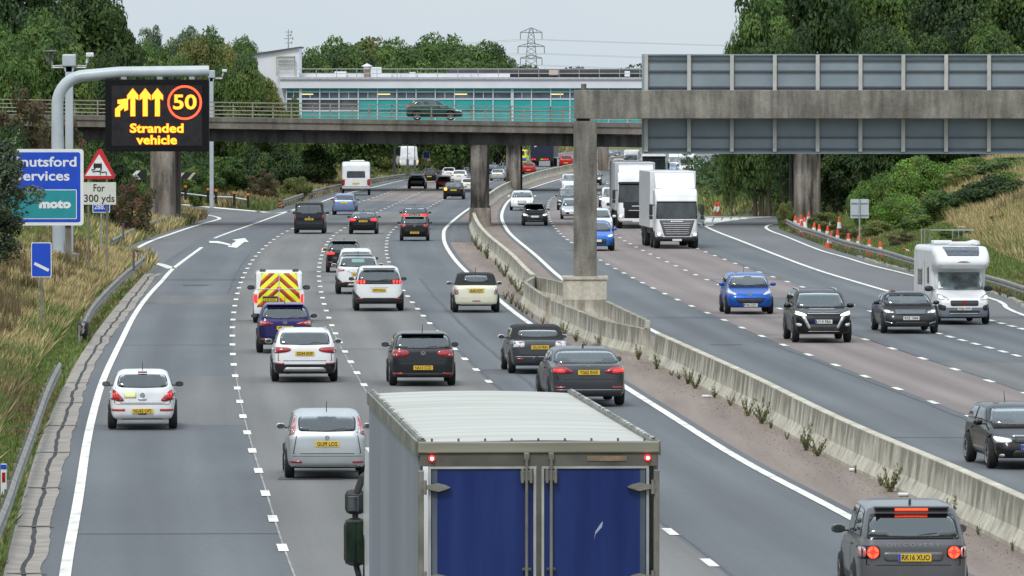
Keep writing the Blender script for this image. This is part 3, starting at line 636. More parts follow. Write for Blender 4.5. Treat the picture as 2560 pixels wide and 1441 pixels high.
# ---- services building spanning the road behind the bridge
SD = dist_of(479); s3 = FPX / SD
def sX(px): return (px - 1280) / s3
def sZ(py): return CAMH - (py - HORIZ) / s3
TEAL = mat('teal_panel', (.015, .34, .34), .45, var=.08, scale=.8); TEALP = mat('teal_panel_pale', (.05, .34, .34), .5, var=.1, scale=.8)
SG = mat('services_glazing', (.055, .065, .085), .12, .0, rgb2=(.15, .165, .19), scale=.5); MULL = mat('mullion_white', (.50, .58, .63), .5, var=.04)
bl = thing('services_building', 'long white flat-roofed bridge building with teal panels and strip windows behind the road bridge', 'building', (0, SD, 0))
def Sb(b, name, m, par=None, **k):
    o = b.build(name, m, None, **k); o.parent = par or bl
    o.location = (0, -SD, 0) if par is None else (0, 0, 0); return o
bxl, bxr = sX(715), sX(2300); dep = 16.0
b = MB(); b.box(((bxl + bxr) / 2, SD + dep / 2, (sZ(220) + sZ(345)) / 2), (bxr - bxl - .3, dep - .4, sZ(220) - sZ(345))); Sb(b, 'wall', SG)
b = MB(); b.box(((bxl + bxr) / 2, SD + dep / 2, (sZ(200) + sZ(221)) / 2), (bxr - bxl + 1.0, dep + .6, sZ(200) - sZ(221))); Sb(b, 'fascia', LWHITE)
b = MB(); b.box(((bxl + bxr) / 2, SD + dep / 2, sZ(196.5)), (bxr - bxl + 1.3, dep + .9, .22)); Sb(b, 'roof_edge', mat('roof_edge_grey', (.42, .43, .45), .6, var=.1))
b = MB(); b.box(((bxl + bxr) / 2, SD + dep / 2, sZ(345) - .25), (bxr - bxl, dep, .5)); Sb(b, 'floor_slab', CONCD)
bay = 48.1; k = 0; pxm = 751.5 - bay
zA, zB_, zC, zD_, zE = sZ(222), sZ(230.5), sZ(248), sZ(277), sZ(298)
while sX(pxm) < bxr:
    xa, xb = sX(max(pxm, 716)), sX(pxm + bay); xm = (xa + xb) / 2; ww = xb - xa
    if xb > xa + .05:
        b = MB(); b.box((xm, SD + .17, (zA + zB_) / 2), (ww - .1, .07, zA - zB_ - .06)); Sb(b, 'teal_panel', TEAL)
        low_glass = 751 - bay - 5 < pxm < 751.5 + bay * 2 + 5
        if not low_glass: b = MB(); b.box((xm, SD + .17, (zC + zD_) / 2 - .02), (ww - .1, .07, zC - zD_ - .08)); Sb(b, 'teal_panel', TEAL)
        b = MB(); b.box((xm, SD + .17, (zD_ + sZ(340)) / 2 - .04), (ww - .1, .07, zD_ - sZ(340) - .1)); Sb(b, 'teal_panel', TEALP)
        fr = MB(); thick = .16 if k not in (0, 11) and False else .14
        fr.box((xa, SD + .1, (zA + sZ(340)) / 2), (.26 if k in (1, 12) else .10, .2, zA - sZ(340)))
        fr.box((xm, SD + .12, zB_), (ww - .08, .12, .09)); fr.box((xm, SD + .12, zC), (ww - .08, .12, .15))
        if low_glass: fr.box((xm, SD + .12, zD_), (ww - .08, .12, .12))
        if k % 2 == 0 or low_glass: fr.box((xm, SD + .13, (zB_ + zC) / 2), (.06, .10, zB_ - zC - .1))
        w_ = Sb(fr, 'window', MULL)
        b = MB(); b.box((xm, SD + .19, (zB_ + (zD_ if low_glass else zC)) / 2), (ww - .14, .02, zB_ - (zD_ if low_glass else zC) - .12)); Sb(b, 'pane', SG, w_)
        if k in (1, 5, 9, 14): b = MB(); b.box((xm - .3 * 1, SD + .165, zB_ - .2), (1.15, .03, .09)); Sb(b, 'ceiling_lamp', mat('ceiling_lamp_lit', (.9, .8, .4), .5, emit=(1.0, .78, .25), es=.9, var=.05), w_)
    pxm += bay; k += 1
ROOFR = mat('roof_rail_grey', (.34, .35, .35), .5, .3, var=.1)
for yy, zz in ((SD + .6, 0),):
    b = MB()
    for h in (173, 184): b.tube([(sX(740), yy, sZ(h)), (bxr, yy, sZ(h))], .035, 6)
    x = sX(740)
    while x < bxr: b.tube([(x, yy, sZ(197)), (x, yy, sZ(172.5))], .035, 6); x += 1.85
    Sb(b, 'roof_railing', ROOFR)
b = MB(); b.box((sX(1000), SD + 7, sZ(190)), (sX(1250) - sX(700), 5, .5)); Sb(b, 'roof_plinth', LWHITE)
BRN = mat('roof_unit_brown', (.22, .16, .12), .7, var=.2)
for (a, c, t, bb, m) in [(834, 864, 179, 195, LWHITE), (909, 924, 173, 195, BRN), (925, 952, 168, 195, LWHITE), (950, 978, 184, 195, LWHITE), (984, 1000, 183, 195, LWHITE), (1022, 1038, 181, 195, LWHITE), (1160, 1176, 183, 195, LWHITE), (1373, 1396, 175, 188, mat('roof_unit_pink', (.5, .38, .33), .6, var=.1)), (1563, 1576, 178, 192, LWHITE)]:
    b = MB(); b.bbox((sX((a + c) / 2), SD + 3.5, (sZ(t) + sZ(bb)) / 2), ((c - a) / s3, 1.6, (bb - t) / s3), .05); Sb(b, 'roof_unit', m)
b = MB(); b.tube([(sX(1120), SD + 6, sZ(184)), (sX(1720), SD + 6, sZ(182))], .42, 12); Sb(b, 'roof_duct', mat('duct_black', (.03, .032, .035), .7, var=.2))
b = MB(); b.lathe([(.001, .28), (.55, .0), (.3, .0), (.3, -.5)], (sX(916), SD + 3, sZ(166)), 14); Sb(b, 'vent_cowl', LWHITE)
CONCF = CONCP
for pxc in (1283,):
    b = MB(); b.box((sX(pxc) , SD + 1.4, (sZ(345)) / 2), (36 / s3, 1.2, sZ(345))); b.box((sX(pxc) + .2, SD + 12, sZ(345) / 2), (36 / s3, 1.2, sZ(345))); Sb(b, 'column', PIERD)
# white plant tower with mast at the left end
tw = thing('plant_tower', 'white flat-roofed tower block with ladder frame at the left end of the services building', 'building', (sX(700), SD + 6, 0))
tp = lambda n, m, b: (lambda o: (setattr(o, 'parent', tw), setattr(o, 'location', (-sX(700), -SD - 6, 0))))(b.build(n, m))
b = MB(); zt0, zt1 = sZ(117), sZ(132); xl_, xr_ = sX(600), sX(745)
b.prism([(xl_, 0.0), (xr_, 0.0), (xr_, zt0), (xl_, sZ(140))], 'y', SD + 3, SD + 12); tp('wall', LWHITE, b)
b = MB(); b.prism([(xl_ - .2, sZ(139)), (xr_ + .2, sZ(116)), (xr_ + .2, sZ(119)), (xl_ - .2, sZ(143))], 'y', SD + 2.7, SD + 12.3); tp('roof', mat('felt_dark', (.09, .09, .095), .8, var=.1), b)
b = MB()
for pxx in (690, 735): b.tube([(sX(pxx), SD + 2.6, sZ(190)), (sX(pxx), SD + 2.6, sZ(140))], .05, 6)
for pyy in (145, 160, 170, 180): b.tube([(sX(690), SD + 2.6, sZ(pyy)), (sX(735), SD + 2.6, sZ(pyy))], .04, 6)
b.box((sX(712), SD + 2.5, sZ(142)), (1.6, .5, .12)); tp('access_frame', mat('frame_yellowed', (.36, .34, .24), .6, .2, var=.2), b)
ma = thing('radio_mast', 'thin lattice aerial mast on the white tower roof', 'mast', (sX(716), SD + 6, sZ(120)))
b = MB(); b.tube([(0, 0, 0), (0, 0, (120 - 72) / s3)], [.07, .04], 6)
for h, l in ((.5, .3), (.9, .4), (1.2, .22), (1.5, .3)): b.tube([(-l, 0, h), (l, 0, h)], .035, 5); b.box((l, 0, h), (.12, .12, .25))
b.build('mast_pole', ROOFR, ma)

# ---- a further overbridge: only its columns show
FD = dist_of(427); s4 = FPX / FD
fb = thing('far_overbridge', 'pale concrete columns of a more distant overbridge visible beneath the road bridge', 'bridge', (0, FD, 0))
def fx(px): return (px - 1280) / s4
for pc, w_ in ((1101, 22), (1508, 27)):
    b = MB(); b.box((fx(pc), 0, 2.7), (w_ / s4, 1.2, 5.6)); b.build('column', CONCP, fb)
b = MB(); b.box((fx(1500), 0, 6.0), (fx(2200) - fx(800), 4, 1.1)); b.build('deck', CONCB, fb)

# ---- cantilever message sign
def at_scale(px, py_base, s):
    """point whose distance gives s px per metre, ground height from the base pixel"""
    D = FPX / s; return Vector(((px - 1280) / s, D, CAMH - (py_base - HORIZ) / s)), s
p0, sm = at_scale(156, 640, 55.0); mD = p0.y
ms = thing('message_sign', 'cantilever electronic message sign on a curved grey tube showing lane arrows and a 50 limit', 'sign', tuple(p0))
mx_ = lambda px: (px - 156) / sm
mz = lambda py: (640 - py) / sm
pts = [(mx_(147), 0, -.5), (mx_(147), 0, mz(560)), (mx_(145), 0, mz(420)), (mx_(144), 0, mz(330))]
for a in np.linspace(0, math.pi / 2, 9): pts.append((mx_(144) + 1.30 * (1 - math.cos(a)) * 1.0, 0, mz(262) + 1.32 * math.sin(a)))
pts += [(mx_(300), 0, mz(181)), (mx_(420), 0, mz(179.5)), (mx_(523), 0, mz(178))]
b = MB(); b.tube(pts, [.30] * 3 + [.275] + [.27] * 9 + [.25, .25, .245], 20); b.build('support_tube', GREYPAINT, ms, smooth=True, auto=40)
b = MB(); b.box((mx_(147), 0, -.15), (1.9, 1.5, .5)); b.build('footing', CONCP, ms)
b = MB(); b.box((mx_(147), 0, .15), (.95, .9, .05))
for k in range(8): b.prism([(mx_(147) + .3, .15), (mx_(147) + .46, .15), (mx_(147) + .3, .75)], 'y', -.3 + .08 * k, -.28 + .08 * k)
b.build('base_plate', GREYPAINT, ms)
x0, x1, z0, z1 = mx_(264), mx_(523), mz(379), mz(199); cxm, czm = (x0 + x1) / 2, (z0 + z1) / 2
b = MB(); b.bbox((cxm, 0, czm), (x1 - x0, .42, z1 - z0), .03); hs = b.build('sign_housing', mat('sign_black', (.004, .004, .006), .6, var=.1, spec=.2), ms)
fx0, fx1, fz0, fz1 = mx_(280), mx_(506), mz(365), mz(214)
b = MB(); b.box(((fx0 + fx1) / 2, -.215, (fz0 + fz1) / 2), (fx1 - fx0, .02, fz1 - fz0)); scr = b.build('display_screen', mat('display_dark', (.018, .016, .019), .7, rgb2=(.028, .025, .028), scale=3, spec=.2), ms)
b = MB()
for pxx in (310, 400, 480): b.box((mx_(pxx), 0, mz(196)), (.25, .3, .14))
b.build('hanger', STEEL, ms)
LEDO = mat('led_glow_orange', (.8, .2, .01), .5, emit=(1.0, .17, .0), es=1.0, var=.03); LEDY = mat('led_amber_lit', (.9, .5, .03), .5, emit=(1.0, .56, .03), es=1.45, var=.03); LEDR = mat('led_red_lit', (.9, .1, .03), .5, emit=(1.0, .055, .02), es=2.2, var=.03)
def mpoly(P, name='display_arrow', m=LEDY, y=-.232): 
    b = MB(); b.prism([(mx_(a), mz(c)) for a, c in P], 'y', y, y - .012); o = b.build(name, m, ms)
    Q = np.array(P, float); n_ = len(Q); R_ = []
    area = sum(Q[i - 1][0] * Q[i][1] - Q[i][0] * Q[i - 1][1] for i in range(n_)); sg_ = 1 if area > 0 else -1
    for i in range(n_):
        e1 = Q[i] - Q[i - 1]; e2 = Q[(i + 1) % n_] - Q[i]; n1 = np.array([e1[1], -e1[0]]) / np.linalg.norm(e1); n2 = np.array([e2[1], -e2[0]]) / np.linalg.norm(e2); v = (n1 + n2); v = v / max(.5, v @ v) * 2
        R_.append(Q[i] + v * 1.6 * sg_)
    b = MB(); b.prism([(mx_(a), mz(c)) for a, c in R_], 'y', y + .003, y - .004); b.build('led_glow_outline', LEDO, o); return o  # orange outline imitates the halo of light round the arrow
for c in (333, 364, 394.5): mpoly([(c - 5, 290), (c - 5, 245), (c - 13, 249), (c - 13, 239), (c, 223), (c + 13, 239), (c + 13, 249), (c + 5, 245), (c + 5, 290)])
mpoly([(290, 291), (290, 273), (305, 260), (296, 259), (296, 251), (320, 248), (320, 274), (313, 277), (312, 268), (300, 278), (300, 291)])
cx_, cz_, r_ = mx_(462.5), mz(257), 43 / sm
b = MB(); n = 48; V = []; 
for rr, yy in ((r_, -.232), (r_ * .88, -.232), (r_ * .88, -.246), (r_, -.246)):
    for k in range(n): V.append((cx_ + rr * math.cos(2 * math.pi * k / n), yy, cz_ + rr * math.sin(2 * math.pi * k / n)))
b.add(V, [(i * n + k, i * n + (k + 1) % n, ((i + 1) % 4) * n + (k + 1) % n, ((i + 1) % 4) * n + k) for i in range(4) for k in range(n)]); b.build('speed_ring', LEDR, ms)
for t_, sz_, x_, y_, w_ in (('50', .92, cx_, cz_ - .01, 60), ('Stranded', .56, mx_(393), mz(322), 135), ('vehicle', .56, mx_(393), mz(351), 103)): lettering('led_glow_outline', t_, sz_, LEDO, ms, (x_, -.228, y_), bold=.028, width=w_ / sm, depth=.003)  # bolder orange copy behind the lettering imitates its glow
lettering('speed_figures', '50', .92, LEDY, ms, (cx_, -.232, cz_ - .01), bold=.004, width=56 / sm, depth=.006)
lettering('display_word', 'Stranded', .56, LEDY, ms, (mx_(393), -.232, mz(322)), bold=.002, width=132 / sm, depth=.006)
lettering('display_word', 'vehicle', .56, LEDY, ms, (mx_(393), -.232, mz(351)), bold=.002, width=100 / sm, depth=.006)

# CCTV masts
def cctv(name, label, px, py0, top, s, wm=.36, full=True):
    p, _ = at_scale(px, py0, s); h = (py0 - top) / s
    t = thing(name, label, 'camera mast', tuple(p)); b = MB(); b.bbox((0, 0, h / 2 - 1), (wm, wm, h + 2), .04); b.build('mast', GREYPAINT, t)
    b = MB(); b.bbox((0, 0, h + .12), (wm * 1.75, wm * 1.6, .58), .06); b.prism([(-wm * .8, h - .16), (wm * .8, h - .16), (wm * .5, h - .42), (-wm * .5, h - .42)], 'y', -wm * .5, wm * .5); b.build('head_cabinet', GREYPAINT, t)
    for sg in ((-1, 1) if full else (1,)):
        b = MB(); b.tube([(0, 0, h - .22), (sg * .80, 0, h - .22), (sg * .82, 0, h + .05)], .05, 6); b.tube([(0, 0, h - .10), (sg * .80, 0, h - .14)], .03, 6); ar_ = b.build('bracket', STEEL, t)
        b = MB()
        if sg > 0: b.bbox((sg * .98, -.05, h + .38), (.36, .42, .22), .05); b.tube([(.98, -.26, h + .38), (.98, -.34, h + .38)], .09, 10); b.tube([(sg * .82, 0, h), (sg * .9, 0, h + .3)], .06, 6)
        else: b.lathe([(.001, .2), (.34, .14), (.34, .1), (.12, .05)], (sg * .85, 0, h + .42), 12); b.tube([(sg * .85, 0, h), (sg * .85, 0, h + .5)], .06, 8); b.box((sg * 1.02, 0, h + .2), (.16, .16, .28))
        b.build('camera', LWHITE if sg > 0 else GREYP, t)
    return t
cctv('camera_mast', 'square grey mast with traffic cameras behind the curved sign tube', 173.5, 660, 158, 53.0)
cctv('camera_mast', 'slim grey camera mast right of the electronic sign beyond the bridge', 529, 455, 190, 33.5, .30, False)
p, s_ = at_scale(986, 420, 27); t = thing('lamp_mast', 'slim grey mast under the bridge left of the white parked van', 'mast', tuple(p)); b = MB(); b.tube([(0, 0, -.5), (0, 0, 4.5)], [.13, .10], 8); b.build('mast_pole', GREYPAINT, t)

# ---- road signs on the left bank
def board(parent, cx, cz, w, h, r, m, y=0.0, th=.03, name='sign_face'):
    P = []
    for (sx, sz, a0) in ((1, 1, 0), (-1, 1, 90), (-1, -1, 180), (1, -1, 270)):
        for k in range(5):
            a = math.radians(a0 + k * 22.5); P.append((cx + sx * (w / 2 - r) + r * math.cos(a), cz + sz * (h / 2 - r) + r * math.sin(a)))
    b = MB(); b.prism(P, 'y', y, y + th); return b.build(name, m, parent)
p, s5 = at_scale(170, 690, 57.0)
sv = thing('services_sign', 'large blue motorway sign reading Knutsford services and moto half covered by a bush', 'sign', tuple(p))
X5 = lambda px: (px - 170) / s5
Z5 = lambda py: (690 - py) / s5
l_, r_, t_, bt = X5(-95), X5(209), Z5(373), Z5(564)
board(sv, (l_ + r_) / 2, (t_ + bt) / 2, r_ - l_, t_ - bt, .14, SIGNW, .0, .05, 'sign_border')
board(sv, (l_ + r_) / 2, (t_ + bt) / 2, r_ - l_ - .28, t_ - bt - .28, .10, SIGNB, -.006, .004)
board(sv, (X5(-70) + X5(192)) / 2, (Z5(474) + Z5(548)) / 2, X5(192) - X5(-70), Z5(474) - Z5(548), .05, SIGNW, -.010, .003, 'panel_border')
board(sv, (X5(-70) + X5(192)) / 2, (Z5(474) + Z5(548)) / 2, X5(192) - X5(-70) - .07, Z5(474) - Z5(548) - .07, .04, SIGNT, -.014, .003, 'teal_panel')
lettering('sign_word', 'Knutsford', .60, SIGNW, sv, (X5(109), -.012, Z5(406)), bold=.012, width=(190 - 26) / s5)
lettering('sign_word', 'services', .60, SIGNW, sv, (X5(108), -.012, Z5(441)), bold=.012, width=(174 - 42) / s5)
lettering('logo_word', 'moto', .50, SIGNW, sv, (X5(137), -.020, Z5(511)), bold=.03, width=80 / s5)
b = MB(); b.box((0, .22, Z5(373) / 2 - .4), (.26, .22, Z5(380) + .8)); b.build('post', WOOD, sv)
b = MB(); b.box((X5(-30), .22, Z5(373) / 2 - .4), (.26, .22, Z5(380) + .8)); b.build('post', WOOD, sv)
p, s6 = at_scale(245, 628, 62.0)
tr = thing('warning_sign', 'red triangle slippery road sign over a white plate reading For 300 yds', 'sign', tuple(p))
X6 = lambda px: (px - 245) / s6
Z6 = lambda py: (628 - py) / s6
def tri(poly, m, y, nm, n=2):
    b = MB(); Q = chaikin([(X6(a), Z6(c)) for a, c in poly], 1) if n else [(X6(a), Z6(c)) for a, c in poly]; b.prism(Q, 'y', y, y + .02); return b.build(nm, m, tr)
b = MB(); b.prism([(X6(a), Z6(c)) for a, c in [(243, 377), (250, 372), (257, 377), (288, 440), (285, 447), (277, 448), (217, 448), (210, 446), (209, 439), (212, 433)]][::1], 'y', 0, .03); b.build('sign_face', SIGNR, tr)
b = MB(); b.prism([(X6(a), Z6(c)) for a, c in [(248, 386), (279, 440), (213, 440)]], 'y', -.012, -.004); b.build('sign_face', SIGNW, tr)
b = MB(); b.prism([(X6(234 + a), Z6(c)) for a, c in [(2, 405), (19, 405), (21, 412), (21, 420), (0, 420), (0, 412)]], 'y', -.022, -.013)
b.prism([(X6(a), Z6(c)) for a, c in [(235, 420), (239, 420), (239, 424), (235, 424)]], 'y', -.022, -.013); b.prism([(X6(a), Z6(c)) for a, c in [(251, 420), (255, 420), (255, 424), (251, 424)]], 'y', -.022, -.013); b.build('car_symbol', INK, tr)
b = MB(); b.prism([(X6(a), Z6(c)) for a, c in [(237.5, 402.5), (252, 402.5), (253.5, 409), (236, 409)]], 'y', -.026, -.0225); b.build('car_symbol_window', SIGNW, tr)
for P in ([(236, 425), (229, 423.5), (232, 430), (243, 428), (251, 430), (251, 437)], [(254, 425), (245, 428), (256, 431), (266, 430), (266, 438)]):
    b = MB(); b.tube([(X6(a), -.018, Z6(c)) for a, c in P], .022, 5); b.build('skid_symbol', INK, tr)
board(tr, X6(249), (Z6(456) + Z6(512)) / 2, 82 / s6, 56 / s6, .03, mat('plate_offwhite', (.60, .61, .54), .5, var=.04), 0, .03, 'lower_plate')
lettering('sign_word', 'For', .42, INK, tr, (X6(247), -.008, Z6(471)), width=28 / s6, bold=.004)
lettering('sign_word', '300 yds', .42, INK, tr, (X6(248), -.008, Z6(497)), width=76 / s6, bold=.004)
for pxx in (221, 267): b = MB(); b.tube([(X6(pxx), .06, -.6), (X6(pxx), .06, Z6(448))], .045, 8); b.build('post', WOOD, tr)
p, s7 = at_scale(253, 600, 52.0)
mk = thing('location_sign', 'small blue location plate reading 288.1 just below the 300 yds plate', 'sign', tuple(p))
board(mk, 0, (600 - 517) / s7, 44 / s7, 30 / s7, .05, SIGNW, 0, .03, 'sign_border'); board(mk, 0, (600 - 517) / s7, 40 / s7, 26 / s7, .04, SIGNB, -.005, .004)
lettering('sign_figures', '288.1', .34, SIGNW, mk, (0, -.011, (600 - 518) / s7), width=32 / s7, bold=.004)
b = MB(); b.tube([(0, .05, -.4), (0, .05, 2.0)], .04, 8); b.build('post', STEEL, mk)
p, s8 = at_scale(103, 762, 74.0)
cm = thing('countdown_marker', 'small blue countdown marker with one white diagonal bar on the near left bank', 'sign', tuple(p))
Z8 = lambda py: (762 - py) / s8
board(cm, 0, Z8(650), 51 / s8, 87 / s8, .06, SIGNW, 0, .03, 'sign_border'); board(cm, 0, Z8(650), 47 / s8, 83 / s8, .05, SIGNB, -.005, .004)
b = MB(); b.prism([((a - 103) / s8, Z8(c)) for a, c in [(84, 662), (87, 655.5), (123, 673), (120, 680)]], 'y', -.016, -.008); b.build('diagonal_bar', SIGNW, cm)
b = MB(); b.tube([(0, .05, -.6), (0, .05, Z8(650))], .04, 8); b.build('post', STEELD, cm)
# grey-backed sign and handrail on the right bank
p, s9 = hit_ground(2149, 640)
gs = thing('sign_back', 'square grey back of a road sign on one post on the right bank', 'sign', tuple(p))
board(gs, 0, (640 - 522) / s9, 46 / s9, 48 / s9, .05, GREYPAINT, .05, .03, 'sign_panel')
b = MB(); b.tube([(0, 0, -.8), (0, 0, (640 - 498) / s9)], .045, 8); b.build('post', STEEL, gs)
b = MB(); b.box((0, .02, (640 - 508) / s9), (.9, .04, .04)); b.box((0, .02, (640 - 538) / s9), (.9, .04, .04)); b.build('bracket', STEEL, gs)
p, s10 = hit_ground(2365, 618)
hr = thing('handrail', 'grey tubular handrail around a drain on the grassy right bank', 'railing', tuple(p))
X10 = lambda px: (px - 2365) / s10
Z10 = lambda py: (618 - py) / s10
b = MB(); b.tube([(X10(2298), -2, -.3), (X10(2298), -2, Z10(572)), (X10(2325), 0, Z10(576)), (X10(2440), 0, Z10(576))], .03, 6); b.build('rail', STEEL, hr)
for pxx in (2312, 2325, 2382, 2396, 2410): b = MB(); b.tube([(X10(pxx), 0, -.4), (X10(pxx), 0, Z10(576 if pxx < 2390 else 568))], .028, 6); b.build('post', STEEL, hr)
b = MB(); b.tube([(X10(2396), 0, Z10(568)), (X10(2410), 0, Z10(568))], .028, 6); b.build('rail', STEEL, hr)
# small items far down the left verge
p, s_ = at_scale(1066, 415, 27.0); t = thing('location_sign', 'small square blue sign with pale border beyond the bridge', 'sign', tuple(p))
board(t, 0, (415 - 388) / s_, 17 / s_, 18 / s_, .06, SIGNW, 0, .03, 'sign_border'); board(t, 0, (415 - 388) / s_, 14 / s_, 15 / s_, .04, SIGNB, -.005, .004); b = MB(); b.tube([(0, .05, -.5), (0, .05, 1)], .04, 6); b.build('post', STEEL, t)
p, s_ = hit_ground(601, 455); t = thing('roadside_cabinet', 'grey equipment cabinet in the grass below the left end of the bridge', 'cabinet', tuple(p)); b = MB(); b.bbox((0, 0, .25), (19 / s_, .6, .75), .03); b.box((0, 0, .65), (21 / s_, .7, .05)); b.build('cabinet_body', GREYPAINT, t); b = MB(); b.box((0, -.31, .25), (.02, .02, .6)); b.build('door_gap', INK, t)
# chevron boards
p, s_ = at_scale(350, 455, 36)
ch = thing('chevron_board', 'black and white chevron board among bushes left of the bridge pier', 'sign', tuple(p))
b = MB(); b.box((0, 0, (455 - 437) / s_), (24 / s_ * 1.4, .05, 25 / s_)); b.build('board', INK, ch)
b = MB(); b.prism([((a - 350) / s_, (455 - c) / s_) for a, c in [(331, 437), (341, 427), (352, 427), (342, 437), (352, 449), (341, 449)]], 'y', -.04, -.028); b.build('chevron', SIGNW, ch)
p, s_ = at_scale(464, 462, 36)
ch = thing('chevron_board', 'chevron board half hidden in grass just right of the left bridge pier', 'sign', tuple(p))
b = MB(); b.box((0, 0, (462 - 440) / s_), (56 / s_, .05, 18 / s_)); b.build('board', INK, ch)
for k in range(2): b = MB(); b.prism([((a - 464 + k * 28) / s_, (462 - c) / s_) for a, c in [(440, 449), (454, 432), (462, 432), (448, 449)]], 'y', -.04, -.028); b.build('chevron', mat('sign_yellowed', (.5, .48, .38), .5, var=.2), ch)

# ---- steel W-beam safety barriers
WB = [(-.04, .42), (.03, .45), (.03, .50), (-.03, .545), (-.03, .555), (.03, .60), (.03, .68), (-.04, .73), (-.055, .73), (.012, .675), (.012, .605), (-.045, .56), (-.045, .54), (.012, .495), (.012, .455), (-.055, .42)]
def wbeam(label, pts, step=3.2, flip=False, z0=None, zoff=0.0, ends=(True, True), m=STEELD, extra_cap=None):
    """pts: world (x,y) of the rail"""
    P = np.array(pts, float); seg = np.linalg.norm(np.diff(P, axis=0), axis=1); L = np.r_[0, np.cumsum(seg)]; n = max(3, int(L[-1] / 1.6)); q = np.linspace(0, L[-1], n)
    X = np.interp(q, L, P[:, 0]); Y = np.interp(q, L, P[:, 1]); t = thing('crash_barrier', label, 'crash barrier', (0, 0, 0))
    pr = [(-u, v) for u, v in WB][::-1] if flip else WB
    sweep('rail', [(x, y, zoff) for x, y in zip(X, Y)], pr, m, t)
    k = 0
    for d in np.arange(.3, L[-1], max(step, L[-1] / 90)):
        x, y = float(np.interp(d, L, P[:, 0])), float(np.interp(d, L, P[:, 1])); sg = -1 if not flip else 1
        gz_ = ground_z(x + sg * .16, y)
        b = MB(); b.box((x + sg * .13, y, (gz_ - .2 + .70 + zoff) / 2), (.06, .12, .70 + zoff - gz_ + .2)); b.build('post', STEELD, t)
        b = MB(); b.box((x + sg * .075, y, .58 + zoff), (.05, .16, .2)); b.build('spacer', WOOD, t)
    return t
R1 = [tuple(unp(a, b_, .73))[:2] for a, b_ in catmull([(-120, 1560), (0, 1302), (48, 1170), (92, 1050), (123, 965), (152, 906)], 5)]
wbeam('galvanised steel crash barrier along the near left verge ending beside the white hatchback', R1)
R2 = [tuple(unp(a, b_, .73))[:2] for a, b_ in catmull([(207, 812), (232, 765), (270, 722), (312, 682), (345, 655), (363, 637), (357, 628), (335, 624)], 5)]
wbeam('steel crash barrier below the blue signs curling round at the slip road nose', R2)
R3 = [tuple(unp(a, b_, .73))[:2] for a, b_ in catmull([(282, 598), (330, 573), (380, 554), (412, 544), (440, 535), (462, 530)], 4)]
wbeam('short steel crash barrier at the foot of the left bridge pier', R3)
R4 = [tuple(unp(a, b_, .73))[:2] for a, b_ in catmull([(708, 500), (777, 478), (847, 461), (925, 447), (1015, 434), (1052, 429), (1110, 421), (1180, 410), (1252, 400), (1360, 388)], 4)]
wbeam('long steel crash barrier along the left verge passing under the bridge beyond the slip nose', R4)
R5 = [tuple(unp(a, b_, .73))[:2] for a, b_ in catmull([(2760, 782), (2560, 716), (2475, 690), (2291, 648), (2207, 624), (2114, 602), (2048, 580), (2000, 565), (1965, 548)], 5)]
wbeam('steel crash barrier on the right verge behind the row of traffic cones', R5, flip=True)
# dark end cap and striped end
t = thing('barrier_terminal', 'black plastic end cap on the crash barrier beside the near left lane', 'terminal', tuple(unp(208, 822, .5))); b = MB(); b.bbox((0, 0, 0), (.38, .5, .5), .08); b.box((.05, 0, -.4), (.14, .2, .5)); b.build('end_cap', BLACKP, t)
t = thing('barrier_terminal', 'orange and black striped end of the crash barrier at the slip road nose', 'terminal', tuple(unp(703, 513, .3))); b = MB(); b.bbox((0, 0, .05), (.42, .4, .62), .03); b.build('end_block', mat('end_black', (.03, .03, .03), .6, var=.2), t)
for k in range(2): b = MB(); b.prism([(-.2, -.05 + k * .22 - .12), (.2, .12 + k * .22 - .12), (.2, .22 + k * .22 - .12), (-.2, .05 + k * .22 - .12)], 'y', -.215, -.205); b.build('stripe', mat('stripe_orange', (.7, .2, .03), .5, var=.1), t)

# ---- traffic cones on the right verge
ORANGE = mat('cone_orange', (.68, .075, .02), .55, var=.1, scale=8); SLEEVE = mat('cone_sleeve', (.66, .68, .70), .4, var=.06)
cone0 = thing('traffic_cone', 'orange and white traffic cone', 'traffic cone', (0, 0, 0), group='traffic cones on the right verge')
b = MB(); b.box((0, 0, .02), (.42, .42, .04)); b.lathe([(.17, .04), (.155, .30), ], (0, 0, 0), 16); b.build('cone_base', ORANGE, cone0)
b = MB(); b.lathe([(.155, .30), (.105, .68)], (0, 0, 0), 16); b.build('white_sleeve', SLEEVE, cone0)
b = MB(); b.lathe([(.105, .68), (.065, .94), (.045, 1.0), (.001, 1.0)], (0, 0, 0), 16); b.build('cone_tip', ORANGE, cone0)
cn = [(1789, 540, 0), (1797, 540, 0), (1957, 562, 0), (1970, 566, 0), (1988, 578, 0), (1998, 585, 4), (2007, 592, 10), (2013, 582, -12), (2003, 575, 0), (2019, 568, 5), (2033, 598, 6), (2048, 602, 0), (2067, 606, -6), (2070, 622, -14), (2078, 578, 0), (2088, 582, 0), (2093, 618, 5), (2098, 583, 0), (2121, 628, 0), (2145, 634, 3), (2173, 645, 0), (2202, 652, 4), (2054, 577, -5), (2279, 634, 62), (2288, 636, 80)]
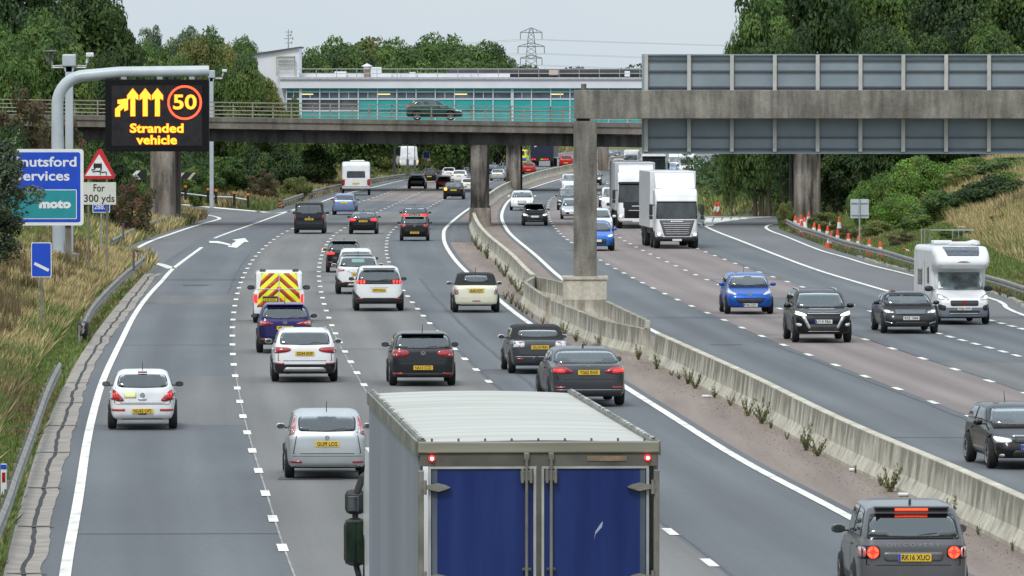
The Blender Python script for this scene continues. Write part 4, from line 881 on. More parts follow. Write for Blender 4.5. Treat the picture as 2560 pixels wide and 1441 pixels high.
words = ['left of the pair of cones on the grass under the bridge', 'right of the pair of cones on the grass under the bridge', 'leftmost cone at the foot of the right bridge pier', 'second cone from the left at the right bridge pier', 'third cone from the left, just past the right pier',
 'fourth cone from the left in the tight bunch', 'tilted cone lowest in the tight bunch by the pier', 'leaning cone at the right of the tight bunch', 'fifth cone from the left, in the middle of the bunch', 'cone standing highest at the right of the bunch', 'leftmost of the three spaced cones after the bunch',
 'middle of the three spaced cones after the bunch', 'leaning cone, right of the three after the bunch', 'strongly tilted cone in front of the barrier', 'cone behind the barrier, left of three on the grass', 'cone behind the barrier, middle of three on the grass', 'cone in front of the barrier right of the tilted one', 'cone behind the barrier, right of three on the grass',
 'cone at mid slip road left of the last three', 'third from last cone in the row', 'second from last cone in the row', 'last cone of the row nearest the motorhome', 'cone behind the barrier beside a white bag', 'left of two fallen red cones by the handrail', 'right of two fallen red cones by the handrail']
for i, (px, py, tl) in enumerate(cn):
    p, _ = hit_ground(px, py); gz_ = max(0, p.z)
    lab = 'orange and white ' + words[i] if 'cone' in words[i][:40] else 'orange and white cone, ' + words[i]
    if i == 0: c = cone0; c['label'] = 'orange and white cone, ' + words[0]; c.location = (p.x, p.y, gz_ + .0)
    else: c = dup(cone0, (p.x, p.y, gz_), label=('orange and white cone, ' + words[i])[:110])
    c.rotation_euler = (0, math.radians(tl), i * .7)
    c.scale = ((.6,) * 3) if i > 22 else (.98,) * 3
CONE_PTS = [(c.location.x, c.location.y) for c in COL.objects if c.name.startswith('traffic_cone')]
# broken concrete edging along the right verge
rsk = np.random.RandomState(17); LJ = LINE_J[np.argsort(LINE_J[:, 1])]; LJ = LJ[LJ[:, 1] < 372]; b = MB(); y = float(LJ[0, 1])
while y < 368:
    l_ = rsk.uniform(.5, 2.4); xk = np.interp(y, LJ[:, 0 + 1], LJ[:, 0]) + .78 + rsk.randn() * .06
    if rsk.rand() < .8: b.box((xk, y + l_ / 2, .03), (rsk.uniform(.14, .34), l_ - .08, .12), -math.atan2(np.interp(y + l_, LJ[:, 1], LJ[:, 0]) - np.interp(y, LJ[:, 1], LJ[:, 0]), l_), taper=(.8, .97))
    y += l_
tag(b.build('kerb', mat('kerb_rubble', (.24, .22, .19), .9, rgb2=(.40, .38, .33), scale=2, detail=8)), kind='structure')
# marker posts
mp0 = None
for (px, py, s, lab) in [(8, 1235, 120, 'white marker post with blue plate and red reflector at the left photo edge'), (334, 652, 62, 'white marker post just inside the curled barrier'), (308, 578, 50, 'small blue and white marker post in the grass near the pier')]:
    p, _ = at_scale(px, py, s); t = thing('marker_post', lab, 'marker post', tuple(p), group='marker posts on the left verge')
    hh = .55 if px != 8 else .62
    if px != 8: t.scale = (.7, .7, .7)
    b = MB(); b.bbox((0, 0, hh / 2 - .3), (.13, .06, hh + .6), .015); b.build('post', SIGNW if px == 8 else GREYP, t)
    b = MB(); b.box((0, -.036, hh * .55), (.07, .01, .2)); b.build('reflector', REDOFF, t); b = MB(); b.box((0, -.034, hh - .06), (.12, .008, .1)); b.build('number_strip', SIGNB, t)
bpw = [(443, 475), (464, 480), (520, 487), (540, 490), (586, 495), (620, 500)]
for i, (px, py) in enumerate(bpw):
    p, _ = at_scale(px, py + 10, 33.5); t = thing('bollard', ['first', 'second', 'third', 'fourth', 'fifth', 'sixth'][i] + ' black bollard with orange band from the left pier along the slip road', 'bollard', tuple(p), group='black bollards along the slip road')
    b = MB(); b.tube([(0, 0, -.3), (0, 0, .95)], .10, 10); b.build('post', INK, t); b = MB(); b.tube([(0, 0, .62), (0, 0, .8)], .108, 10); b.build('orange_band', mat('stripe_orange', (.7, .2, .03), .5), t)
for lab, pts in [('low pale rail in the grass between the black bollards on the left', [(443, 482), (490, 487), (530, 492)]), ('low pale rail in the grass at the right of the black bollards', [(535, 492), (580, 493), (620, 500)])]:
    P = [at_scale(a, c, 33.0)[0] for a, c in pts]; o = MB().tube(P, .05, 6).build('low_rail', LWHITE); tag(o, lab, 'rail')
p, _ = at_scale(1020, 422, 22)
for i, (px, tp_, bt_) in enumerate([(1019, 385, 418), (1037, 383, 420)]):
    p, _ = at_scale(px, bt_, 24.5); t = thing('signal_post', ['left', 'right'][i] + ' of two grey posts standing in front of the distant white van', 'post', tuple(p), group='posts by the distant van')
    b = MB(); b.tube([(0, 0, -.4), (0, 0, (bt_ - tp_) / 24.5 + 1.1)], .05, 6); b.bbox((0, 0, .3), (.26, .26, 1.0), .03); b.build('post', GREYP, t)

# ---- pylon and cables
PD = 2100.0; sp = FPX / PD
py_ = thing('electricity_pylon', 'steel lattice electricity pylon on the skyline above the services building', 'pylon', ((1328 - 1280) / sp, PD, 0))
PS = mat('pylon_steel', (.20, .22, .24), .6, .3, var=.1)
zz = lambda y: CAMH - (y - HORIZ) / sp
def pw(z):  # half width of the tower at height z
    return np.interp(z, [0, zz(165), zz(95), zz(72), zz(67)], [3.6, 1.75, .95, .55, .1])
lv = [0, 5, 9.5, 13.5, 17] + list(np.linspace(zz(165), zz(70), 9)); b = MB(); r_ = .11
for i in range(len(lv) - 1):
    a, c = pw(lv[i]), pw(lv[i + 1])
    for sx, sy in ((-1, -1), (1, -1), (1, 1), (-1, 1)): b.tube([(sx * a, sy * a, lv[i]), (sx * c, sy * c, lv[i + 1])], r_, 4, cap=False)
    for (s1, s2_) in (((-1, -1), (1, -1)), ((1, -1), (1, 1)), ((1, 1), (-1, 1)), ((-1, 1), (-1, -1))):
        b.tube([(s1[0] * a, s1[1] * a, lv[i]), (s2_[0] * c, s2_[1] * c, lv[i + 1])], r_ * .6, 4, cap=False); b.tube([(s2_[0] * a, s2_[1] * a, lv[i]), (s1[0] * c, s1[1] * c, lv[i + 1])], r_ * .6, 4, cap=False)
b.build('lattice_tower', PS, py_)
ins_pts = []
for yl, yt_, half in ((82, 70, 27), (117, 107, 33), (146, 139, 27)):
    b = MB(); hw = half / sp; z_ = zz(yl); zt_ = zz(yt_)
    for sg in (-1, 1):
        b.tube([(0, -.6, z_), (sg * hw, 0, z_)], r_, 4); b.tube([(0, .6, z_), (sg * hw, 0, z_)], r_, 4); b.tube([(0, 0, zt_), (sg * hw, 0, z_ + .1)], r_, 4); b.tube([(sg * hw * .5, 0, z_), (sg * hw * .5, 0, (z_ + zt_) / 2)], r_ * .7, 4)
    b.build('cross_arm', PS, py_)
    for sg in (-1, 1): b = MB(); b.tube([(sg * hw, 0, z_), (sg * hw, 0, z_ - 17 / sp)], .13, 5); b.build('insulator', PS, py_); ins_pts.append((sg * hw, z_ - 17 / sp))
WIRE = mat('cable_grey', (.30, .32, .34), .6, var=.05)
ox = (1328 - 1280) / sp
for i, (x, z_) in enumerate(ins_pts):
    b = MB(); P = [(ox + x + t * 300, PD - t * 420, z_ - 1.2 * math.sin(min(1, t) * math.pi) * 4 + t * .8) for t in np.linspace(0, 1, 12)]; b.tube(P, .035, 4)
    o = b.build('power_cable', WIRE); tag(o, ['upper left', 'upper right', 'middle left', 'middle right', 'lower left', 'lower right'][i] + ' arm power cable running off to the right of the pylon', 'power cable', 'cables on the pylon')
    b = MB(); P = [(ox + x - t * 300, PD + t * 420, z_ - 1.2 * math.sin(min(1, t) * math.pi) * 4) for t in np.linspace(0, 1, 12)]; b.tube(P, .035, 4)
    o = b.build('power_cable', WIRE); tag(o, ['upper left', 'upper right', 'middle left', 'middle right', 'lower left', 'lower right'][i] + ' arm power cable running off to the left of the pylon', 'power cable', 'cables on the pylon')
# ================================================================ vehicles: bodies grown from three silhouettes
def sdf_poly(P, U, V):
    P = np.array(P, float); d = np.full(U.shape, 1e9); s = np.ones(U.shape); n = len(P); j = n - 1
    for i in range(n):
        a, b = P[i], P[j]; e = b - a; wx, wy = U - a[0], V - a[1]
        t = np.clip((wx * e[0] + wy * e[1]) / max(e @ e, 1e-12), 0, 1)
        d = np.minimum(d, (wx - e[0] * t) ** 2 + (wy - e[1] * t) ** 2)
        c1 = V >= a[1]; c2 = V < b[1]; c3 = e[0] * wy > e[1] * wx
        flip = (c1 & c2 & c3) | (~c1 & ~c2 & ~c3); s = np.where(flip, -s, s); j = i
    return s * np.sqrt(d)
def smax(a, b, k): h = np.maximum(k - np.abs(a - b), 0) / k; return np.maximum(a, b) + h * h * k / 4
def smin(a, b, k): return -smax(-a, -b, k)
def surface_nets(Fv, org, h):
    nx, ny, nz = Fv.shape; ins = Fv < 0
    acc = np.zeros((nx - 1, ny - 1, nz - 1, 3)); cnt = np.zeros((nx - 1, ny - 1, nz - 1))
    def sl(o): return (slice(o[0], nx - 1 + o[0]), slice(o[1], ny - 1 + o[1]), slice(o[2], nz - 1 + o[2]))
    for ax in range(3):
        oth = [a for a in range(3) if a != ax]
        for i in (0, 1):
            for j in (0, 1):
                o = [0, 0, 0]; o[oth[0]] = i; o[oth[1]] = j; o2 = list(o); o2[ax] = 1
                A = Fv[sl(o)]; B = Fv[sl(o2)]; m = (A < 0) != (B < 0)
                t = np.where(m, A / np.where(np.abs(A - B) < 1e-12, 1, A - B), 0)
                for k in range(3): acc[..., k] += np.where(m, (t if k == ax else o[k]), 0)
                cnt += m
    act = cnt > 0; ids = -np.ones(act.shape, int); ids[act] = np.arange(act.sum())
    I = np.argwhere(act); V = (I + acc[act] / cnt[act][:, None]) * h + np.array(org)
    F = []
    for ax in range(3):
        a, b = [k for k in range(3) if k != ax]
        s0 = [slice(1, n - 1) for n in (nx, ny, nz)]; s0[ax] = slice(0, (nx, ny, nz)[ax] - 1); s1 = list(s0); s1[ax] = slice(1, (nx, ny, nz)[ax])
        ch = ins[tuple(s0)] != ins[tuple(s1)]; pos = np.argwhere(ch); pos[:, a] += 1; pos[:, b] += 1
        sgn = ins[tuple(s0)][ch]
        def cid(da, db):
            q = pos.copy(); q[:, a] -= da; q[:, b] -= db; return ids[q[:, 0], q[:, 1], q[:, 2]]
        q = np.stack([cid(1, 1), cid(0, 1), cid(0, 0), cid(1, 0)], 1)
        rev = sgn if ax != 1 else ~sgn
        q = np.where(rev[:, None], q, q[:, ::-1]); F.append(q)
    return V, np.vstack(F)

def chaikin(P, n=2, closed=True):
    P = [np.array(p, float) for p in P]
    for _ in range(n):
        Q = []
        for i in range(len(P)):
            a, b = P[i], P[(i + 1) % len(P)]; Q += [a * .75 + b * .25, a * .25 + b * .75]
        P = Q
    return [tuple(p) for p in P]

def soften(P, r):
    P = [np.array(p, float) for p in P]; Q = []; n = len(P)
    for i in range(n):
        a, p, c = P[i - 1], P[i], P[(i + 1) % n]; la, lc = np.linalg.norm(a - p), np.linalg.norm(c - p)
        ra_, rc_ = min(r, la * .33), min(r, lc * .33); q0, q1 = p + (a - p) / max(la, 1e-6) * ra_, p + (c - p) / max(lc, 1e-6) * rc_
        Q += [q0, q0 * .3 + q1 * .3 + p * .4, q1]
    return [tuple(q) for q in Q]

class Body:
    """vehicle body; y=0 rear bumper, y=L nose, z=0 road. kind sets the side silhouette."""
    def __init__(s, L, W, H, zb, kind='hatch', res=.045, ra=None, fa=None, R=.32, k=.16, hood=None, zh=None, tumble=.70, low=.19,
                 rs=None, rt=None, wsb=None, wst=None, plan_r=(.84, .96), boxy=0, side=None, gside=None, arch=True):
        s.L, s.W, s.H, s.zb, s.kind, s.R = L, W, H, zb, kind, R; w = W / 2; s.w = w
        s.ra = ra if ra is not None else (.78 if kind in ('hatch',) else .95); s.fa = fa if fa is not None else L - .85
        hood = hood or 1.15; zh = zh or zb - .12
        wsb = wsb if wsb is not None else L - hood; wst = wst if wst is not None else wsb - .75
        if kind == 'sedan' or kind == 'soft':
            rs = rs if rs is not None else .72; rt = rt if rt is not None else 1.55
            lower = [(.14, low + .03), (.03, .34), (0, .55), (.03, .80), (.07, zb - .01), (.22, zb + .05), (.8, zb + .06), (wsb, zb + .02), (L - .55, zh - .02), (L - .15, zh - .14), (L - .02, zh - .28), (L, .42), (L - .05, low + .03), (L - .5, low), (.6, low)]
        else:
            rs = rs if rs is not None else .10; rt = rt if rt is not None else .52
            lower = [(.14, low + .03), (.03, .34), (0, .52), (.02, .72), (.06, zb - .02), (.3, zb + .05), (wsb, zb + .02), (L - .55, zh - .02), (L - .15, zh - .14), (L - .02, zh - .28), (L, .42), (L - .05, low + .03), (L - .5, low), (.6, low)]
        if side: lower = side
        mid = (rt + wst) / 2
        green = gside or [(rs, zb - .25), (rs + .02, zb + .05), (rt, H - .05), (rt + .5, H), (mid, H + .01), (wst - .1, H - .03), (wst + .12, H - .09), (wsb + .02, zb + .03), (wsb - .1, zb - .25)]
        xr = [(w * .88, low), (w * .97, .36), (w * 1.0, .55), (w * 1.0, zb - .22), (w * .975, zb - .06), (w * .94, zb + .10), (0, zb + .14)]
        xr = [(0, low)] + xr; xr = xr[1:] + [(-a, b) for a, b in xr[::-1] if a > 0]
        gx_ = [(w * .96, zb - .3), (w * .93, zb + .02), (w * (tumble + .04), H - .08), (w * (tumble - .12), H + .015), (0, H + .03)]
        gx_ = gx_ + [(-a, b) for a, b in gx_[::-1] if a > 0]
        pr, pf = plan_r
        plan = [(w * pr * .82, -.01), (w * pr * 1.07, .10), (w * .98, .38), (w, .9), (w, L - 1.1), (w * .985, L - .6), (w * .90, L - .22), (w * .66, L - .03), (w * .3, L + .02)]
        if boxy: plan = [(w * .93, -.01), (w, .08), (w, L - .9), (w * .97, L - .45), (w * .85, L - .12), (w * .6, L + .01)]
        plan = plan + [(-a, b) for a, b in plan[::-1]]
        gp = [(w * .80, rs - .12), (w * .93, rs + .25), (w * .97, mid), (w * .94, wst + .1), (w * .84, wsb - .05), (w * .6, wsb + .10)]
        gp = gp + [(-a, b) for a, b in gp[::-1]]
        if side: xr = [(w * .97, low), (w, low + .15), (w, H - .2), (w * .96, H), (0, H + .06)]; xr = xr + [(-a, b) for a, b in xr[::-1] if a > 0]
        h = res; x = np.arange(-w - 2 * h, w + 2.01 * h, h); y = np.arange(-2.5 * h, L + 3 * h, h); z = np.arange(low - 2.5 * h, H + 3 * h, h)
        x = (np.arange(len(x)) - (len(x) - 1) / 2) * h
        Yz, Zy = np.meshgrid(y, z, indexing='ij'); Xz, Zx = np.meshgrid(x, z, indexing='ij'); Xy, Yx = np.meshgrid(x, y, indexing='ij')
        A = sdf_poly(lower, Yz, Zy)[None, :, :]; B = sdf_poly(xr, Xz, Zx)[:, None, :]; C = sdf_poly(plan, Xy, Yx)[:, :, None]
        F1 = smax(smax(A, B, k * .75), C, k)
        A = sdf_poly(green, Yz, Zy)[None, :, :]; B = sdf_poly(gx_, Xz, Zx)[:, None, :]; C = sdf_poly(gp, Xy, Yx)[:, :, None]
        F2 = smax(smax(A, B, k * .8), C, k * .9)
        F = smin(F1, F2, .05)
        if arch:
            for ay in (s.ra, s.fa):
                cyl = np.hypot(y[None, :, None] - ay, z[None, None, :] - (s.R)) - (s.R + .05)
                xx = (w - .27) - np.abs(x)[:, None, None]
                cyl = np.maximum(np.broadcast_to(cyl, F.shape), np.broadcast_to(xx, F.shape))
                F = np.maximum(F, -cyl)
        s.V, s.F = surface_nets(F, (x[0], y[0], z[0]), h)
        s.bvh = BVHTree.FromPolygons([tuple(v) for v in s.V], [tuple(int(i) for i in f) for f in s.F])
        s.wsb, s.wst, s.rs, s.rt = wsb, wst, rs, rt
    def hit(s, face, u, v):
        """face rear/front: (u,v)=(x,z); left/right: (y,z); top: (x,y)"""
        if face == 'rear': o, d = (u, -3, v), (0, 1, 0)
        elif face == 'front': o, d = (u, s.L + 3, v), (0, -1, 0)
        elif face == 'right': o, d = (3, u, v), (-1, 0, 0)
        elif face == 'left': o, d = (-3, u, v), (1, 0, 0)
        else: o, d = (u, v, 9), (0, 0, -1)
        loc, nrm, _, _ = s.bvh.ray_cast(Vector(o), Vector(d))
        return (loc, nrm) if loc is not None else (None, None)
    def shell(s, parts, parent):
        """split the body surface into named parts: list of (name, material, predicate(cx,cy,cz)) ; the rest is 'body'"""
        C = s.V[s.F].mean(1); left = np.ones(len(s.F), bool); out = {}
        e1 = s.V[s.F[:, 2]] - s.V[s.F[:, 0]]; e2 = s.V[s.F[:, 3]] - s.V[s.F[:, 1]]; N = np.cross(e1, e2); N /= np.linalg.norm(N, axis=1)[:, None] + 1e-9
        for face, poly in getattr(s, 'holes', []):
            P = np.array(poly); P = P.mean(0) + (P - P.mean(0)) * .965
            if face == 'rear': k = pt_in_poly(C[:, 0], C[:, 2], P) & (C[:, 1] < s.L * .45)
            elif face == 'front': k = pt_in_poly(C[:, 0], C[:, 2], P) & (C[:, 1] > s.L * .45) & (np.abs(N[:, 1]) > .25)
            else: k = pt_in_poly(C[:, 1], C[:, 2], P) & ((C[:, 0] > .3) if face == 'right' else (C[:, 0] < -.3)) & (np.abs(N[:, 0]) > .35)
            left &= ~k
        for name, m, pred in parts:
            sel = pred(C[:, 0], C[:, 1], C[:, 2]) & left if pred is not None else left.copy()
            left &= ~sel
            if sel.sum() == 0: continue
            F = s.F[sel]; u, inv = np.unique(F, return_inverse=True)
            out[name] = meshobj(name, s.V[u], inv.reshape(F.shape), m, parent, smooth=True)
        return out
    def patch(s, name, face, poly, m, parent, off=.008, step=.07, smooth=1, inner=None):
        """panel of its own laid on the body surface inside an outline"""
        P = soften(poly, .05 if smooth == 1 else .13) if smooth else [tuple(p) for p in poly]
        Q = []
        for i in range(len(P)):
            a = np.array(P[i]); b_ = np.array(P[(i + 1) % len(P)]); n = max(1, int(np.ceil(np.linalg.norm(b_ - a) / step)))
            for k in range(n): Q.append(tuple(a + (b_ - a) * k / n))
        inner_poly = None
        if inner is not None:
            ip = soften(inner, .05 if smooth == 1 else .13); inner_poly = []
            for i in range(len(ip)):
                a = np.array(ip[i]); b_ = np.array(ip[(i + 1) % len(ip)]); n = max(1, int(np.ceil(np.linalg.norm(b_ - a) / step)))
                for k in range(n): inner_poly.append(tuple(a + (b_ - a) * k / n))
        Qa = np.array(Q); mn, mx_ = Qa.min(0), Qa.max(0)
        gxx = np.arange(mn[0] + step * .5, mx_[0], step); gyy = np.arange(mn[1] + step * .5, mx_[1], step); inner = []
        if len(gxx) and len(gyy):
            U, W_ = np.meshgrid(gxx, gyy); inn = pt_in_poly(U, W_, Qa); dd_ = dist_poly(U, W_, Qa); k = inn & (dd_ > step * .4)
            inner = list(zip(U[k], W_[k]))
        ed = []; hole_ = inner_ = None
        if inner_poly is not None:
            hole_ = np.array(inner_poly); k0 = len(Q) + len(inner); inner = inner + [tuple(q) for q in inner_poly]; ed = [(k0 + i, k0 + (i + 1) % len(inner_poly)) for i in range(len(inner_poly))]
        r = delaunay_2d_cdt([Vector(q) for q in Q + inner], ed, [list(range(len(Q)))], 1, 1e-5)
        V = []; ok = []
        for p in r[0]:
            loc, nrm = s.hit(face, p.x, p.y)
            if loc is None: ok.append(None); V.append(None); continue
            V.append(loc + nrm * off); ok.append(nrm)
        F = [list(f) for f in r[2] if all(V[i] is not None for i in f)]
        if hole_ is not None and F:
            ce = np.array([[sum(r[0][i].x for i in f) / 3, sum(r[0][i].y for i in f) / 3] for f in F]); inh = pt_in_poly(ce[:, 0], ce[:, 1], hole_); F = [f for f, q in zip(F, inh) if not q]
        if not F: return None
        # drop faces stretched over an edge of the body
        F = [f for f in F if max((V[f[0]] - V[f[1]]).length, (V[f[1]] - V[f[2]]).length, (V[f[2]] - V[f[0]]).length) < .45]
        used = sorted({i for f in F for i in f})
        if not F: return None
        mp_ = {i: k for k, i in enumerate(used)}; VV = [V[i] for i in used]; NN = [ok[i] for i in used]
        F = [[mp_[i] for i in f] for f in F]
        nrm0 = (VV[F[0][1]] - VV[F[0][0]]).cross(VV[F[0][2]] - VV[F[0][0]])
        if nrm0.dot(NN[F[0][0]]) < 0: F = [f[::-1] for f in F]
        ec = {}
        for f in F:
            for i in range(3):
                e = (f[i], f[(i + 1) % 3]); ec[tuple(sorted(e))] = ec.get(tuple(sorted(e)), []) + [e]
        n0 = len(VV); VV2 = VV + [v - n * (off + .012) for v, n in zip(VV, NN)]; F2 = []
        for k, es in ec.items():
            if len(es) == 1: a, b_ = es[0]; F2.append([b_, a, a + n0, b_ + n0])
        o = meshobj(name, VV2, F + F2, m, parent, smooth=False)
        sm = np.zeros(len(F) + len(F2), bool); sm[:len(F)] = True; o.data.polygons.foreach_set('use_smooth', sm)
        return o

GL_REAR = see_through('rear_glass_tinted', (.60, .66, .64), base=.12); GL_FRONT = see_through('windscreen_clear', (.70, .76, .74), base=.15); GL_SIDE = see_through('side_glass', (.5, .55, .54), base=.06)
INTER = mat('cabin_dark', (.05, .05, .053), .8, var=.3, scale=6); SEATM = mat('seat_cloth', (.09, .09, .10), .9, var=.4, scale=8)
def scl(P, f): P = np.array(P, float); c = P.mean(0); return [tuple(q) for q in c + (P - c) * f]
def cabin(root, B):
    b = MB(); w = B.w; y0, y1 = B.rs + .55, B.wsb + .1
    b.box((0, (y0 + y1) / 2, (.34 + B.zb - .06) / 2), (w * 1.66, y1 - y0, B.zb - .40)); b.box((0, B.wsb - .12, B.zb - .02), (w * 1.6, .5, .12)); b.build('cabin_tub', INTER, root)
    for yy, xs in ((B.wst - .62, (-.38, .38)), (max(B.rs + .75, B.rt + .35), (-.40, .0, .40))):
        b = MB()
        for x in xs: b.bbox((x * w / .9, yy, B.zb + .03), (.46 if len(xs) == 2 else .36, .16, .34), .07); b.bbox((x * w / .9, yy + .02, min(B.H - .27, B.zb + .28)), (.24, .10, .17), .05)
        if len(xs) == 3 and B.kind == 'soft': continue
        b.build('seats', SEATM, root)
    if B.kind != 'x':
        b = MB(); c = Vector((.37 * w / .9, B.wst - .50, B.zb + .10)); b.lathe([(.001, -.24), (.17, -.2), (.22, -.05), (.17, .06), (.07, .12), (.065, .17)], tuple(c), 12); b.lathe([(.001, .14), (.075, .17), (.105, .25), (.09, .34), (.001, .39)], tuple(c), 12); b.build('seated_driver', mat('driver_dark', (.08, .07, .08), .8, rgb2=(.26, .19, .16), scale=4), root)
WHEELC = {}
def wheel(root, x, y, R, wd=.21, side=1, cover=False, far=False):
    b = MB(); t = wd / 2
    b.lathe([(R * .62, -t), (R * .9, -t), (R * .98, -t * .8), (R, -t * .45), (R, t * .45), (R * .98, t * .8), (R * .9, t), (R * .62, t)], (x, y, R), 20 if not far else 12, 'x')
    ty = b.build('tyre', TYRE, root, smooth=False, auto=40)
    r = MB(); xo = x + side * t * .72
    n = 16 if not far else 10; r.lathe([(.001, 0), (R * .16, side * .012), (R * .2, -side * .01)], (xo, y, R), n, 'x')
    r.lathe([(R * .56, side * .02), (R * .64, side * .035), (R * .64, -side * .06)], (xo, y, R), n, 'x')
    for k in range(5):
        a = k * 2 * math.pi / 5 + .3; ca, sa = math.cos(a), math.sin(a)
        P = [(-.02, .1 * R), (.02, .1 * R), (.028, .6 * R), (-.028, .6 * R)]
        V = [(xo + side * .01, y + u * ca - v * sa, R + u * sa + v * ca) for u, v in P]; r.add(V, [(0, 1, 2, 3)])
    r.lathe([(.001, 0), (R * .6, 0)], (xo - side * .05, y, R), n, 'x', 1)
    r.build('rim', [RIM, BLACKP], root)
def plate(body, root, face, x, z, txt=None, w=.52, h=.115, col=None, blue=False):
    loc, _ = body.hit(face, x, z)
    if loc is None: return None
    sg = -1 if face == 'rear' else 1
    y = loc.y + sg * .022
    b = MB(); b.bbox((x, y, z), (w, .014, h), .004)
    m = col or (PLATEY if face == 'rear' else PLATEW)
    o = b.build('number_plate', m, root)
    if blue:
        b = MB(); b.box((x + (-1 if face == 'rear' else 1) * (w / 2 - .022), y + sg * .008, z), (.042, .004, h - .006)); b.build('plate_band', PLATEB, o)
    if txt:
        lettering('plate_letters', txt, h * .98, INK, o, (x + (.015 if blue and face == 'rear' else 0), y + sg * .0095, z - .002), face, bold=.0015, width=w * .84)
    return o
def mirror(root, w, y, z, m, side, size=1.0, glassface='rear', lit=False):
    b = MB(); cx = side * (w + .10 * size)
    bm = bmesh.new(); bmesh.ops.create_icosphere(bm, subdivisions=3, radius=1.0)
    P = []
    for v in bm.verts:
        p = v.co.copy(); p = Vector((math.copysign(abs(p.x) ** .8, p.x), p.y, math.copysign(abs(p.z) ** .75, p.z)))
        yy = p.y * .095; yy = min(yy, .05) if False else max(yy, -.04)
        P.append((cx + p.x * .115 * size, y + yy * size, z + p.z * .075 * size))
    bm.verts.index_update(); b.add(P, [[v.index for v in f.verts] for f in bm.faces]); bm.free()
    o = b.build('door_mirror', m, root, smooth=True)
    b = MB(); b.box((side * (w - .01), y + .02, z - .035), (.16, .045, .03)); b.build('mirror_arm', BLACKP, o)
    b = MB(); Q = chaikin([(cx - .095 * size, z - .052 * size), (cx + .09 * size, z - .052 * size), (cx + .1 * size, z + .05 * size), (cx - .085 * size, z + .055 * size)], 2)
    b.prism(Q, 'y', y - .043 * size, y - .05 * size); b.build('mirror_glass', CHROMEG, o)
    if lit:
        b = MB(); b.bbox((side * (w + .2), y + .06, z), (.06, .10, .07), .02); b.build('indicator_lamp', AMBER, o)
CHROMEG = mat('mirror_glass', (.16, .18, .19), .06, .9, var=.2, scale=10)
def aerial(root, body, x, y, fin=False, m=BLACKP, h=.22):
    loc, _ = body.hit('top', x, y)
    if loc is None: return
    b = MB()
    if fin: b.prism([(y - .02, loc.z - .02), (y + .17, loc.z - .02), (y + .02, loc.z + .075), (y - .01, loc.z + .08)], 'x', x - .018, x + .018)
    else: b.tube([(x, y, loc.z - .01), (x, y - .03 - h * .4, loc.z + h)], [.012, .006], 6)
    b.build('aerial', m, root)
def mir(poly): return [(-a, b) for a, b in poly]
def disc_badge(root, body, face, x, z, r, m=CHROME, ring=True):
    loc, _ = body.hit(face, x, z)
    if loc is None: return
    sg = -1 if face == 'rear' else 1; y = loc.y + sg * .012; b = MB()
    b.lathe([(r * .72, -.008), (r * .72, .008), (r, .008), (r, -.008)] if ring else [(.001, .008), (r, .008), (r, -.008)], (x, y, z), 16, 'y')
    if ring:
        b.prism([(x - r * .75, z + r * .5), (x - r * .5, z + r * .6), (x, z - r * .25), (x + r * .5, z + r * .6), (x + r * .75, z + r * .5), (x + .1 * r, z - r * .75), (x - .1 * r, z - r * .75)], 'y', y - .004, y + .004)
    b.build('badge', m, root)

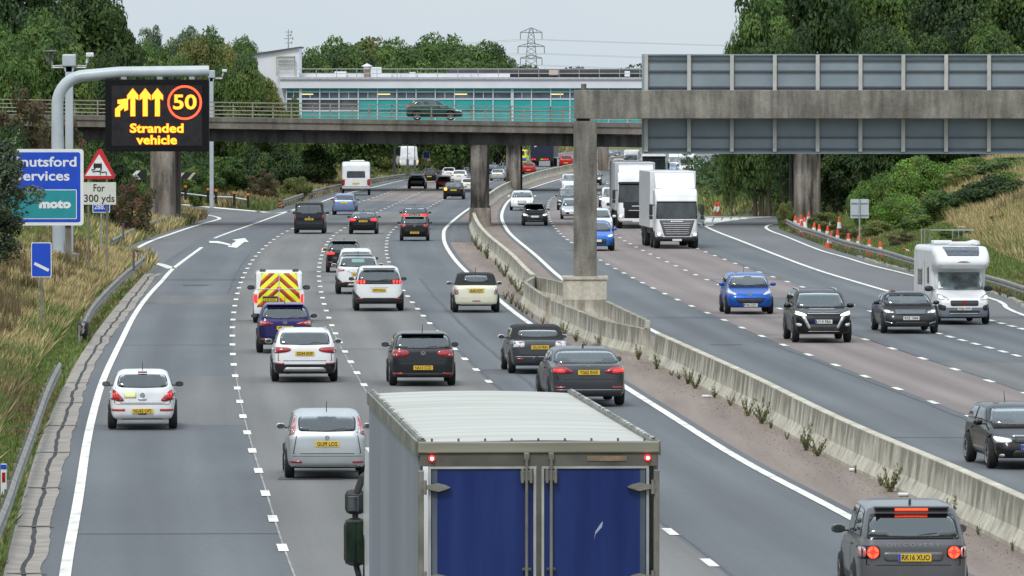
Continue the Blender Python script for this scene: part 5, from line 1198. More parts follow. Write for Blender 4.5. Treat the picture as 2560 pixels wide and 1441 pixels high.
def car(name, label, spec):
    """spec: dict describing the car; origin on the road under the rear axle"""
    g = spec.get; far = g('far', False)
    root = thing(name, label, g('cat', 'car'), group=g('group'))
    kw = dict(g('body', {})); kw.setdefault('res', .075 if far else .045)
    B = Body(g('L', 4.3), g('W', 1.8), g('H', 1.48), g('zb', .96), g('kind', 'hatch'), R=g('R', .32), **kw)
    w, L, H, zb = B.w, B.L, B.H, B.zb; P = g('paint'); split = []
    if g('kind') == 'soft': split.append(('soft_top', mat('soft_top_cloth', (.018, .018, .02), .9, var=.2, scale=20), lambda x, y, z: (z > zb + .035 + .0 * x) & (y > B.rs - .06) & (y < B.wsb + .05)))
    if g('roofm'): split.append(('roof', g('roofm'), lambda x, y, z: (z > H - .13)))
    ck = g('clad', .0)
    split.append(('underbody', BLACKP, lambda x, y, z: z < g('low_z', .27)))
    if ck: split.append(('bumper_cladding', g('cladm', BLACKP), lambda x, y, z: (z < ck + .07 * np.clip((np.abs(x) - w * .72) / (w * .2), 0, 1) * g('cladk', 1.0)) ))
    else:
        split.append(('rear_bumper', P, lambda x, y, z: (y < .45) & (z < g('bump_z', .60))))
        split.append(('front_bumper', P, lambda x, y, z: (y > L - .5) & (z < .55)))
    F = lambda pts: [(a * w, b) for a, b in pts]
    wb, wt, z0, z1 = g('rwin', (.70, .60, zb + .06, H - .12)); RWP = F([(-wb, z0), (0, z0 - .015), (wb, z0), (wb * .5 + wt * .5 + .02, (z0 + z1) / 2 + .05), (wt, z1), (0, z1 + .012), (-wt, z1), (-(wb * .5 + wt * .5 + .02), (z0 + z1) / 2 + .05)])
    zt = g('wsz', (zb + .05, H - .13)); fwb, fwt = g('fwin', (.80, .66)); FWP = F([(-fwb, zt[0]), (0, zt[0] - .03), (fwb, zt[0]), (fwt, zt[1]), (0, zt[1] + .015), (-fwt, zt[1])])
    m_ = (B.rt + B.wst) / 2 + .1; zs = zb + .07; ztp = H - .15; ys = B.rs + (.30 if g('kind', 'hatch') in ('hatch', 'suv', 'estate', 'van') else .45); yt = B.rt + .22
    SW = [[(m_ + .04, zs), (B.wsb - .42, zs), (B.wst + .02, ztp), (m_ + .04, ztp + .02)], [(ys, zs + .03), (m_ - .04, zs), (m_ - .04, ztp + .02), (yt, ztp)]]
    clear = not far and wb > .3 and g('clear', True)
    if clear: B.holes = [('rear', RWP), ('front', FWP)] + [(f_, q) for f_ in ('left', 'right') for q in SW]
    split.append(('body', P, None)); B.shell(split, root)
    if clear: cabin(root, B)
    wx = w - .115
    for sx in (-1, 1):
        for ay in (B.ra, B.fa): 
            wh = bpy.data.objects.new('wheel', None); COL.objects.link(wh); wh.parent = root; wh.empty_display_size = .2
            wheel(wh, sx * wx, ay, g('R', .32), .21, sx, far=far)
    # glazing: black edge band, then the pane; the body is open behind the pane
    gl = g('glass', GLASS)
    def pane(nm, face, Pq, m_open, m_shut, step=.08, sm=1):
        if clear: B.patch('window_seal', face, scl(Pq, 1.045), BLACKP, root, off=.003, step=step, smooth=sm, inner=scl(Pq, .92))
        return B.patch(nm, face, Pq, m_open if clear else m_shut, root, smooth=sm, step=step)
    if g('rear', True) or not far:
        rw = pane('rear_window', 'rear', RWP, GL_REAR, gl, sm=g('winsm', 1))
        if g('wiper', True) and rw and not far:
            loc, _ = B.hit('rear', .05, z0 + .03)
            if loc:
                b = MB(); b.tube([(.0, loc.y - .02, z0 - .01), (.22, loc.y - .012, z0 + .035), (.40, loc.y + .005, z0 + .05)], [.016, .011, .008], 6); b.build('wiper', BLACKP, rw)
    ws = pane('windscreen', 'front', FWP, GL_FRONT, g('screen', SCREEN), step=.09)
    for face in ('left', 'right'):
        if g('sidewin', True):
            for q in SW: pane('side_window', face, q, GL_SIDE, gl, step=.1)
        if not far:
            B.patch('door_gap', face, [(m_ - .006, .36), (m_ + .006, .36), (m_ + .006, zb - .02), (m_ - .006, zb - .02)], BLACKP, root, off=.004, smooth=0, step=.2)
            B.patch('door_handle', face, [(m_ - .30, zb - .11), (m_ - .12, zb - .11), (m_ - .12, zb - .075), (m_ - .30, zb - .075)], g('handlem', P), root, off=.025, smooth=0, step=.2)
    # rear details
    for lp in g('rlamps', []):
        poly, m = lp[0], lp[1]; nm = lp[2] if len(lp) > 2 else 'tail_lamp'
        for q in (poly, mir(poly)): B.patch(nm, 'rear', F(q), m, root, off=.014, step=.06, smooth=lp[3] if len(lp) > 3 else 1)
    for it in g('rpatch', []):   # name, poly(frac x, z), material, off, smooth
        B.patch(it[0], 'rear', F(it[1]), it[2], root, off=it[3] if len(it) > 3 else .006, smooth=it[4] if len(it) > 4 else 1)
    for it in g('fpatch', []):
        B.patch(it[0], 'front', F(it[1]), it[2], root, off=it[3] if len(it) > 3 else .006, smooth=it[4] if len(it) > 4 else 1)
    for lp in g('flamps', []):
        for q in (lp[0], mir(lp[0])): B.patch(lp[2] if len(lp) > 2 else 'headlamp', 'front', F(q), lp[1], root, off=.012, step=.06, smooth=1)
    if g('rplate'): z, t = g('rplate'); plate(B, root, 'rear', 0, z, t)
    if g('fplate'): z, t = g('fplate')[:2]; plate(B, root, 'front', 0, z, t, blue=len(g('fplate')) > 2)
    if g('rbadge'): disc_badge(root, B, 'rear', 0, *g('rbadge'))
    if g('fbadge'): disc_badge(root, B, 'front', 0, *g('fbadge'))
    if g('mirrors', True):
        for sd_ in (-1, 1): mirror(root, w * .955, B.wsb - .50, zb + .06, g('mirm', P), sd_, g('mirs', 1.0) * .88, lit=(g('indic') == sd_))
    if g('aerial') and not far:
        a = g('aerial'); aerial(root, B, 0, B.rt + (.25 if a == 'mast' else .22), fin=(a == 'fin'), m=g('aerm', BLACKP))
    if g('rails'):
        for sd_ in (-1, 1):
            pts = []
            for k in range(9):
                yy = B.rt + .15 + (B.wst - B.rt - .3) * k / 8; loc, _ = B.hit('top', sd_ * w * (g('tumb', .70) - .06), yy)
                if loc: pts.append((loc.x, loc.y, loc.z + (.035 if 0 < k < 8 else -.01)))
            if len(pts) > 3: b = MB(); b.tube(pts, .018, 6); b.build('roof_rail', g('rails'), root)
    if g('spoiler'):
        b = MB(); zz = H - .075; loc, _ = B.hit('rear', 0, zz - .02)
        if loc: b.bbox((0, loc.y + .02, zz), (w * 1.28, .26, .035), .012); b.build('spoiler', g('spoiler'), root)
    if g('gap', True) and not far and g('kind', 'hatch') not in ('soft',):
        gz = g('gapz', .6); 
        B.patch('tailgate_gap', 'rear', F([(-.78, gz - .008), (.78, gz - .008), (.78, gz + .008), (-.78, gz + .008)]), BLACKP, root, off=.003, smooth=0, step=.15)
        for sd_ in (-1, 1): B.patch('tailgate_gap', 'rear', F([(sd_ * .785, gz), (sd_ * .805, gz), (sd_ * (wb + .075), z0 - .02), (sd_ * (wb + .055), z0 - .02)]), BLACKP, root, off=.003, smooth=0, step=.15)
    if g('seats', False):
        pass
    root['_B'] = 0; del root['_B']
    # put the origin under the rear axle
    for ch in root.children: ch.location.y -= B.ra
    return root, B

def place(root, px, py, line=None, wpx=None, W=None, face='rear', B=None, rz=None, dx=0):
    """stand a vehicle on the road; px,py = where its nearest axle meets the road in the photograph"""
    p = unp(px, py); h_ = head(line, p.y + 6) if line is not None else 0.0
    if rz is not None: h_ += rz
    s = 1.0
    if wpx and W: s = wpx / (W * FPX / p.y)
    s = min(1.14, max(.88, s))
    if face == 'front':
        base = B.fa - B.ra; rot = h_ + math.pi
        d = Vector((math.sin(h_) * -1, math.cos(h_), 0)) * base * s
        root.location = (p.x + d.x, p.y + d.y, .018)
        root.rotation_euler = (0, 0, rot)
    else:
        root.location = (p.x, p.y, .018); root.rotation_euler = (0, 0, h_)
    root.scale = (s, s, s); return s
WHITE = paint('paint_white', (.74, .75, .77), .0, .3); SILVER = paint('paint_silver', (.50, .53, .55), .55, .3)
GREY = paint('paint_dark_grey', (.020, .022, .026), .2); BLACK = paint('paint_black', (.004, .004, .005), .0)
GREYM = paint('paint_mid_grey', (.058, .062, .070), .35); NAVY = paint('paint_violet_blue', (.018, .016, .10), .4)
CREAM = paint('paint_cream', (.72, .70, .56), .0); BLUE = paint('paint_bright_blue', (.01, .13, .52), .3)
BLUE2 = paint('paint_deep_blue', (.008, .09, .42), .4); ICE = paint('paint_ice_blue', (.22, .30, .52), .5)
RED = paint('paint_red', (.45, .015, .02), .1); DRED = paint('paint_dark_red', (.20, .012, .014), .2)
GREENP = paint('paint_dark_green', (.022, .07, .062), .4); DISC = paint('paint_warm_grey', (.13, .13, .14), .45, .28)
YELLOW = mat('hivis_yellow', (.78, .80, .02), .4, var=.04); HVRED = mat('hivis_red', (.40, .045, .02), .4, var=.08)
LAMPP = mat('tail_lamp_pink', (.55, .25, .27), .15, coat=1, var=.3, scale=15)
SKID = mat('skid_plate', (.34, .34, .35), .4, .6, var=.1)
STD_R = [([(.97, .98), (.55, .96), (.50, .86), (.62, .80), (.95, .80)], REDOFF)]
def refl(z, a=.55, b_=.88): return ([(a, z), (b_, z), (b_, z + .045), (a, z + .045)], REDOFF, 'reflector', 0)
def rcar(name, label, px, py, wpx, line, spec, rz=None, face='rear'):
    r, B = car(name, label, spec); place(r, px, py, line, wpx, spec.get('W', 1.8), face, B, rz); return r, B
LN1 = (L_EDGE[0], (np.interp(L_EDGE[0], L_EDGE[0], L_EDGE[1]) + np.interp(L_EDGE[0], DASH_A[0], DASH_A[1])) / 2)
GRP = 'vehicles driving away on the near carriageway'; GRF = 'vehicles coming towards the viewer'

# --- white rounded hatchback, inside lane
rcar('hatchback_car', 'small white three-door hatchback alone in the left lane with red reflective strips on its bumper', 356.5, 1074, 175, DASH_A, dict(
    L=4.0, W=1.74, H=1.50, zb=.99, paint=WHITE, group=GRP, rwin=(0.70, 0.60, 1.06, 1.36), winsm=2, bump_z=.58, body=dict(k=.24, tumble=.66, rt=.55, ra=.70, plan_r=(.80, .96)),
    rlamps=[([(.95, .99), (.80, 1.01), (.50, .73), (.62, .70), (.92, .76)], REDOFF), ([(.84, .92), (.72, .90), (.70, .82), (.80, .80)], REDON, 'lamp_lens'), ([(.50, .475), (.93, .47), (.93, .52), (.50, .525)], mat('hivis_strip_red', (.5, .05, .03), .4, var=.1), 'reflective_strip', 0)],
    rpatch=[('sticker', [(-.52, .79), (-.18, .79), (-.18, .92), (-.52, .92)], mat('sticker_yellow', (.70, .70, .12), .5, rgb2=(.72, .72, .5), scale=25), .01, 0), ('brake_lamp', [(-.13, 1.395), (.13, 1.395), (.13, 1.425), (-.13, 1.425)], DRED, .012, 0), ('handle_recess', [(-.12, .73), (.12, .73), (.12, .79), (-.12, .79)], SILVER, .01, 1),
            ('tow_eye', [(-.12, .38), (.12, .38), (.12, .41), (-.12, .41)], BLACKP, .01, 0), ('bumper_crease', [(-.98, .625), (.98, .625), (.98, .637), (-.98, .637)], GREYP, .004, 0)],
    rplate=(.47, 'NU63 OFS'), rbadge=(.86, .06), mirm=BLACK, aerial='mast', wiper=False, gap=True, gapz=.665))
# --- silver hatchback with tall lamps
rcar('hatchback_car', 'silver five-door hatchback with tall pillar lamps beside the lorry trailer', 816, 1196, 211, DASH_B, dict(
    L=4.35, W=1.84, H=1.50, zb=.98, paint=SILVER, group=GRP, rwin=(0.64, 0.63, 1.05, 1.34), bump_z=.60, glass=GLASSL, body=dict(k=.19, tumble=.72, ra=.85),
    rlamps=[([(.70, 1.37), (.78, 1.37), (.90, 1.10), (.94, .93), (.78, .98), (.74, 1.12)], LAMPP), ([(.73, 1.33), (.77, 1.31), (.87, 1.08), (.86, 1.0), (.80, 1.03)], REDOFF, 'lamp_lens'), refl(.36, .60, .90)],
    rpatch=[('plate_recess', [(-.36, .72), (.36, .72), (.42, .84), (-.42, .84)], SILVER, -.004, 1), ('lower_valance', [(-.75, .24), (.75, .24), (.70, .30), (-.70, .30)], GREYP, .008, 0), ('bumper_crease', [(-.9, .50), (.9, .50), (.9, .512), (-.9, .512)], GREYP, .004, 0)],
    rplate=(.77, 'GL09 LCG'), rbadge=(.90, .05), aerial='mast', gap=True, gapz=.56, rails=None))
# --- dark grey hatchback
rcar('hatchback_car', 'dark grey five-door hatchback with round badge just ahead of the lorry roof', 1055.5, 965, 167, DASH_C, dict(
    L=4.26, W=1.80, H=1.47, zb=.98, paint=GREY, group=GRP, rwin=(0.78, 0.69, 1.03, 1.34), glass=GLASSL, body=dict(k=.17, tumble=.72, ra=.82),
    rlamps=[([(.94, .99), (.46, .96), (.40, .88), (.50, .80), (.92, .78)], REDOFF), ([(.90, .88), (.76, .87), (.76, .82), (.88, .81)], LAMPP, 'lamp_lens'), refl(.32, .58, .88)],
    rpatch=[('lower_valance', [(-.78, .24), (.78, .24), (.72, .36), (-.72, .36)], BLACKP, .008, 0)],
    rplate=(.50, 'NA13 CCD'), rbadge=(.88, .065), aerial='mast', gap=True, gapz=.62, spoiler=GREY))
# --- white estate with grey cladding
rcar('estate_car', 'white estate with roof rails and dark grey lower bumper behind the violet crossover', 761, 955, 167, DASH_B, dict(
    L=4.72, W=1.84, H=1.48, zb=.98, kind='estate', paint=WHITE, group=GRP, rwin=(0.72, 0.63, 1.05, 1.36), glass=GLASSL, clad=.50, cladm=GREY, body=dict(k=.18, tumble=.70, ra=1.0, rt=.60),
    rlamps=[([(.95, .98), (.44, .95), (.40, .88), (.56, .83), (.92, .80)], REDOFF), refl(.50, .62, .88)],
    rpatch=[('skid_plate', [(-.66, .30), (.66, .30), (.58, .42), (-.58, .42)], SKID, .012, 1), ('exhaust_tip', [(-.62, .25), (-.40, .25), (-.40, .33), (-.62, .33)], BLACKP, .02, 1)],
    rplate=(.80, 'SD64 EOF'), rails=SILVER, gap=True, gapz=.60, mirm=SILVER))
# --- violet-blue crossover
rcar('crossover_car', 'dark violet-blue crossover between the high-visibility van and the white estate', 712, 883, 143, DASH_B, dict(
    L=4.38, W=1.80, H=1.59, zb=1.04, kind='suv', paint=NAVY, group=GRP, rwin=(0.78, 0.65, 1.10, 1.40), clad=.48, R=.35, body=dict(k=.18, tumble=.68, ra=.9, low=.22),
    rlamps=[([(.97, 1.04), (.80, 1.03), (.36, .94), (.44, .90), (.80, .86), (.96, .86)], REDOFF), ([(.95, 1.00), (.76, .99), (.62, .94), (.80, .90), (.93, .90)], LAMPP, 'lamp_lens'), refl(.42, .60, .85)],
    rplate=(.80, 'WF64 WLH'), rbadge=(.96, .065), aerial='mast', spoiler=NAVY, gap=True, gapz=.55))
# --- white SUV with three claw lamps
rcar('suv_car', 'white SUV with black tailgate band and three-bar red lamps in the third lane', 946.5, 778, 126, DASH_C, dict(
    L=4.64, W=1.84, H=1.65, zb=1.05, kind='suv', paint=WHITE, group=GRP, rwin=(0.84, 0.71, 1.12, 1.48), clad=.48, R=.36, body=dict(k=.18, tumble=.72, ra=1.0, low=.22), cladk=2.6,
    rpatch=[('tailgate_band', [(-.90, .99), (.90, .99), (.88, 1.12), (-.88, 1.12)], BLACK, .008, 1), ('brake_lamp', [(.56, 1.00), (.63, 1.00), (.61, 1.13), (.54, 1.13)], REDON, .02, 0), ('brake_lamp', [(.68, 1.00), (.75, 1.00), (.73, 1.13), (.66, 1.13)], REDON, .02, 0), ('brake_lamp', [(.80, 1.00), (.87, 1.00), (.85, 1.13), (.78, 1.13)], REDON, .02, 0),
            ('brake_lamp', [(-.63, 1.00), (-.56, 1.00), (-.54, 1.13), (-.61, 1.13)], REDON, .02, 0), ('brake_lamp', [(-.75, 1.00), (-.68, 1.00), (-.66, 1.13), (-.73, 1.13)], REDON, .02, 0), ('brake_lamp', [(-.87, 1.00), (-.80, 1.00), (-.78, 1.13), (-.85, 1.13)], REDON, .02, 0),
            ('chrome_strip', [(-.34, .86), (.34, .86), (.34, .875), (-.34, .875)], CHROME, .012, 0)],
    rlamps=[refl(.44, .62, .86)], rplate=(.77, 'WP19 KLO'), spoiler=WHITE, mirm=BLACK, gap=False))
# --- white crossover with black roof
rcar('crossover_car', 'white crossover with black roof tucked behind the white SUV\'s left side', 895, 736, 112, DASH_C, dict(
    L=4.2, W=1.77, H=1.60, zb=1.04, kind='suv', paint=WHITE, group=GRP, rwin=(0.83, 0.67, 1.10, 1.44), clad=.50, R=.34, roofm=BLACK, body=dict(k=.2, tumble=.70, ra=.85, low=.22), cladk=2.0,
    rlamps=[([(.95, 1.04), (.62, 1.00), (.60, .93), (.90, .90)], LAMPP), refl(.44, .60, .84)], rpatch=[('skid_plate', [(-.5, .32), (.5, .32), (.44, .42), (-.44, .42)], SKID, .012, 1), ('sun_blind', [(-.30, 1.24), (.30, 1.24), (.28, 1.38), (-.28, 1.38)], mat('blind_green', (.16, .34, .30), .5, var=.1), .014, 0), ('chrome_strip', [(-.5, .93), (-.3, .86), (.3, .86), (.5, .93), (.3, .875), (-.3, .875)], CHROME, .012, 0)],
    rplate=(.78, 'VH18 UHX'), aerial='mast', gap=False))
# --- white crossover behind it
rcar('crossover_car', 'white crossover with silver roof rails directly ahead of the black-roofed one', 890, 708, 98, DASH_C, dict(
    L=4.3, W=1.80, H=1.60, zb=1.02, kind='suv', paint=WHITE, group=GRP, rwin=(0.78, 0.67, 1.08, 1.42), clad=.46, R=.34, rails=SILVER, body=dict(k=.2, ra=.9, low=.22),
    rlamps=[([(.96, 1.02), (.60, .98), (.60, .90), (.94, .84)], REDOFF)], rplate=(.76, None), aerial='mast', mirm=GREYP))
# --- black SUV indicating
rcar('suv_car', 'black SUV with silver roof rails and amber indicator lit on its left mirror', 860, 682, 92, DASH_C, dict(
    L=4.45, W=1.85, H=1.64, zb=1.05, kind='suv', paint=BLACK, group=GRP, rwin=(0.83, 0.67, 1.12, 1.46), clad=.40, R=.35, rails=SILVER, body=dict(k=.18, ra=.95, low=.22),
    rlamps=[([(.96, 1.05), (.50, 1.00), (.50, .92), (.92, .90)], REDON), refl(.50, .60, .86)], rplate=(.66, None), aerial='mast', indic=-1, spoiler=BLACK))
# --- cream convertible
rcar('convertible_car', 'small cream convertible with black fabric roof in the outside lane', 1189.5, 782, 119, R_EDGE, dict(
    L=3.72, W=1.68, H=1.42, zb=.92, kind='soft', paint=CREAM, group=GRP, rwin=(0.49, 0.43, 1.08, 1.28), winsm=2, glass=GLASSL, wiper=False, bump_z=.56, body=dict(k=.22, tumble=.74, rs=.35, rt=.70, ra=.62, hood=.95, low=.18),
    rlamps=[([(.90, .88), (.74, .88), (.74, .64), (.90, .64)], CHROME), ([(.87, .85), (.77, .85), (.77, .67), (.87, .67)], LAMPP, 'lamp_lens'), ([(.86, .80), (.78, .80), (.78, .73), (.86, .73)], REDOFF, 'lamp_lens')],
    rpatch=[('chrome_strip', [(-.36, .83), (.36, .83), (.36, .845), (-.36, .845)], CHROME, .012, 0), ('fog_lamp', [(-.18, .40), (.18, .40), (.18, .43), (-.18, .43)], REDOFF, .012, 1)],
    rplate=(.77, 'SL60 XTP'), mirm=CHROME, aerial='mast', low_z=.30, gapz=.60))
# --- dark grey saloon convertible
rcar('convertible_car', 'dark grey convertible with black soft top ahead of the grey saloon', 1344, 934, 150, R_EDGE, dict(
    L=4.64, W=1.76, H=1.43, zb=.94, kind='soft', paint=GREYM, group=GRP, rwin=(0.66, 0.58, 1.07, 1.24), winsm=2, glass=GLASSL, wiper=False, body=dict(k=.2, tumble=.76, rs=.72, rt=1.20, ra=1.0),
    rlamps=[([(.97, .96), (.52, .95), (.50, .78), (.94, .78)], LAMPW), ([(.72, .94), (.64, .94), (.64, .79), (.72, .79)], LAMPP, 'lamp_lens'), refl(.42, .56, .78)],
    rplate=(.78, 'OU10 PHN'), mirm=LAMPW, gap=True, gapz=.60, rpatch=[('bumper_crease', [(-.9, .50), (.9, .50), (.9, .515), (-.9, .515)], SILVER, .006, 0)]), rz=.028)
# --- grey saloon
rcar('saloon_car', 'steel grey saloon with red lamps lit beside the rear of the lorry roof', 1463, 1015, 196, R_EDGE, dict(
    L=4.9, W=1.86, H=1.40, zb=.96, kind="sedan", paint=GREYM, group=GRP, rwin=(0.80, 0.64, 1.03, 1.28), glass=GLASSL, wiper=False, body=dict(k=.18, tumble=.70, rs=.70, rt=1.45, ra=1.05),
    rlamps=[([(.95, .96), (.60, .94), (.38, .85), (.44, .80), (.70, .78), (.92, .80)], REDOFF), ([(.90, .90), (.66, .89), (.60, .84), (.88, .83)], REDON, 'lamp_lens'), refl(.44, .60, .86)],
    rplate=(.82, 'YG62 KHX'), rbadge=(.96, .045, CHROME, False), aerial='fin', gap=True, gapz=.66, rpatch=[('bumper_crease', [(-.9, .40), (.9, .40), (.9, .412), (-.9, .412)], SILVER, .006, 0)]), rz=.03)
# --- grey SUV, near right corner
SUVN, SB = rcar('suv_car', 'grey SUV with round glowing brake lamps and yellow plate at the near right corner', 2272, 1520, 292, BASE_L, dict(
    L=4.6, W=1.90, H=1.73, zb=1.10, kind='suv', paint=DISC, group=GRP, rwin=(0.74, 0.65, 1.20, 1.50), glass=GLASSL, R=.37, clad=.44, res=.03, body=dict(k=.2, tumble=.71, ra=.95, low=.24, rt=.55, rs=.08, res=.035),
    rpatch=[('tailgate_glass_surround', [(-.80, 1.15), (.80, 1.15), (.72, 1.55), (-.72, 1.55)], BLACK, .003, 1), ('brake_lamp', [(-.28, 1.60), (.28, 1.60), (.28, 1.635), (-.28, 1.635)], REDHOT, .03, 0),
            ('plate_recess', [(-.50, .80), (.50, .80), (.52, .95), (-.52, .95)], DISC, .006, 1)],
    rlamps=[([(.97, 1.05), (.58, 1.05), (.56, .86), (.93, .84)], BLACK, 'lamp_housing'), ([(.93, 1.03), (.80, 1.03), (.80, .86), (.92, .86)], LAMPP, 'lamp_lens')],
    rplate=None, spoiler=DISC, gap=True, gapz=.74, aerial='fin', mirm=DISC, mirs=1.15), rz=-.03)
for sg in (-1, 1):
    cx = sg * SB.w * .69; loc, _ = SB.hit('rear', cx, .945)
    if loc:
        b = MB(); yy = loc.y - .03
        for k in range(4):
            a0 = k * math.pi / 2 + .16; arcp = [(cx + math.cos(a0 + t) * r_, .945 + math.sin(a0 + t) * r_) for r_, ts in ((.092, (0, .4, .8, 1.2)), (.05, (1.2, .8, .4, 0))) for t in ts]
            b.prism(arcp, 'y', yy - .01, yy + .05)
        o = b.build('brake_lamp', REDHOT, SUVN); o.location.y -= SB.ra
        b = MB(); b.lathe([(.098, 0), (.098, -.03), (.001, -.028)], (cx, yy + .03, .945), 20, 'y'); o = b.build('lamp_lens', REDON, SUVN); o.location.y -= SB.ra
plate(SB, SUVN, 'rear', .02, .86, 'RK16 XUO', w=.54, h=.125, blue=True)
for ch in SUVN.children:
    if ch.name.startswith('number_plate'): ch.location.y -= SB.ra
loc, _ = SB.hit('rear', 0, 1.06)
if loc: o = lettering('tailgate_letters', 'D I S C O V E R Y', .07, SILVER, SUVN, (0, loc.y - .008 - SB.ra, 1.06), width=.85)

# --- cars towards the bridge
rcar('hatchback_car', 'black hatchback with pale round badge nearest the bridge pier in the outside lane', 1036.5, 603, 75, R_EDGE, dict(
    L=4.05, W=1.75, H=1.46, zb=.96, paint=BLACK, group=GRP, rwin=(0.76, 0.67, 1.02, 1.34), body=dict(k=.17, ra=.75),
    rlamps=[([(.93, .98), (.60, .95), (.58, .80), (.90, .78)], REDOFF)], rplate=(.48, 'YK70 OVX'), rbadge=(.88, .07), aerial='mast', spoiler=BLACK))
rcar('hatchback_car', 'silver-grey hatchback with red lamps just beyond the black hatchback with the badge', 1037, 574, 69, R_EDGE, dict(
    L=4.2, W=1.78, H=1.46, zb=.98, paint=GREYM, group=GRP, rwin=(0.74, 0.65, 1.05, 1.34), glass=GLASSL, body=dict(k=.17, ra=.8),
    rlamps=[([(.95, 1.0), (.40, .96), (.42, .84), (.90, .80)], REDON)], rplate=(.86, 'PJ18 OTV'), aerial='mast'))
rcar('saloon_car', 'black saloon with brake lamps lit beside the grey van', 908.5, 586, 73, DASH_C, dict(
    L=4.55, W=1.80, H=1.42, zb=.96, kind='sedan', paint=BLACK, group=GRP, rwin=(0.78, 0.65, 1.03, 1.32), glass=GLASSL, wiper=False, body=dict(k=.17, rs=.65, rt=1.35, ra=.9),
    rlamps=[([(.95, .96), (.52, .94), (.50, .82), (.92, .80)], REDON)], rplate=(.80, 'YK11 OWE'), aerial='fin'))
rcar('hatchback_car', 'ice-blue small hatchback ahead of the grey van', 861, 538, 61, DASH_A, dict(
    L=3.85, W=1.70, H=1.51, zb=.98, paint=ICE, group=GRP, rwin=(0.74, 0.65, 1.06, 1.38), glass=GLASSL, body=dict(k=.2, ra=.7),
    rlamps=[([(.97, 1.04), (.72, 1.0), (.72, .84), (.94, .84)], REDOFF)], rplate=(.84, None)))
rcar('hatchback_car', 'black hatchback with amber indicator lit near the bridge pier', 1134.5, 499, 53, DASH_C, dict(
    L=4.3, W=1.80, H=1.47, zb=.97, paint=BLACK, group=GRP, far=True, rwin=(0.76, 0.65, 1.04, 1.36), glass=GLASSL,
    rlamps=[([(.95, .98), (.62, .95), (.60, .84), (.92, .82)], REDOFF)], rpatch=[('indicator_lamp', [(-.86, .98), (-.62, .98), (-.62, .74), (-.86, .74)], AMBER, .03, 1)], rplate=(.78, None)))
rcar('estate_car', 'black estate with dark tailgate under the bridge behind the caravan', 1042, 473, 46, DASH_B, dict(
    L=4.6, W=1.82, H=1.5, zb=.98, kind='estate', paint=BLACK, group=GRP, far=True, rlamps=[([(.95, .98), (.8, .98), (.8, .84), (.92, .82)], DRED)], rplate=(.6, None, ) if False else None))
rcar('suv_car', 'black SUV with tall red pillar lamps second in the queue past the bridge', 1074, 458, 38, DASH_B, dict(
    L=4.5, W=1.80, H=1.68, zb=1.0, kind='suv', paint=BLACK, group=GRP, far=True, rwin=(0.70, 0.63, 1.08, 1.48), rlamps=[([(.95, 1.5), (.76, 1.52), (.80, .92), (.96, .92)], REDOFF)], rplate=(.74, None)))
rcar('hatchback_car', 'dark red hatchback between the black SUV and the indicating black car', 1110, 474, 39, DASH_C, dict(
    L=4.0, W=1.72, H=1.48, zb=.96, paint=DRED, group=GRP, far=True, rlamps=[([(.95, 1.0), (.7, .98), (.7, .84), (.92, .82)], REDOFF)], rplate=(.52, None)))
rcar('saloon_car', 'white saloon farthest left of the white cars beyond the bridge', 1122, 449, 33, DASH_C, dict(
    L=4.6, W=1.8, H=1.44, zb=.94, kind='sedan', paint=WHITE, group=GRP, far=True, rlamps=[([(.95, .94), (.6, .92), (.6, .82), (.92, .80)], REDOFF)], rplate=(.78, None)))
rcar('saloon_car', 'white coupe saloon with raised boot and yellow plate beyond the bridge', 1148, 459, 43, DASH_C, dict(
    L=4.6, W=1.84, H=1.42, zb=.95, kind='sedan', paint=WHITE, group=GRP, far=True, rlamps=[([(.95, .94), (.6, .92), (.6, .82), (.92, .80)], REDOFF)], rplate=(.80, None)))
rcar('hatchback_car', 'white car half hidden by the central bridge pier', 1172, 481, 44, R_EDGE, dict(
    L=4.2, W=1.8, H=1.44, zb=.96, paint=WHITE, group=GRP, far=True, rlamps=[([(.95, .98), (.6, .94), (.6, .84), (.92, .82)], LAMPP)], rplate=(.76, None)))
rcar('saloon_car', 'silver saloon seen between the two bridge piers', 1244.5, 453, 37, R_EDGE, dict(
    L=4.6, W=1.82, H=1.42, zb=.95, kind='sedan', paint=SILVER, group=GRP, far=True, rlamps=[([(.95, .94), (.66, .92), (.64, .82), (.92, .80)], DRED)], rplate=(.80, None)))
rcar('hatchback_car', 'dark car just beyond the silver saloon between the piers', 1232, 441, 34, DASH_C, dict(
    L=4.3, W=1.8, H=1.5, zb=.96, paint=GREY, group=GRP, far=True, glass=GLASSL, rlamps=[([(.95, 1.0), (.8, 1.0), (.8, .84), (.92, .82)], REDOFF)]))
rcar('pickup_car', 'pale grey pickup beyond the dark car between the piers', 1230, 421, 32, DASH_C, dict(
    L=4.6, W=1.84, H=1.75, zb=1.05, kind='suv', paint=SILVER, group=GRP, far=True, cat='pickup', rlamps=[([(.95, 1.05), (.84, 1.05), (.84, .84), (.95, .84)], DRED)]))
rcar('hatchback_car', 'red hatchback just right of the second bridge pier', 1322, 436, 33, R_EDGE, dict(
    L=4.0, W=1.72, H=1.5, zb=.96, paint=RED, group=GRP, far=True, rlamps=[([(.95, 1.05), (.8, 1.05), (.8, .86), (.92, .84)], DRED)], rplate=(.52, None)))
rcar('hatchback_car', 'red hatchback to the right of the dark blue lorry far down the road', 1415.5, 419, 36, R_EDGE, dict(
    L=4.0, W=1.72, H=1.5, zb=.96, paint=RED, group=GRP, far=True, rlamps=[([(.95, 1.05), (.8, 1.05), (.8, .86), (.92, .84)], DRED)], rplate=(.52, None)))

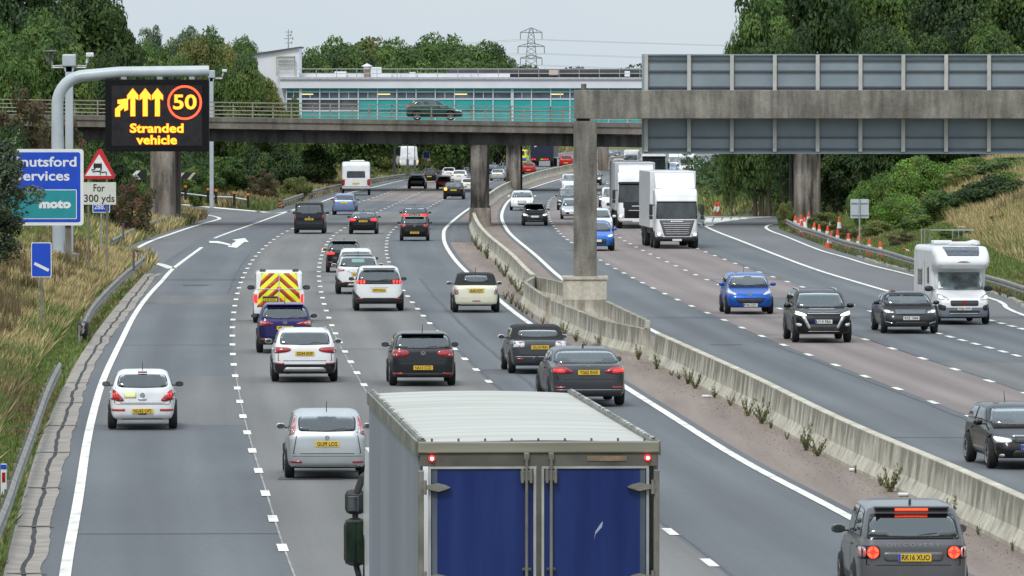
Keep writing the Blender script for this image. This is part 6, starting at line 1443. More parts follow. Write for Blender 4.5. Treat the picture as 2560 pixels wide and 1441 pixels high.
# ---------------------------------------------------------------- fronts
HL = lambda a, b_, z: [(a, z - .06), (b_, z - .05), (b_ + .02, z + .07), (a + .08, z + .02)]
rcar('saloon_car', 'dark hatchback cut by the right edge of the photo, left headlamp lit', 2566, 1172, 204, E_EDGE, dict(
    L=4.35, W=1.77, H=1.38, zb=.90, paint=BLACK, group=GRF, R=.33, body=dict(k=.22, res=.04, hood=1.15, wst=2.25), sidewin=True, clad=0,
    flamps=[([(.95, .72), (.50, .66), (.50, .58), (.90, .58)], LAMPW), ([(.90, .70), (.58, .65), (.56, .59), (.84, .60)], HEADON, 'lamp_lens'), ([(.80, .34), (.68, .34), (.68, .28), (.80, .28)], LAMPW, 'fog_lamp')],
    fpatch=[('grille', [(-.44, .58), (.44, .58), (.40, .70), (-.40, .70)], BLACKP, .01, 1), ('grille_trim', [(-.46, .70), (.46, .70), (.44, .73), (-.44, .73)], CHROME, .014, 0), ('air_intake', [(-.5, .26), (.5, .26), (.46, .42), (-.46, .42)], BLACKP, .008, 1)],
    fplate=(.49, 'FE14', 1), aerial='mast', mirm=BLACK, gap=False), rz=.045, face='front')
rcar('suv_car', 'black SUV with roof rails and bright headlamps in the red-surfaced lane', 2053, 857, 150, DASH_F, dict(
    L=4.7, W=1.80, H=1.57, zb=1.02, kind='suv', paint=BLACK, group=GRF, R=.35, rails=SILVER, body=dict(k=.17, low=.22, zh=1.02, tumble=.74), clad=0,
    flamps=[([(.95, .96), (.58, .86), (.56, .80), (.90, .84)], HEADON), ([(.62, .82), (.76, .82), (.50, .42), (.42, .44)], CHROME, 'chrome_blade'), ([(.92, .60), (.72, .58), (.72, .50), (.88, .50)], LAMPW, 'fog_lamp')],
    fpatch=[('grille', [(-.52, .84), (.52, .84), (.50, .92), (-.50, .92)], BLACKP, .01, 1), ('grille_bar', [(-.55, .86), (.55, .86), (.55, .875), (-.55, .875)], CHROME, .02, 0), ('grille_bar', [(-.5, .905), (.5, .905), (.5, .915), (-.5, .915)], CHROME, .02, 0),
            ('air_intake', [(-.48, .36), (.48, .36), (.56, .56), (-.56, .56)], BLACKP, .01, 1), ('skid_plate', [(-.52, .34), (.52, .34), (.52, .36), (-.52, .36)], SKID, .02, 0),
            ('bonnet_letters', [(-.42, 1.0), (.42, 1.0), (.42, 1.015), (-.42, 1.015)], SILVER, .008, 0)],
    fplate=(.64, 'LF19 FBA', 1), fbadge=(.89, .06, CHROME, False), mirm=BLACK, mirs=1.1, gap=False), rz=.0, face='front')
rcar('saloon_car', 'dark grey coupe saloon with lit headlamps beside the motorhome', 2272, 834, 144, DASH_G, dict(
    L=4.8, W=1.86, H=1.33, zb=.90, kind='sedan', paint=GREY, group=GRF, screen=GLASS, body=dict(k=.2, low=.17), clad=0,
    flamps=[([(.93, .76), (.62, .74), (.56, .66), (.86, .66)], LAMPW), ([(.88, .74), (.72, .73), (.72, .67), (.84, .67)], HEADON, 'lamp_lens'), ([(.88, .38), (.62, .32), (.62, .34), (.86, .40)], CHROME, 'trim')],
    fpatch=[('grille', [(-.52, .62), (.52, .62), (.56, .74), (-.56, .74)], BLACKP, .01, 1)] + [('grille_bar', [(-.54, z), (.54, z), (.54, z + .012), (-.54, z + .012)], CHROME, .02, 0) for z in (.64, .67, .70, .73)] + [('air_intake', [(-.6, .24), (.6, .24), (.56, .38), (-.56, .38)], BLACKP, .01, 1)],
    fplate=(.50, 'RFZ 1044'), fbadge=(.68, .07), mirm=GREY, gap=False), face='front')
rcar('hatchback_car', 'bright blue hatchback with long pointed headlamps unlit, in the red-surfaced lane', 1871.5, 786, 123, DASH_G, dict(
    L=4.03, W=1.75, H=1.47, zb=.98, paint=BLUE2, group=GRF, body=dict(k=.22, zh=.86, hood=.95), clad=0, screen=GLASSL,
    flamps=[([(.95, .88), (.86, .92), (.52, .70), (.58, .68), (.88, .74)], LAMPW)],
    fpatch=[('grille', [(-.62, .56), (.62, .56), (.44, .40), (-.44, .40)], BLACKP, .01, 1), ('grille_lip', [(-.64, .57), (.64, .57), (.62, .585), (-.62, .585)], BLUE, .02, 0)],
    fplate=(.33, 'FD06 OZO', 1), fbadge=(.70, .075, CHROME, False), aerial='mast', gap=False), face='front')
rcar('hatchback_car', 'bright blue sports hatchback half hidden behind the gantry column', 1489, 628, 104, DASH_F, dict(
    L=4.35, W=1.84, H=1.47, zb=.97, paint=BLUE, group=GRF, body=dict(k=.18, zh=.86), clad=0, screen=GLASSL,
    flamps=[([(.92, .80), (.60, .76), (.60, .66), (.86, .68)], LAMPW), ([(.86, .78), (.68, .75), (.68, .69), (.82, .70)], HEADON, 'lamp_lens'), ([(.92, .48), (.72, .44), (.72, .30), (.90, .30)], BLACKP, 'side_intake')],
    fpatch=[('grille', [(-.52, .34), (.52, .34), (.56, .60), (-.56, .60)], BLACKP, .01, 1)], fplate=(.50, None), gap=False), face='front')
rcar('saloon_car', 'white saloon directly behind the blue sports hatchback', 1492, 590, 100, DASH_F, dict(
    L=4.6, W=1.82, H=1.48, zb=.97, kind='sedan', paint=WHITE, group=GRF, body=dict(k=.18), clad=0, flamps=[([(.92, .78), (.62, .74), (.62, .66), (.86, .68)], LAMPW)], fpatch=[('grille', [(-.4, .5), (.4, .5), (.4, .62), (-.4, .62)], BLACKP, .01, 1)], gap=False), face='front')
rcar('hatchback_car', 'small black hatchback with yellowish headlamps in the outside lane behind the white one\'s bonnet', 1337, 565, 65, E_EDGE, dict(
    L=4.05, W=1.70, H=1.48, zb=.96, paint=GREY, group=GRF, body=dict(k=.2, zh=.88), clad=0, screen=GLASS,
    flamps=[([(.95, .80), (.56, .74), (.58, .64), (.88, .62)], LAMPW), ([(.90, .78), (.64, .74), (.64, .66), (.86, .65)], HEADON, 'lamp_lens')],
    fpatch=[('grille', [(-.5, .72), (.5, .72), (.30, .44), (-.30, .44)], BLACKP, .01, 1), ('air_intake', [(-.7, .26), (.7, .26), (.6, .36), (-.6, .36)], BLACKP, .01, 1)], fplate=(.60, None), gap=False), face='front')
rcar('hatchback_car', 'white hatchback with dark grille farthest up the outside lane by the bridge', 1305, 527, 62, E_EDGE, dict(
    L=4.3, W=1.79, H=1.44, zb=.95, paint=WHITE, group=GRF, body=dict(k=.18), clad=0,
    flamps=[([(.93, .76), (.62, .74), (.62, .66), (.88, .66)], LAMPW), ([(.88, .75), (.74, .74), (.74, .67), (.86, .67)], HEADON, 'lamp_lens')],
    fpatch=[('grille', [(-.32, .40), (.32, .40), (.36, .74), (-.36, .74)], BLACKP, .01, 1)], fplate=(.56, None), gap=False), face='front')
rcar('hatchback_car', 'silver hatchback whose right half is behind the gantry column', 1432, 549, 62, DASH_F, dict(
    L=4.1, W=1.75, H=1.48, zb=.97, paint=SILVER, group=GRF, body=dict(k=.2), clad=0,
    flamps=[([(.93, .80), (.62, .76), (.62, .66), (.88, .66)], LAMPW), ([(.88, .78), (.7, .75), (.7, .68), (.84, .68)], HEADON, 'lamp_lens')],
    fpatch=[('grille', [(-.6, .36), (.6, .36), (.5, .5), (-.5, .5)], BLACKP, .01, 1)], fplate=(.44, None), gap=False), face='front')
for (lab, px, py, wp, pm, kind, H, ln, lit) in [
    ('dark people carrier partly behind the gantry column, above the silver hatchback', 1421, 526, 58, GREY, 'suv', 1.62, DASH_F, False),
    ('white hatchback behind the dark people carrier at the column', 1430, 502, 50, WHITE, 'hatch', 1.48, DASH_F, False),
    ('black car with lit headlamp between the gantry column and the lorries', 1522, 519, 48, BLACK, 'suv', 1.6, DASH_G, True),
    ('dark blue-grey car with amber light above the lit black car', 1530, 487, 38, GREYM, 'hatch', 1.5, DASH_G, False),
    ('black car peeping out right of the gantry column', 1482, 464, 42, BLACK, 'suv', 1.55, DASH_F, True),
    ('silver car in front of the white van at the far end of the road', 1546, 425, 34, SILVER, 'hatch', 1.45, DASH_F, False),
    ('pale blue car at the far right end of the carriageway', 1749, 424, 30, ICE, 'hatch', 1.5, DASH_H, False),
    ('small pale blue car between the spotlight lorry and the white van', 1674, 436, 22, ICE, 'hatch', 1.45, DASH_H, False),
    ('dark saloon at the farthest visible bend', 1532, 400, 32, GREY, 'sedan', 1.45, E_EDGE, False)]:
    rcar('oncoming_car', lab, px, py, wp, ln, dict(L=4.3, W=1.8, H=H, zb=.97 + (H - 1.48) * .5, kind=kind, paint=pm, group=GRF, far=True, clad=0, rear=False,
        flamps=[([(.93, .80), (.62, .76), (.62, .66), (.88, .66)], HEADON if lit else LAMPW)], fpatch=[('grille', [(-.5, .42), (.5, .42), (.5, .62), (-.5, .62)], BLACKP, .01, 1)], fplate=(.5, None)), face='front')
# indicator on the grey-blue car
# ================================================================ vans, lorries, motorhome, caravan
def clip_poly(P, C):
    """Sutherland-Hodgman, C convex counter-clockwise"""
    out = list(P)
    for i in range(len(C)):
        a, b_ = C[i], C[(i + 1) % len(C)]; inp, out = out, []
        if not inp: break
        f = lambda p: (b_[0] - a[0]) * (p[1] - a[1]) - (b_[1] - a[1]) * (p[0] - a[0])
        for j in range(len(inp)):
            p, q = inp[j], inp[(j + 1) % len(inp)]; fp, fq = f(p), f(q)
            if fp >= 0: out.append(p)
            if (fp >= 0) != (fq >= 0): t = fp / (fp - fq); out.append((p[0] + t * (q[0] - p[0]), p[1] + t * (q[1] - p[1])))
    return out
VB = dict(k=.12, tumble=.86, rs=.02, rt=.20, plan_r=(.95, 1.0), boxy=1, hood=.95, ra=.95)
# high-visibility van
va, Bv = rcar('patrol_van', 'white van with yellow and red chevrons across its rear doors in the second lane', 697.5, 808, 131, DASH_B, dict(
    L=4.97, W=1.98, H=1.98, zb=1.2, kind='van', paint=WHITE, group=GRP, cat='van', rwin=(.60, .58, 1.3, 1.7), R=.34, low_z=.36, body=VB, rear=True, wiper=False, gap=False, mirm=BLACKP, mirs=1.35,
    rlamps=[([(.98, 1.10), (.82, 1.10), (.82, .76), (.98, .76)], REDON)], rplate=None, rails=None, bump_z=.5,
    fpatch=[('grille', [(-.5, .6), (.5, .6), (.5, .85), (-.5, .85)], BLACKP, .01, 1)]))
for ch in list(va.children):
    if ch.name.startswith('rear_window'): bpy.data.objects.remove(ch)
w = Bv.w; vparts = []
panelL = [(-.84 * w, .62), (-.015 * w, .62), (-.015 * w, 1.88), (-.66 * w, 1.88)]; panelR = [(.015 * w, .62), (.84 * w, .62), (.66 * w, 1.88), (.015 * w, 1.88)]
for Pn, sg in ((panelL, -1), (panelR, 1)):
    vparts.append(Bv.patch('door_panel', 'rear', Pn, YELLOW, va, off=.010, smooth=0, step=.09))
    for k in range(7):
        z = .42 + k * .40; st = [(0, z), (0, z + .19), (sg * w, z + .19 - w * .9), (sg * w, z - w * .9)]
        Q = clip_poly(st, Pn)
        if len(Q) > 2: vparts.append(Bv.patch('chevron_stripe', 'rear', Q, HVRED, va, off=.016, smooth=0, step=.09))
vparts.append(Bv.patch('door_gap', 'rear', [(-.012, .62), (.012, .62), (.012, 1.9), (-.012, 1.9)], LWHITE, va, off=.02, smooth=0))
vparts.append(Bv.patch('window_outline', 'rear', [(-.80 * w, 1.28), (.80 * w, 1.28), (.80 * w, 1.30), (-.80 * w, 1.30)], LWHITE, va, off=.02, smooth=0))
vparts.append(Bv.patch('plate_holder', 'rear', [(-.62 * w, .80), (-.05 * w, .80), (-.05 * w, 1.02), (-.62 * w, 1.02)], BLACKP, va, off=.022, smooth=0))
loc, _ = Bv.hit('rear', -.33 * w, .86)
plate(Bv, va, 'rear', -.335 * w, .88, 'SL70 WOC')
for ch in va.children:
    if ch.name.startswith('number_plate'): ch.location.y -= Bv.ra + .012
for o in vparts:
    if o: o.location.y -= Bv.ra
b = MB()
for sg in (-1, 1): b.bbox((sg * .62, .35 - Bv.ra, 2.0), (.24, .2, .10), .03)
b.build('roof_lamp', GREYP, va)
# grey panel van
rcar('panel_van', 'dark grey van with dark rear windows behind the ice-blue hatchback', 774, 585, 78, DASH_A, dict(
    L=4.9, W=1.90, H=1.95, zb=1.15, kind='van', paint=GREY, group=GRP, cat='van', rwin=(.80, .72, 1.22, 1.72), glass=GLASS, R=.34, body=dict(VB, k=.14), mirm=BLACKP, mirs=1.2, wiper=False,
    rlamps=[([(.98, 1.10), (.84, 1.10), (.84, .82), (.98, .82)], REDOFF)], rpatch=[('door_gap', [(-.008, .6), (.008, .6), (.008, 1.85), (-.008, 1.85)], INK, .012, 0), ('bumper_step', [(-.9, .62), (.9, .62), (.9, .64), (-.9, .64)], BLACKP, .012, 0)],
    rplate=(.88, 'GL65 ORK'), rbadge=(1.0, .06, CHROME, False)))
# yellow patrol van, far
rcar('patrol_van', 'yellow and blue chequered patrol van left of the dark blue lorry', 1300, 413, 38, R_EDGE, dict(
    L=4.9, W=1.95, H=1.95, zb=1.15, kind='van', paint=YELLOW, group=GRP, cat='van', far=True, body=VB, rlamps=[([(.98, 1.10), (.84, 1.10), (.84, .82), (.98, .82)], REDOFF)],
    rpatch=[('blue_band', [(-.9, .5), (.9, .5), (.9, .9), (-.9, .9)], SIGNB, .012, 0)]))
# distant white van seen from behind on the slip
v, Bq = car('panel_van', 'white van parked on the far left verge under the bridge', dict(L=5.6, W=2.1, H=2.35, zb=1.2, kind='van', paint=WHITE, cat='van', far=True, body=dict(VB, k=.3, tumble=.80), rear=True, rwin=(.05, .04, 1.5, 1.55), rlamps=[([(.98, .8), (.84, .8), (.84, .6), (.98, .6)], AMBER)]))
p, _ = at_scale(1021, 421, 24.0); v.location = p; v.rotation_euler = (0, 0, .1)
# white vans coming towards us
for (lab, px, py, wp, ln, H, L_) in [('white high-roof van with a roof unit left of the spotlight lorry', 1577, 426, 41, DASH_F, 2.45, 5.6), ('white van with a sliver of blue at the far end behind the white box lorry', 1684, 428, 34, DASH_H, 2.5, 5.5), ('white van squeezed beside the black-fronted lorry', 1533, 531, 62, DASH_G, 1.95, 4.9), ('white car-derived van high behind the gantry column', 1427, 482, 46, DASH_F, 1.9, 4.6)]:
    rcar('panel_van', lab, px, py, wp, ln, dict(L=L_, W=1.98, H=H, zb=1.15, kind='van', paint=WHITE, group=GRF, cat='van', far=True, body=VB, rear=False, fwin=(.84, .72), wsz=(1.2, 1.85), clad=0, flamps=[([(.95, .95), (.66, .92), (.66, .75), (.9, .75)], LAMPW)], fpatch=[('grille', [(-.55, .5), (.55, .5), (.55, .75), (-.55, .75)], BLACKP, .01, 1)], fplate=(.42, None)), face='front')

# --- motorhome -------------------------------------------------------------
def motorhome(label, px, py, wpx, ln, detail=True, rz=0):
    root, B = car('motorhome', label, dict(L=5.9, W=2.05, H=2.2, zb=1.25, kind='van', paint=WHITE, cat='motorhome', group=GRF, R=.34, far=not detail, body=dict(VB, hood=1.0, zh=1.12, ra=1.3, k=.2, tumble=.84), rear=True, rwin=(.1, .1, 1.5, 1.6), sidewin=False, fwin=(.84, .74), wsz=(1.28, 2.02), clad=.62, cladm=mat('bumper_slate', (.14, .16, .19), .45, var=.1), low_z=.3,
        flamps=[([(.93, 1.10), (.86, 1.14), (.56, .96), (.60, .90), (.90, .94)], LAMPW), ([(.90, 1.06), (.80, 1.06), (.74, .97), (.88, .97)], HEADON, 'lamp_lens')],
        fpatch=[('grille', [(-.50, .70), (.50, .70), (.52, .90), (-.52, .90)], BLACKP, .01, 1), ('air_intake', [(-.56, .46), (.56, .46), (.56, .54), (-.56, .54)], BLACKP, .01, 1), ('fog_surround', [(.92, .78), (.66, .70), (.70, .52), (.9, .56)], BLACKP, .012, 1), ('fog_surround', [(-.92, .78), (-.66, .70), (-.70, .52), (-.9, .56)], BLACKP, .012, 1), ('skid_plate', [(-.52, .40), (.52, .40), (.52, .42), (-.52, .42)], CHROME, .02, 0)],
        fplate=(.60, 'PX66 WPN'), fbadge=(.80, .075, REDOFF, False), mirm=BLACKP, mirs=1.6, gap=False, wiper=False))
    H2 = 2.95; C = Body(5.75, 2.25, H2, 2.0, 'hatch', res=.07, ra=1.3, fa=9, arch=False, k=.3,
        side=[(.0, .45), (0, H2 - .35), (.25, H2 - .02), (4.6, H2), (5.3, H2 - .25), (5.62, H2 - .55), (5.68, H2 - .75), (5.4, H2 - .88), (4.55, H2 - .92), (4.4, 1.9), (4.2, .55), (4.1, .45)],
        gside=[(1, 1), (1, 1.5), (2, 1.5), (2, 1)], boxy=1, low=.45)
    # widen the section: the coach body is slab sided
    w2 = C.w; x_s = 1.0
    parts = C.shell([('coach_body', WHITE, None)], root)
    new = list(parts.values())
    new.append(C.patch('solar_panel', 'front', [(-.52 * w2, H2 - .40), (.52 * w2, H2 - .40), (.60 * w2, H2 - .10), (-.60 * w2, H2 - .10)], mat('solar_panel', (.10, .12, .15), .25, var=.15, scale=6), root, off=.03, smooth=0))
    new.append(C.patch('logo_mark', 'front', [(-.25, H2 - .64), (.25, H2 - .64), (.1, H2 - .6), (-.1, H2 - .6)], DRED, root, off=.01, smooth=0))
    for face in ('left', 'right'):
        new.append(C.patch('side_window', face, [(3.5, 1.5), (3.95, 1.5), (3.95, 2.15), (3.5, 2.15)], GLASS, root, step=.12)); new.append(C.patch('side_window', face, [(1.2, 1.4), (2.3, 1.4), (2.3, 2.05), (1.2, 2.05)], GLASS, root, step=.12))
        new.append(C.patch('door_gap', face, [(2.9, .6), (2.92, .6), (2.92, 2.3), (2.9, 2.3)], GREYP, root, smooth=0))
    b = MB(); b.lathe([(.001, .18), (.25, .12), (.27, 0)], (-.6, 4.1, H2), 12); b.bbox((-.1, 4.2, H2 + .05), (.9, .5, .12), .04); b.bbox((.3, 2.2, H2 + .06), (.7, .7, .12), .04); new.append(b.build('roof_vent', WHITE, root))
    for o in new:
        if o: o.location.y -= B.ra
    place(root, px, py, ln, wpx, 2.25, 'front', B, rz); return root
motorhome('white coachbuilt motorhome with over-cab pod and solar panel in the nearside oncoming lane', 2403, 812, 151, LINE_I, rz=.045)
motorhome('distant white motorhome half hidden behind the white box lorry', 1717, 440, 46, DASH_H, False)

# --- caravan ------------------------------------------------------------------
cv = thing('caravan', 'white touring caravan with dark rear window in the left lane under the bridge', 'caravan', group=GRP)
H2 = 2.6; C = Body(5.2, 2.28, H2, 1.6, 'hatch', res=.06, ra=2.3, fa=2.9, R=.30, k=.22, side=[(.12, .42), (.0, .6), (.05, 1.2), (.22, 2.3), (.45, H2 - .02), (4.4, H2), (4.9, 2.1), (5.15, 1.3), (5.2, .6), (5.0, .42)], gside=[(1, 1), (1, 1.5), (2, 1.5), (2, 1)], boxy=1, low=.42)
nw = list(C.shell([('underbody', GREYP, lambda x, y, z: z < .5), ('caravan_body', WHITE, None)], cv).values())
w2 = C.w
nw.append(C.patch('rear_window', 'rear', [(-.62 * w2, 1.36), (.62 * w2, 1.36), (.60 * w2, 1.86), (-.60 * w2, 1.86)], GLASS, cv, off=.03))
for q in ([(.93 * w2, .72), (.76 * w2, .80), (.74 * w2, 1.24), (.93 * w2, 1.28)],): 
    for z in (q, mir(q)): nw.append(C.patch('tail_lamp', 'rear', z, REDOFF, cv, off=.03))
nw.append(C.patch('bumper_line', 'rear', [(-.9 * w2, .66), (.9 * w2, .66), (.9 * w2, .69), (-.9 * w2, .69)], GREYP, cv, smooth=0))
nw.append(plate(C, cv, 'rear', 0, .92, None))
b = MB(); b.bbox((-.2, 1.6, H2 + .04), (.5, .5, .1), .03); b.bbox((.3, 3.2, H2 + .04), (.7, .6, .1), .03); nw.append(b.build('roof_vent', WHITE, cv))
for o in nw:
    if o and abs(o.location.y) < 1e-6: o.location.y -= .8
for sx in (-1, 1):
    wh = bpy.data.objects.new('wheel', None); COL.objects.link(wh); wh.parent = cv; wheel(wh, sx * (w2 - .13), 2.3, .30, .2, sx); wh.location.y -= .8
place(cv, 890, 489, L_EDGE, 74, 2.28, 'rear', C, rz=.05)

# --- near box lorry ---------------------------------------------------------------
TW, TL, TH, TB = 2.55, 12.6, 4.66, 1.25
lo = thing('box_lorry', 'large lorry with white roof, grey side curtains and blue rear doors nearest the viewer', 'lorry', (.28, 73.4, .02), .062, group=GRP)
ALU = mat('trailer_aluminium', (.15, .145, .13), .55, .4, rgb2=(.26, .25, .225), scale=2.5, detail=8)
DIRT = mat('trailer_frame_grimy', (.055, .052, .05), .7, rgb2=(.12, .11, .10), scale=2.0, detail=8)
ROOFW = mat('lorry_roof_white', (.40, .40, .365), .65, rgb2=(.50, .50, .465), scale=.9, stretch=(.35, 3.0, 1), detail=7)
CURT = mat('curtain_grey', (.20, .21, .27), .5, rgb2=(.25, .26, .32), scale=.8, stretch=(1, 1, .2))
BLUED = mat('door_blue', (.006, .017, .115), .36, rgb2=(.016, .036, .165), scale=1.4, stretch=(2.2, 1, .22), coat=.1, detail=9, spec=.35)
b = MB(); nrib = 34
# roof skin: slightly bowed, with shallow cross ribs
V = []; n1 = nrib * 4; n2 = 9
for i in range(n1 + 1):
    y = TL * i / n1; rib = 0
    for k in range(n2): x = -TW / 2 + TW * k / (n2 - 1); V.append((x, y, TH + .035 * (1 - (2 * x / TW) ** 2) + rib))
F = [(i * n2 + k, i * n2 + k + 1, (i + 1) * n2 + k + 1, (i + 1) * n2 + k) for i in range(n1) for k in range(n2 - 1)]
b.add(V, F); b.box((0, TL / 2, TH - .02), (TW - .02, TL - .02, .03)); b.build('trailer_roof', ROOFW, lo)
b = MB(); b.box((-TW / 2 + .03, TL / 2, (TB + TH) / 2 - .06), (.05, TL - .1, TH - TB - .14)); b.build('side_curtain', CURT, lo)
b = MB(); b.box((TW / 2 - .03, TL / 2, (TB + TH) / 2 - .06), (.05, TL - .1, TH - TB - .14)); b.build('side_curtain', CURT, lo)
for sx in (-1, 1):
    b = MB(); b.box((sx * (TW / 2 - .01), TL / 2, TH - .05), (.06, TL, .15)); b.box((sx * (TW / 2 - .05), TL / 2, TH + .025), (.07, TL, .035)); b.build('roof_cant_rail', ALU, lo)
    b = MB(); b.box((sx * (TW / 2 - .05), TL / 2, TH + .05), (.035, TL - .1, .018)); b.build('rivet_strip', mat('rivet_strip', (.05, .05, .05), .6, rgb2=(.5, .5, .46), scale=9, stretch=(.1, 1, .1), ramp=(.48, .52), detail=0), lo)
b = MB()
for k in range(9): b.box((-TW / 2 + .15 + k * (TW - .3) / 8, .04, TH + .03), (.02, .06, .05))
b.build('roof_fixing', GREYP, lo)
b = MB(); b.bbox((0, -.02, TH - .035), (TW, .10, .12), .015); b.build('rear_header', mat('header_pale', (.20, .195, .16), .55, .2, rgb2=(.30, .29, .245), scale=2, stretch=(.3, 1, 4), detail=8), lo)
b = MB(); b.box((0, -.005, TH - .165), (TW - .04, .08, .14)); b.build('header_recess', DIRT, lo)
for sx in (-1, 1): b = MB(); b.bbox((sx * (TW / 2 - .03), -.02, (TB + TH) / 2 - .2), (.06, .12, TH - TB - .15), .012); b.build('corner_post', ALU, lo)
b = MB(); b.box((0, .3, TB - .1), (TW, .8, .22)); b.build('rear_sill', DIRT, lo)
dt = TH - .235; dbm = TB + .05
for sx in (-1, 1):
    cx = sx * (TW - .2) / 4 + sx * .01; dw = (TW - .26) / 2 - .01
    b = MB(); b.box((cx, .0, (dt + dbm) / 2), (dw, .05, dt - dbm)); d = b.build('rear_door', BLUED, lo)
    b = MB(); b.box((cx, -.028, dt - .012), (dw, .03, .03)); b.box((cx - dw / 2 + .012, -.028, (dt + dbm) / 2), (.028, .03, dt - dbm - .05)); b.box((cx + dw / 2 - .012, -.028, (dt + dbm) / 2), (.028, .03, dt - dbm - .05)); b.build('door_trim', mat('door_trim_pale', (.36, .37, .37), .5, .4, rgb2=(.5, .5, .5), scale=3), d)
    b = MB(); b.box((cx + sx * (dw / 2 - .065), -.0265, (dt + dbm) / 2), (.055, .004, dt - dbm - .06)); b.build('worn_edge', mat('door_edge_stain', (.05, .065, .10), .6, rgb2=(.10, .12, .15), scale=5, stretch=(1, 1, .15)), d)
    rx = sx * .13
    b = MB(); b.tube([(rx, -.075, dbm), (rx, -.075, TH - .12)], .017, 8); b.build('lock_rod', ALU, d)
    for zc in (dt - .10, dt - 1.09, dt - 2.1):
        b = MB(); b.bbox((rx, -.055, zc), (.13 if zc > dt - .5 else .1, .045, .11 if zc > dt - .5 else .035), .01)
        if zc > dt - .5: b.bbox((rx, -.06, TH - .13), (.06, .05, .08), .01); b.bbox((rx - .045, -.07, zc), (.03, .07, .16), .008); b.bbox((rx + .045, -.07, zc), (.03, .07, .16), .008)
        b.build('rod_bracket', DIRT if zc < dt - .5 else ALU, d)
    for zc in (dt - .22, dt - 1.18, dt - 2.2):
        e = sx * (TW / 2 - .03); P = [(e, zc - .03), (e - sx * .08, zc - .022), (e - sx * .18, zc - .045), (e - sx * .26, zc - .025), (e - sx * .31, zc), (e - sx * .26, zc + .025), (e - sx * .18, zc + .045), (e - sx * .08, zc + .022), (e, zc + .03)]
        b = MB(); b.prism(P, 'y', -.09, -.045); b.tube([(e - sx * .04, -.09, zc - .075), (e - sx * .04, -.09, zc + .075)], .02, 8); b.tube([(e - sx * .25, -.10, zc), (e - sx * .25, -.085, zc)], .022, 8); b.build('hinge', ALU, d)
b = MB(); b.box((0, -.03, (dt + dbm) / 2), (.05, .04, dt - dbm)); b.build('door_seal', DIRT, lo)
b = MB(); b.prism([(.66, 3.82), (.68, 3.84), (.67, 3.78), (.60, 3.70), (.585, 3.64), (.60, 3.73)], 'y', -.0275, -.0255); b.build('paint_scratch', mat('scratch_pale', (.3, .33, .42), .5, var=.2), lo)
for sx, x in ((-1, -1.13), (1, 1.15)):
    b = MB(); b.lathe([(.034, 0), (.034, -.02), (.02, -.035), (.001, -.04)], (x, -.05, TH - .15), 14, 'y'); ml = b.build('marker_lamp', REDON, lo)
    b = MB(); b.lathe([(.018, -.045), (.001, -.06)], (x, -.05, TH - .15), 8, 'y'); b.build('lamp_filament', mat('lamp_hot', (1, .6, .6), .3, emit=(1, .45, .4), es=6, var=.02), ml)
b = MB(); b.box((.72, -.05, TH - .155), (.42, .006, .055)); b.build('maker_plate', mat('decal_rusty', (.26, .17, .10), .6, rgb2=(.14, .11, .09), scale=12), lo)
# chassis, wheels and tractor
b = MB(); b.box((-.5, TL / 2, TB - .35), (.16, TL - 1, .4)); b.box((.5, TL / 2, TB - .35), (.16, TL - 1, .4)); b.box((0, .25, .62), (2.3, .12, .16)); b.build('chassis', INK, lo)
for yy in (2.2, 3.5, 4.8, TL + .9, TL + 3.5):
    for sx in (-1, 1):
        wh = bpy.data.objects.new('wheel', None); COL.objects.link(wh); wh.parent = lo; wheel(wh, sx * 1.02, yy, .5, .38, sx)
CB = Body(2.4, 2.5, 3.85, 2.0, 'hatch', res=.08, arch=False, k=.25, side=[(.0, .75), (0, 3.7), (.2, 3.85), (1.2, 3.8), (1.9, 3.3), (2.25, 2.0), (2.4, 1.2), (2.35, .4), (1.9, .4), (1.4, .75)], gside=[(1, 1), (1, 1.5), (1.5, 1.5), (1.5, 1)], boxy=1, low=.4)
nw = list(CB.shell([('cab_bumper', GREYP, lambda x, y, z: z < .8), ('cab', WHITE, None)], lo).values())
nw.append(CB.patch('windscreen', 'front', [(-1.1, 2.0), (1.1, 2.0), (1.02, 2.85), (-1.02, 2.85)], SCREEN, lo)); nw.append(CB.patch('grille', 'front', [(-.8, 1.0), (.8, 1.0), (.8, 1.8), (-.8, 1.8)], BLACKP, lo))
for f in ('left', 'right'): nw.append(CB.patch('side_window', f, [(1.1, 2.0), (2.0, 2.0), (1.8, 2.7), (1.1, 2.7)], GLASS, lo))
for o in nw:
    if o: o.location.y += TL + 2.2
b = MB(); b.box((0, TL + 1.2, 2.2), (.1, 2.2, 2.6)); b.box((-TW / 2 + .06, TL + 1.0, 2.4), (.05, 1.9, 3.0)); b.box((TW / 2 - .06, TL + 1.0, 2.4), (.05, 1.9, 3.0)); b.build('side_fairing', WHITE, lo)
b = MB(); b.box((0, TL + 2.4, .9), (2.2, 4.4, .5)); b.build('tractor_chassis', INK, lo)
MXo = 1.27
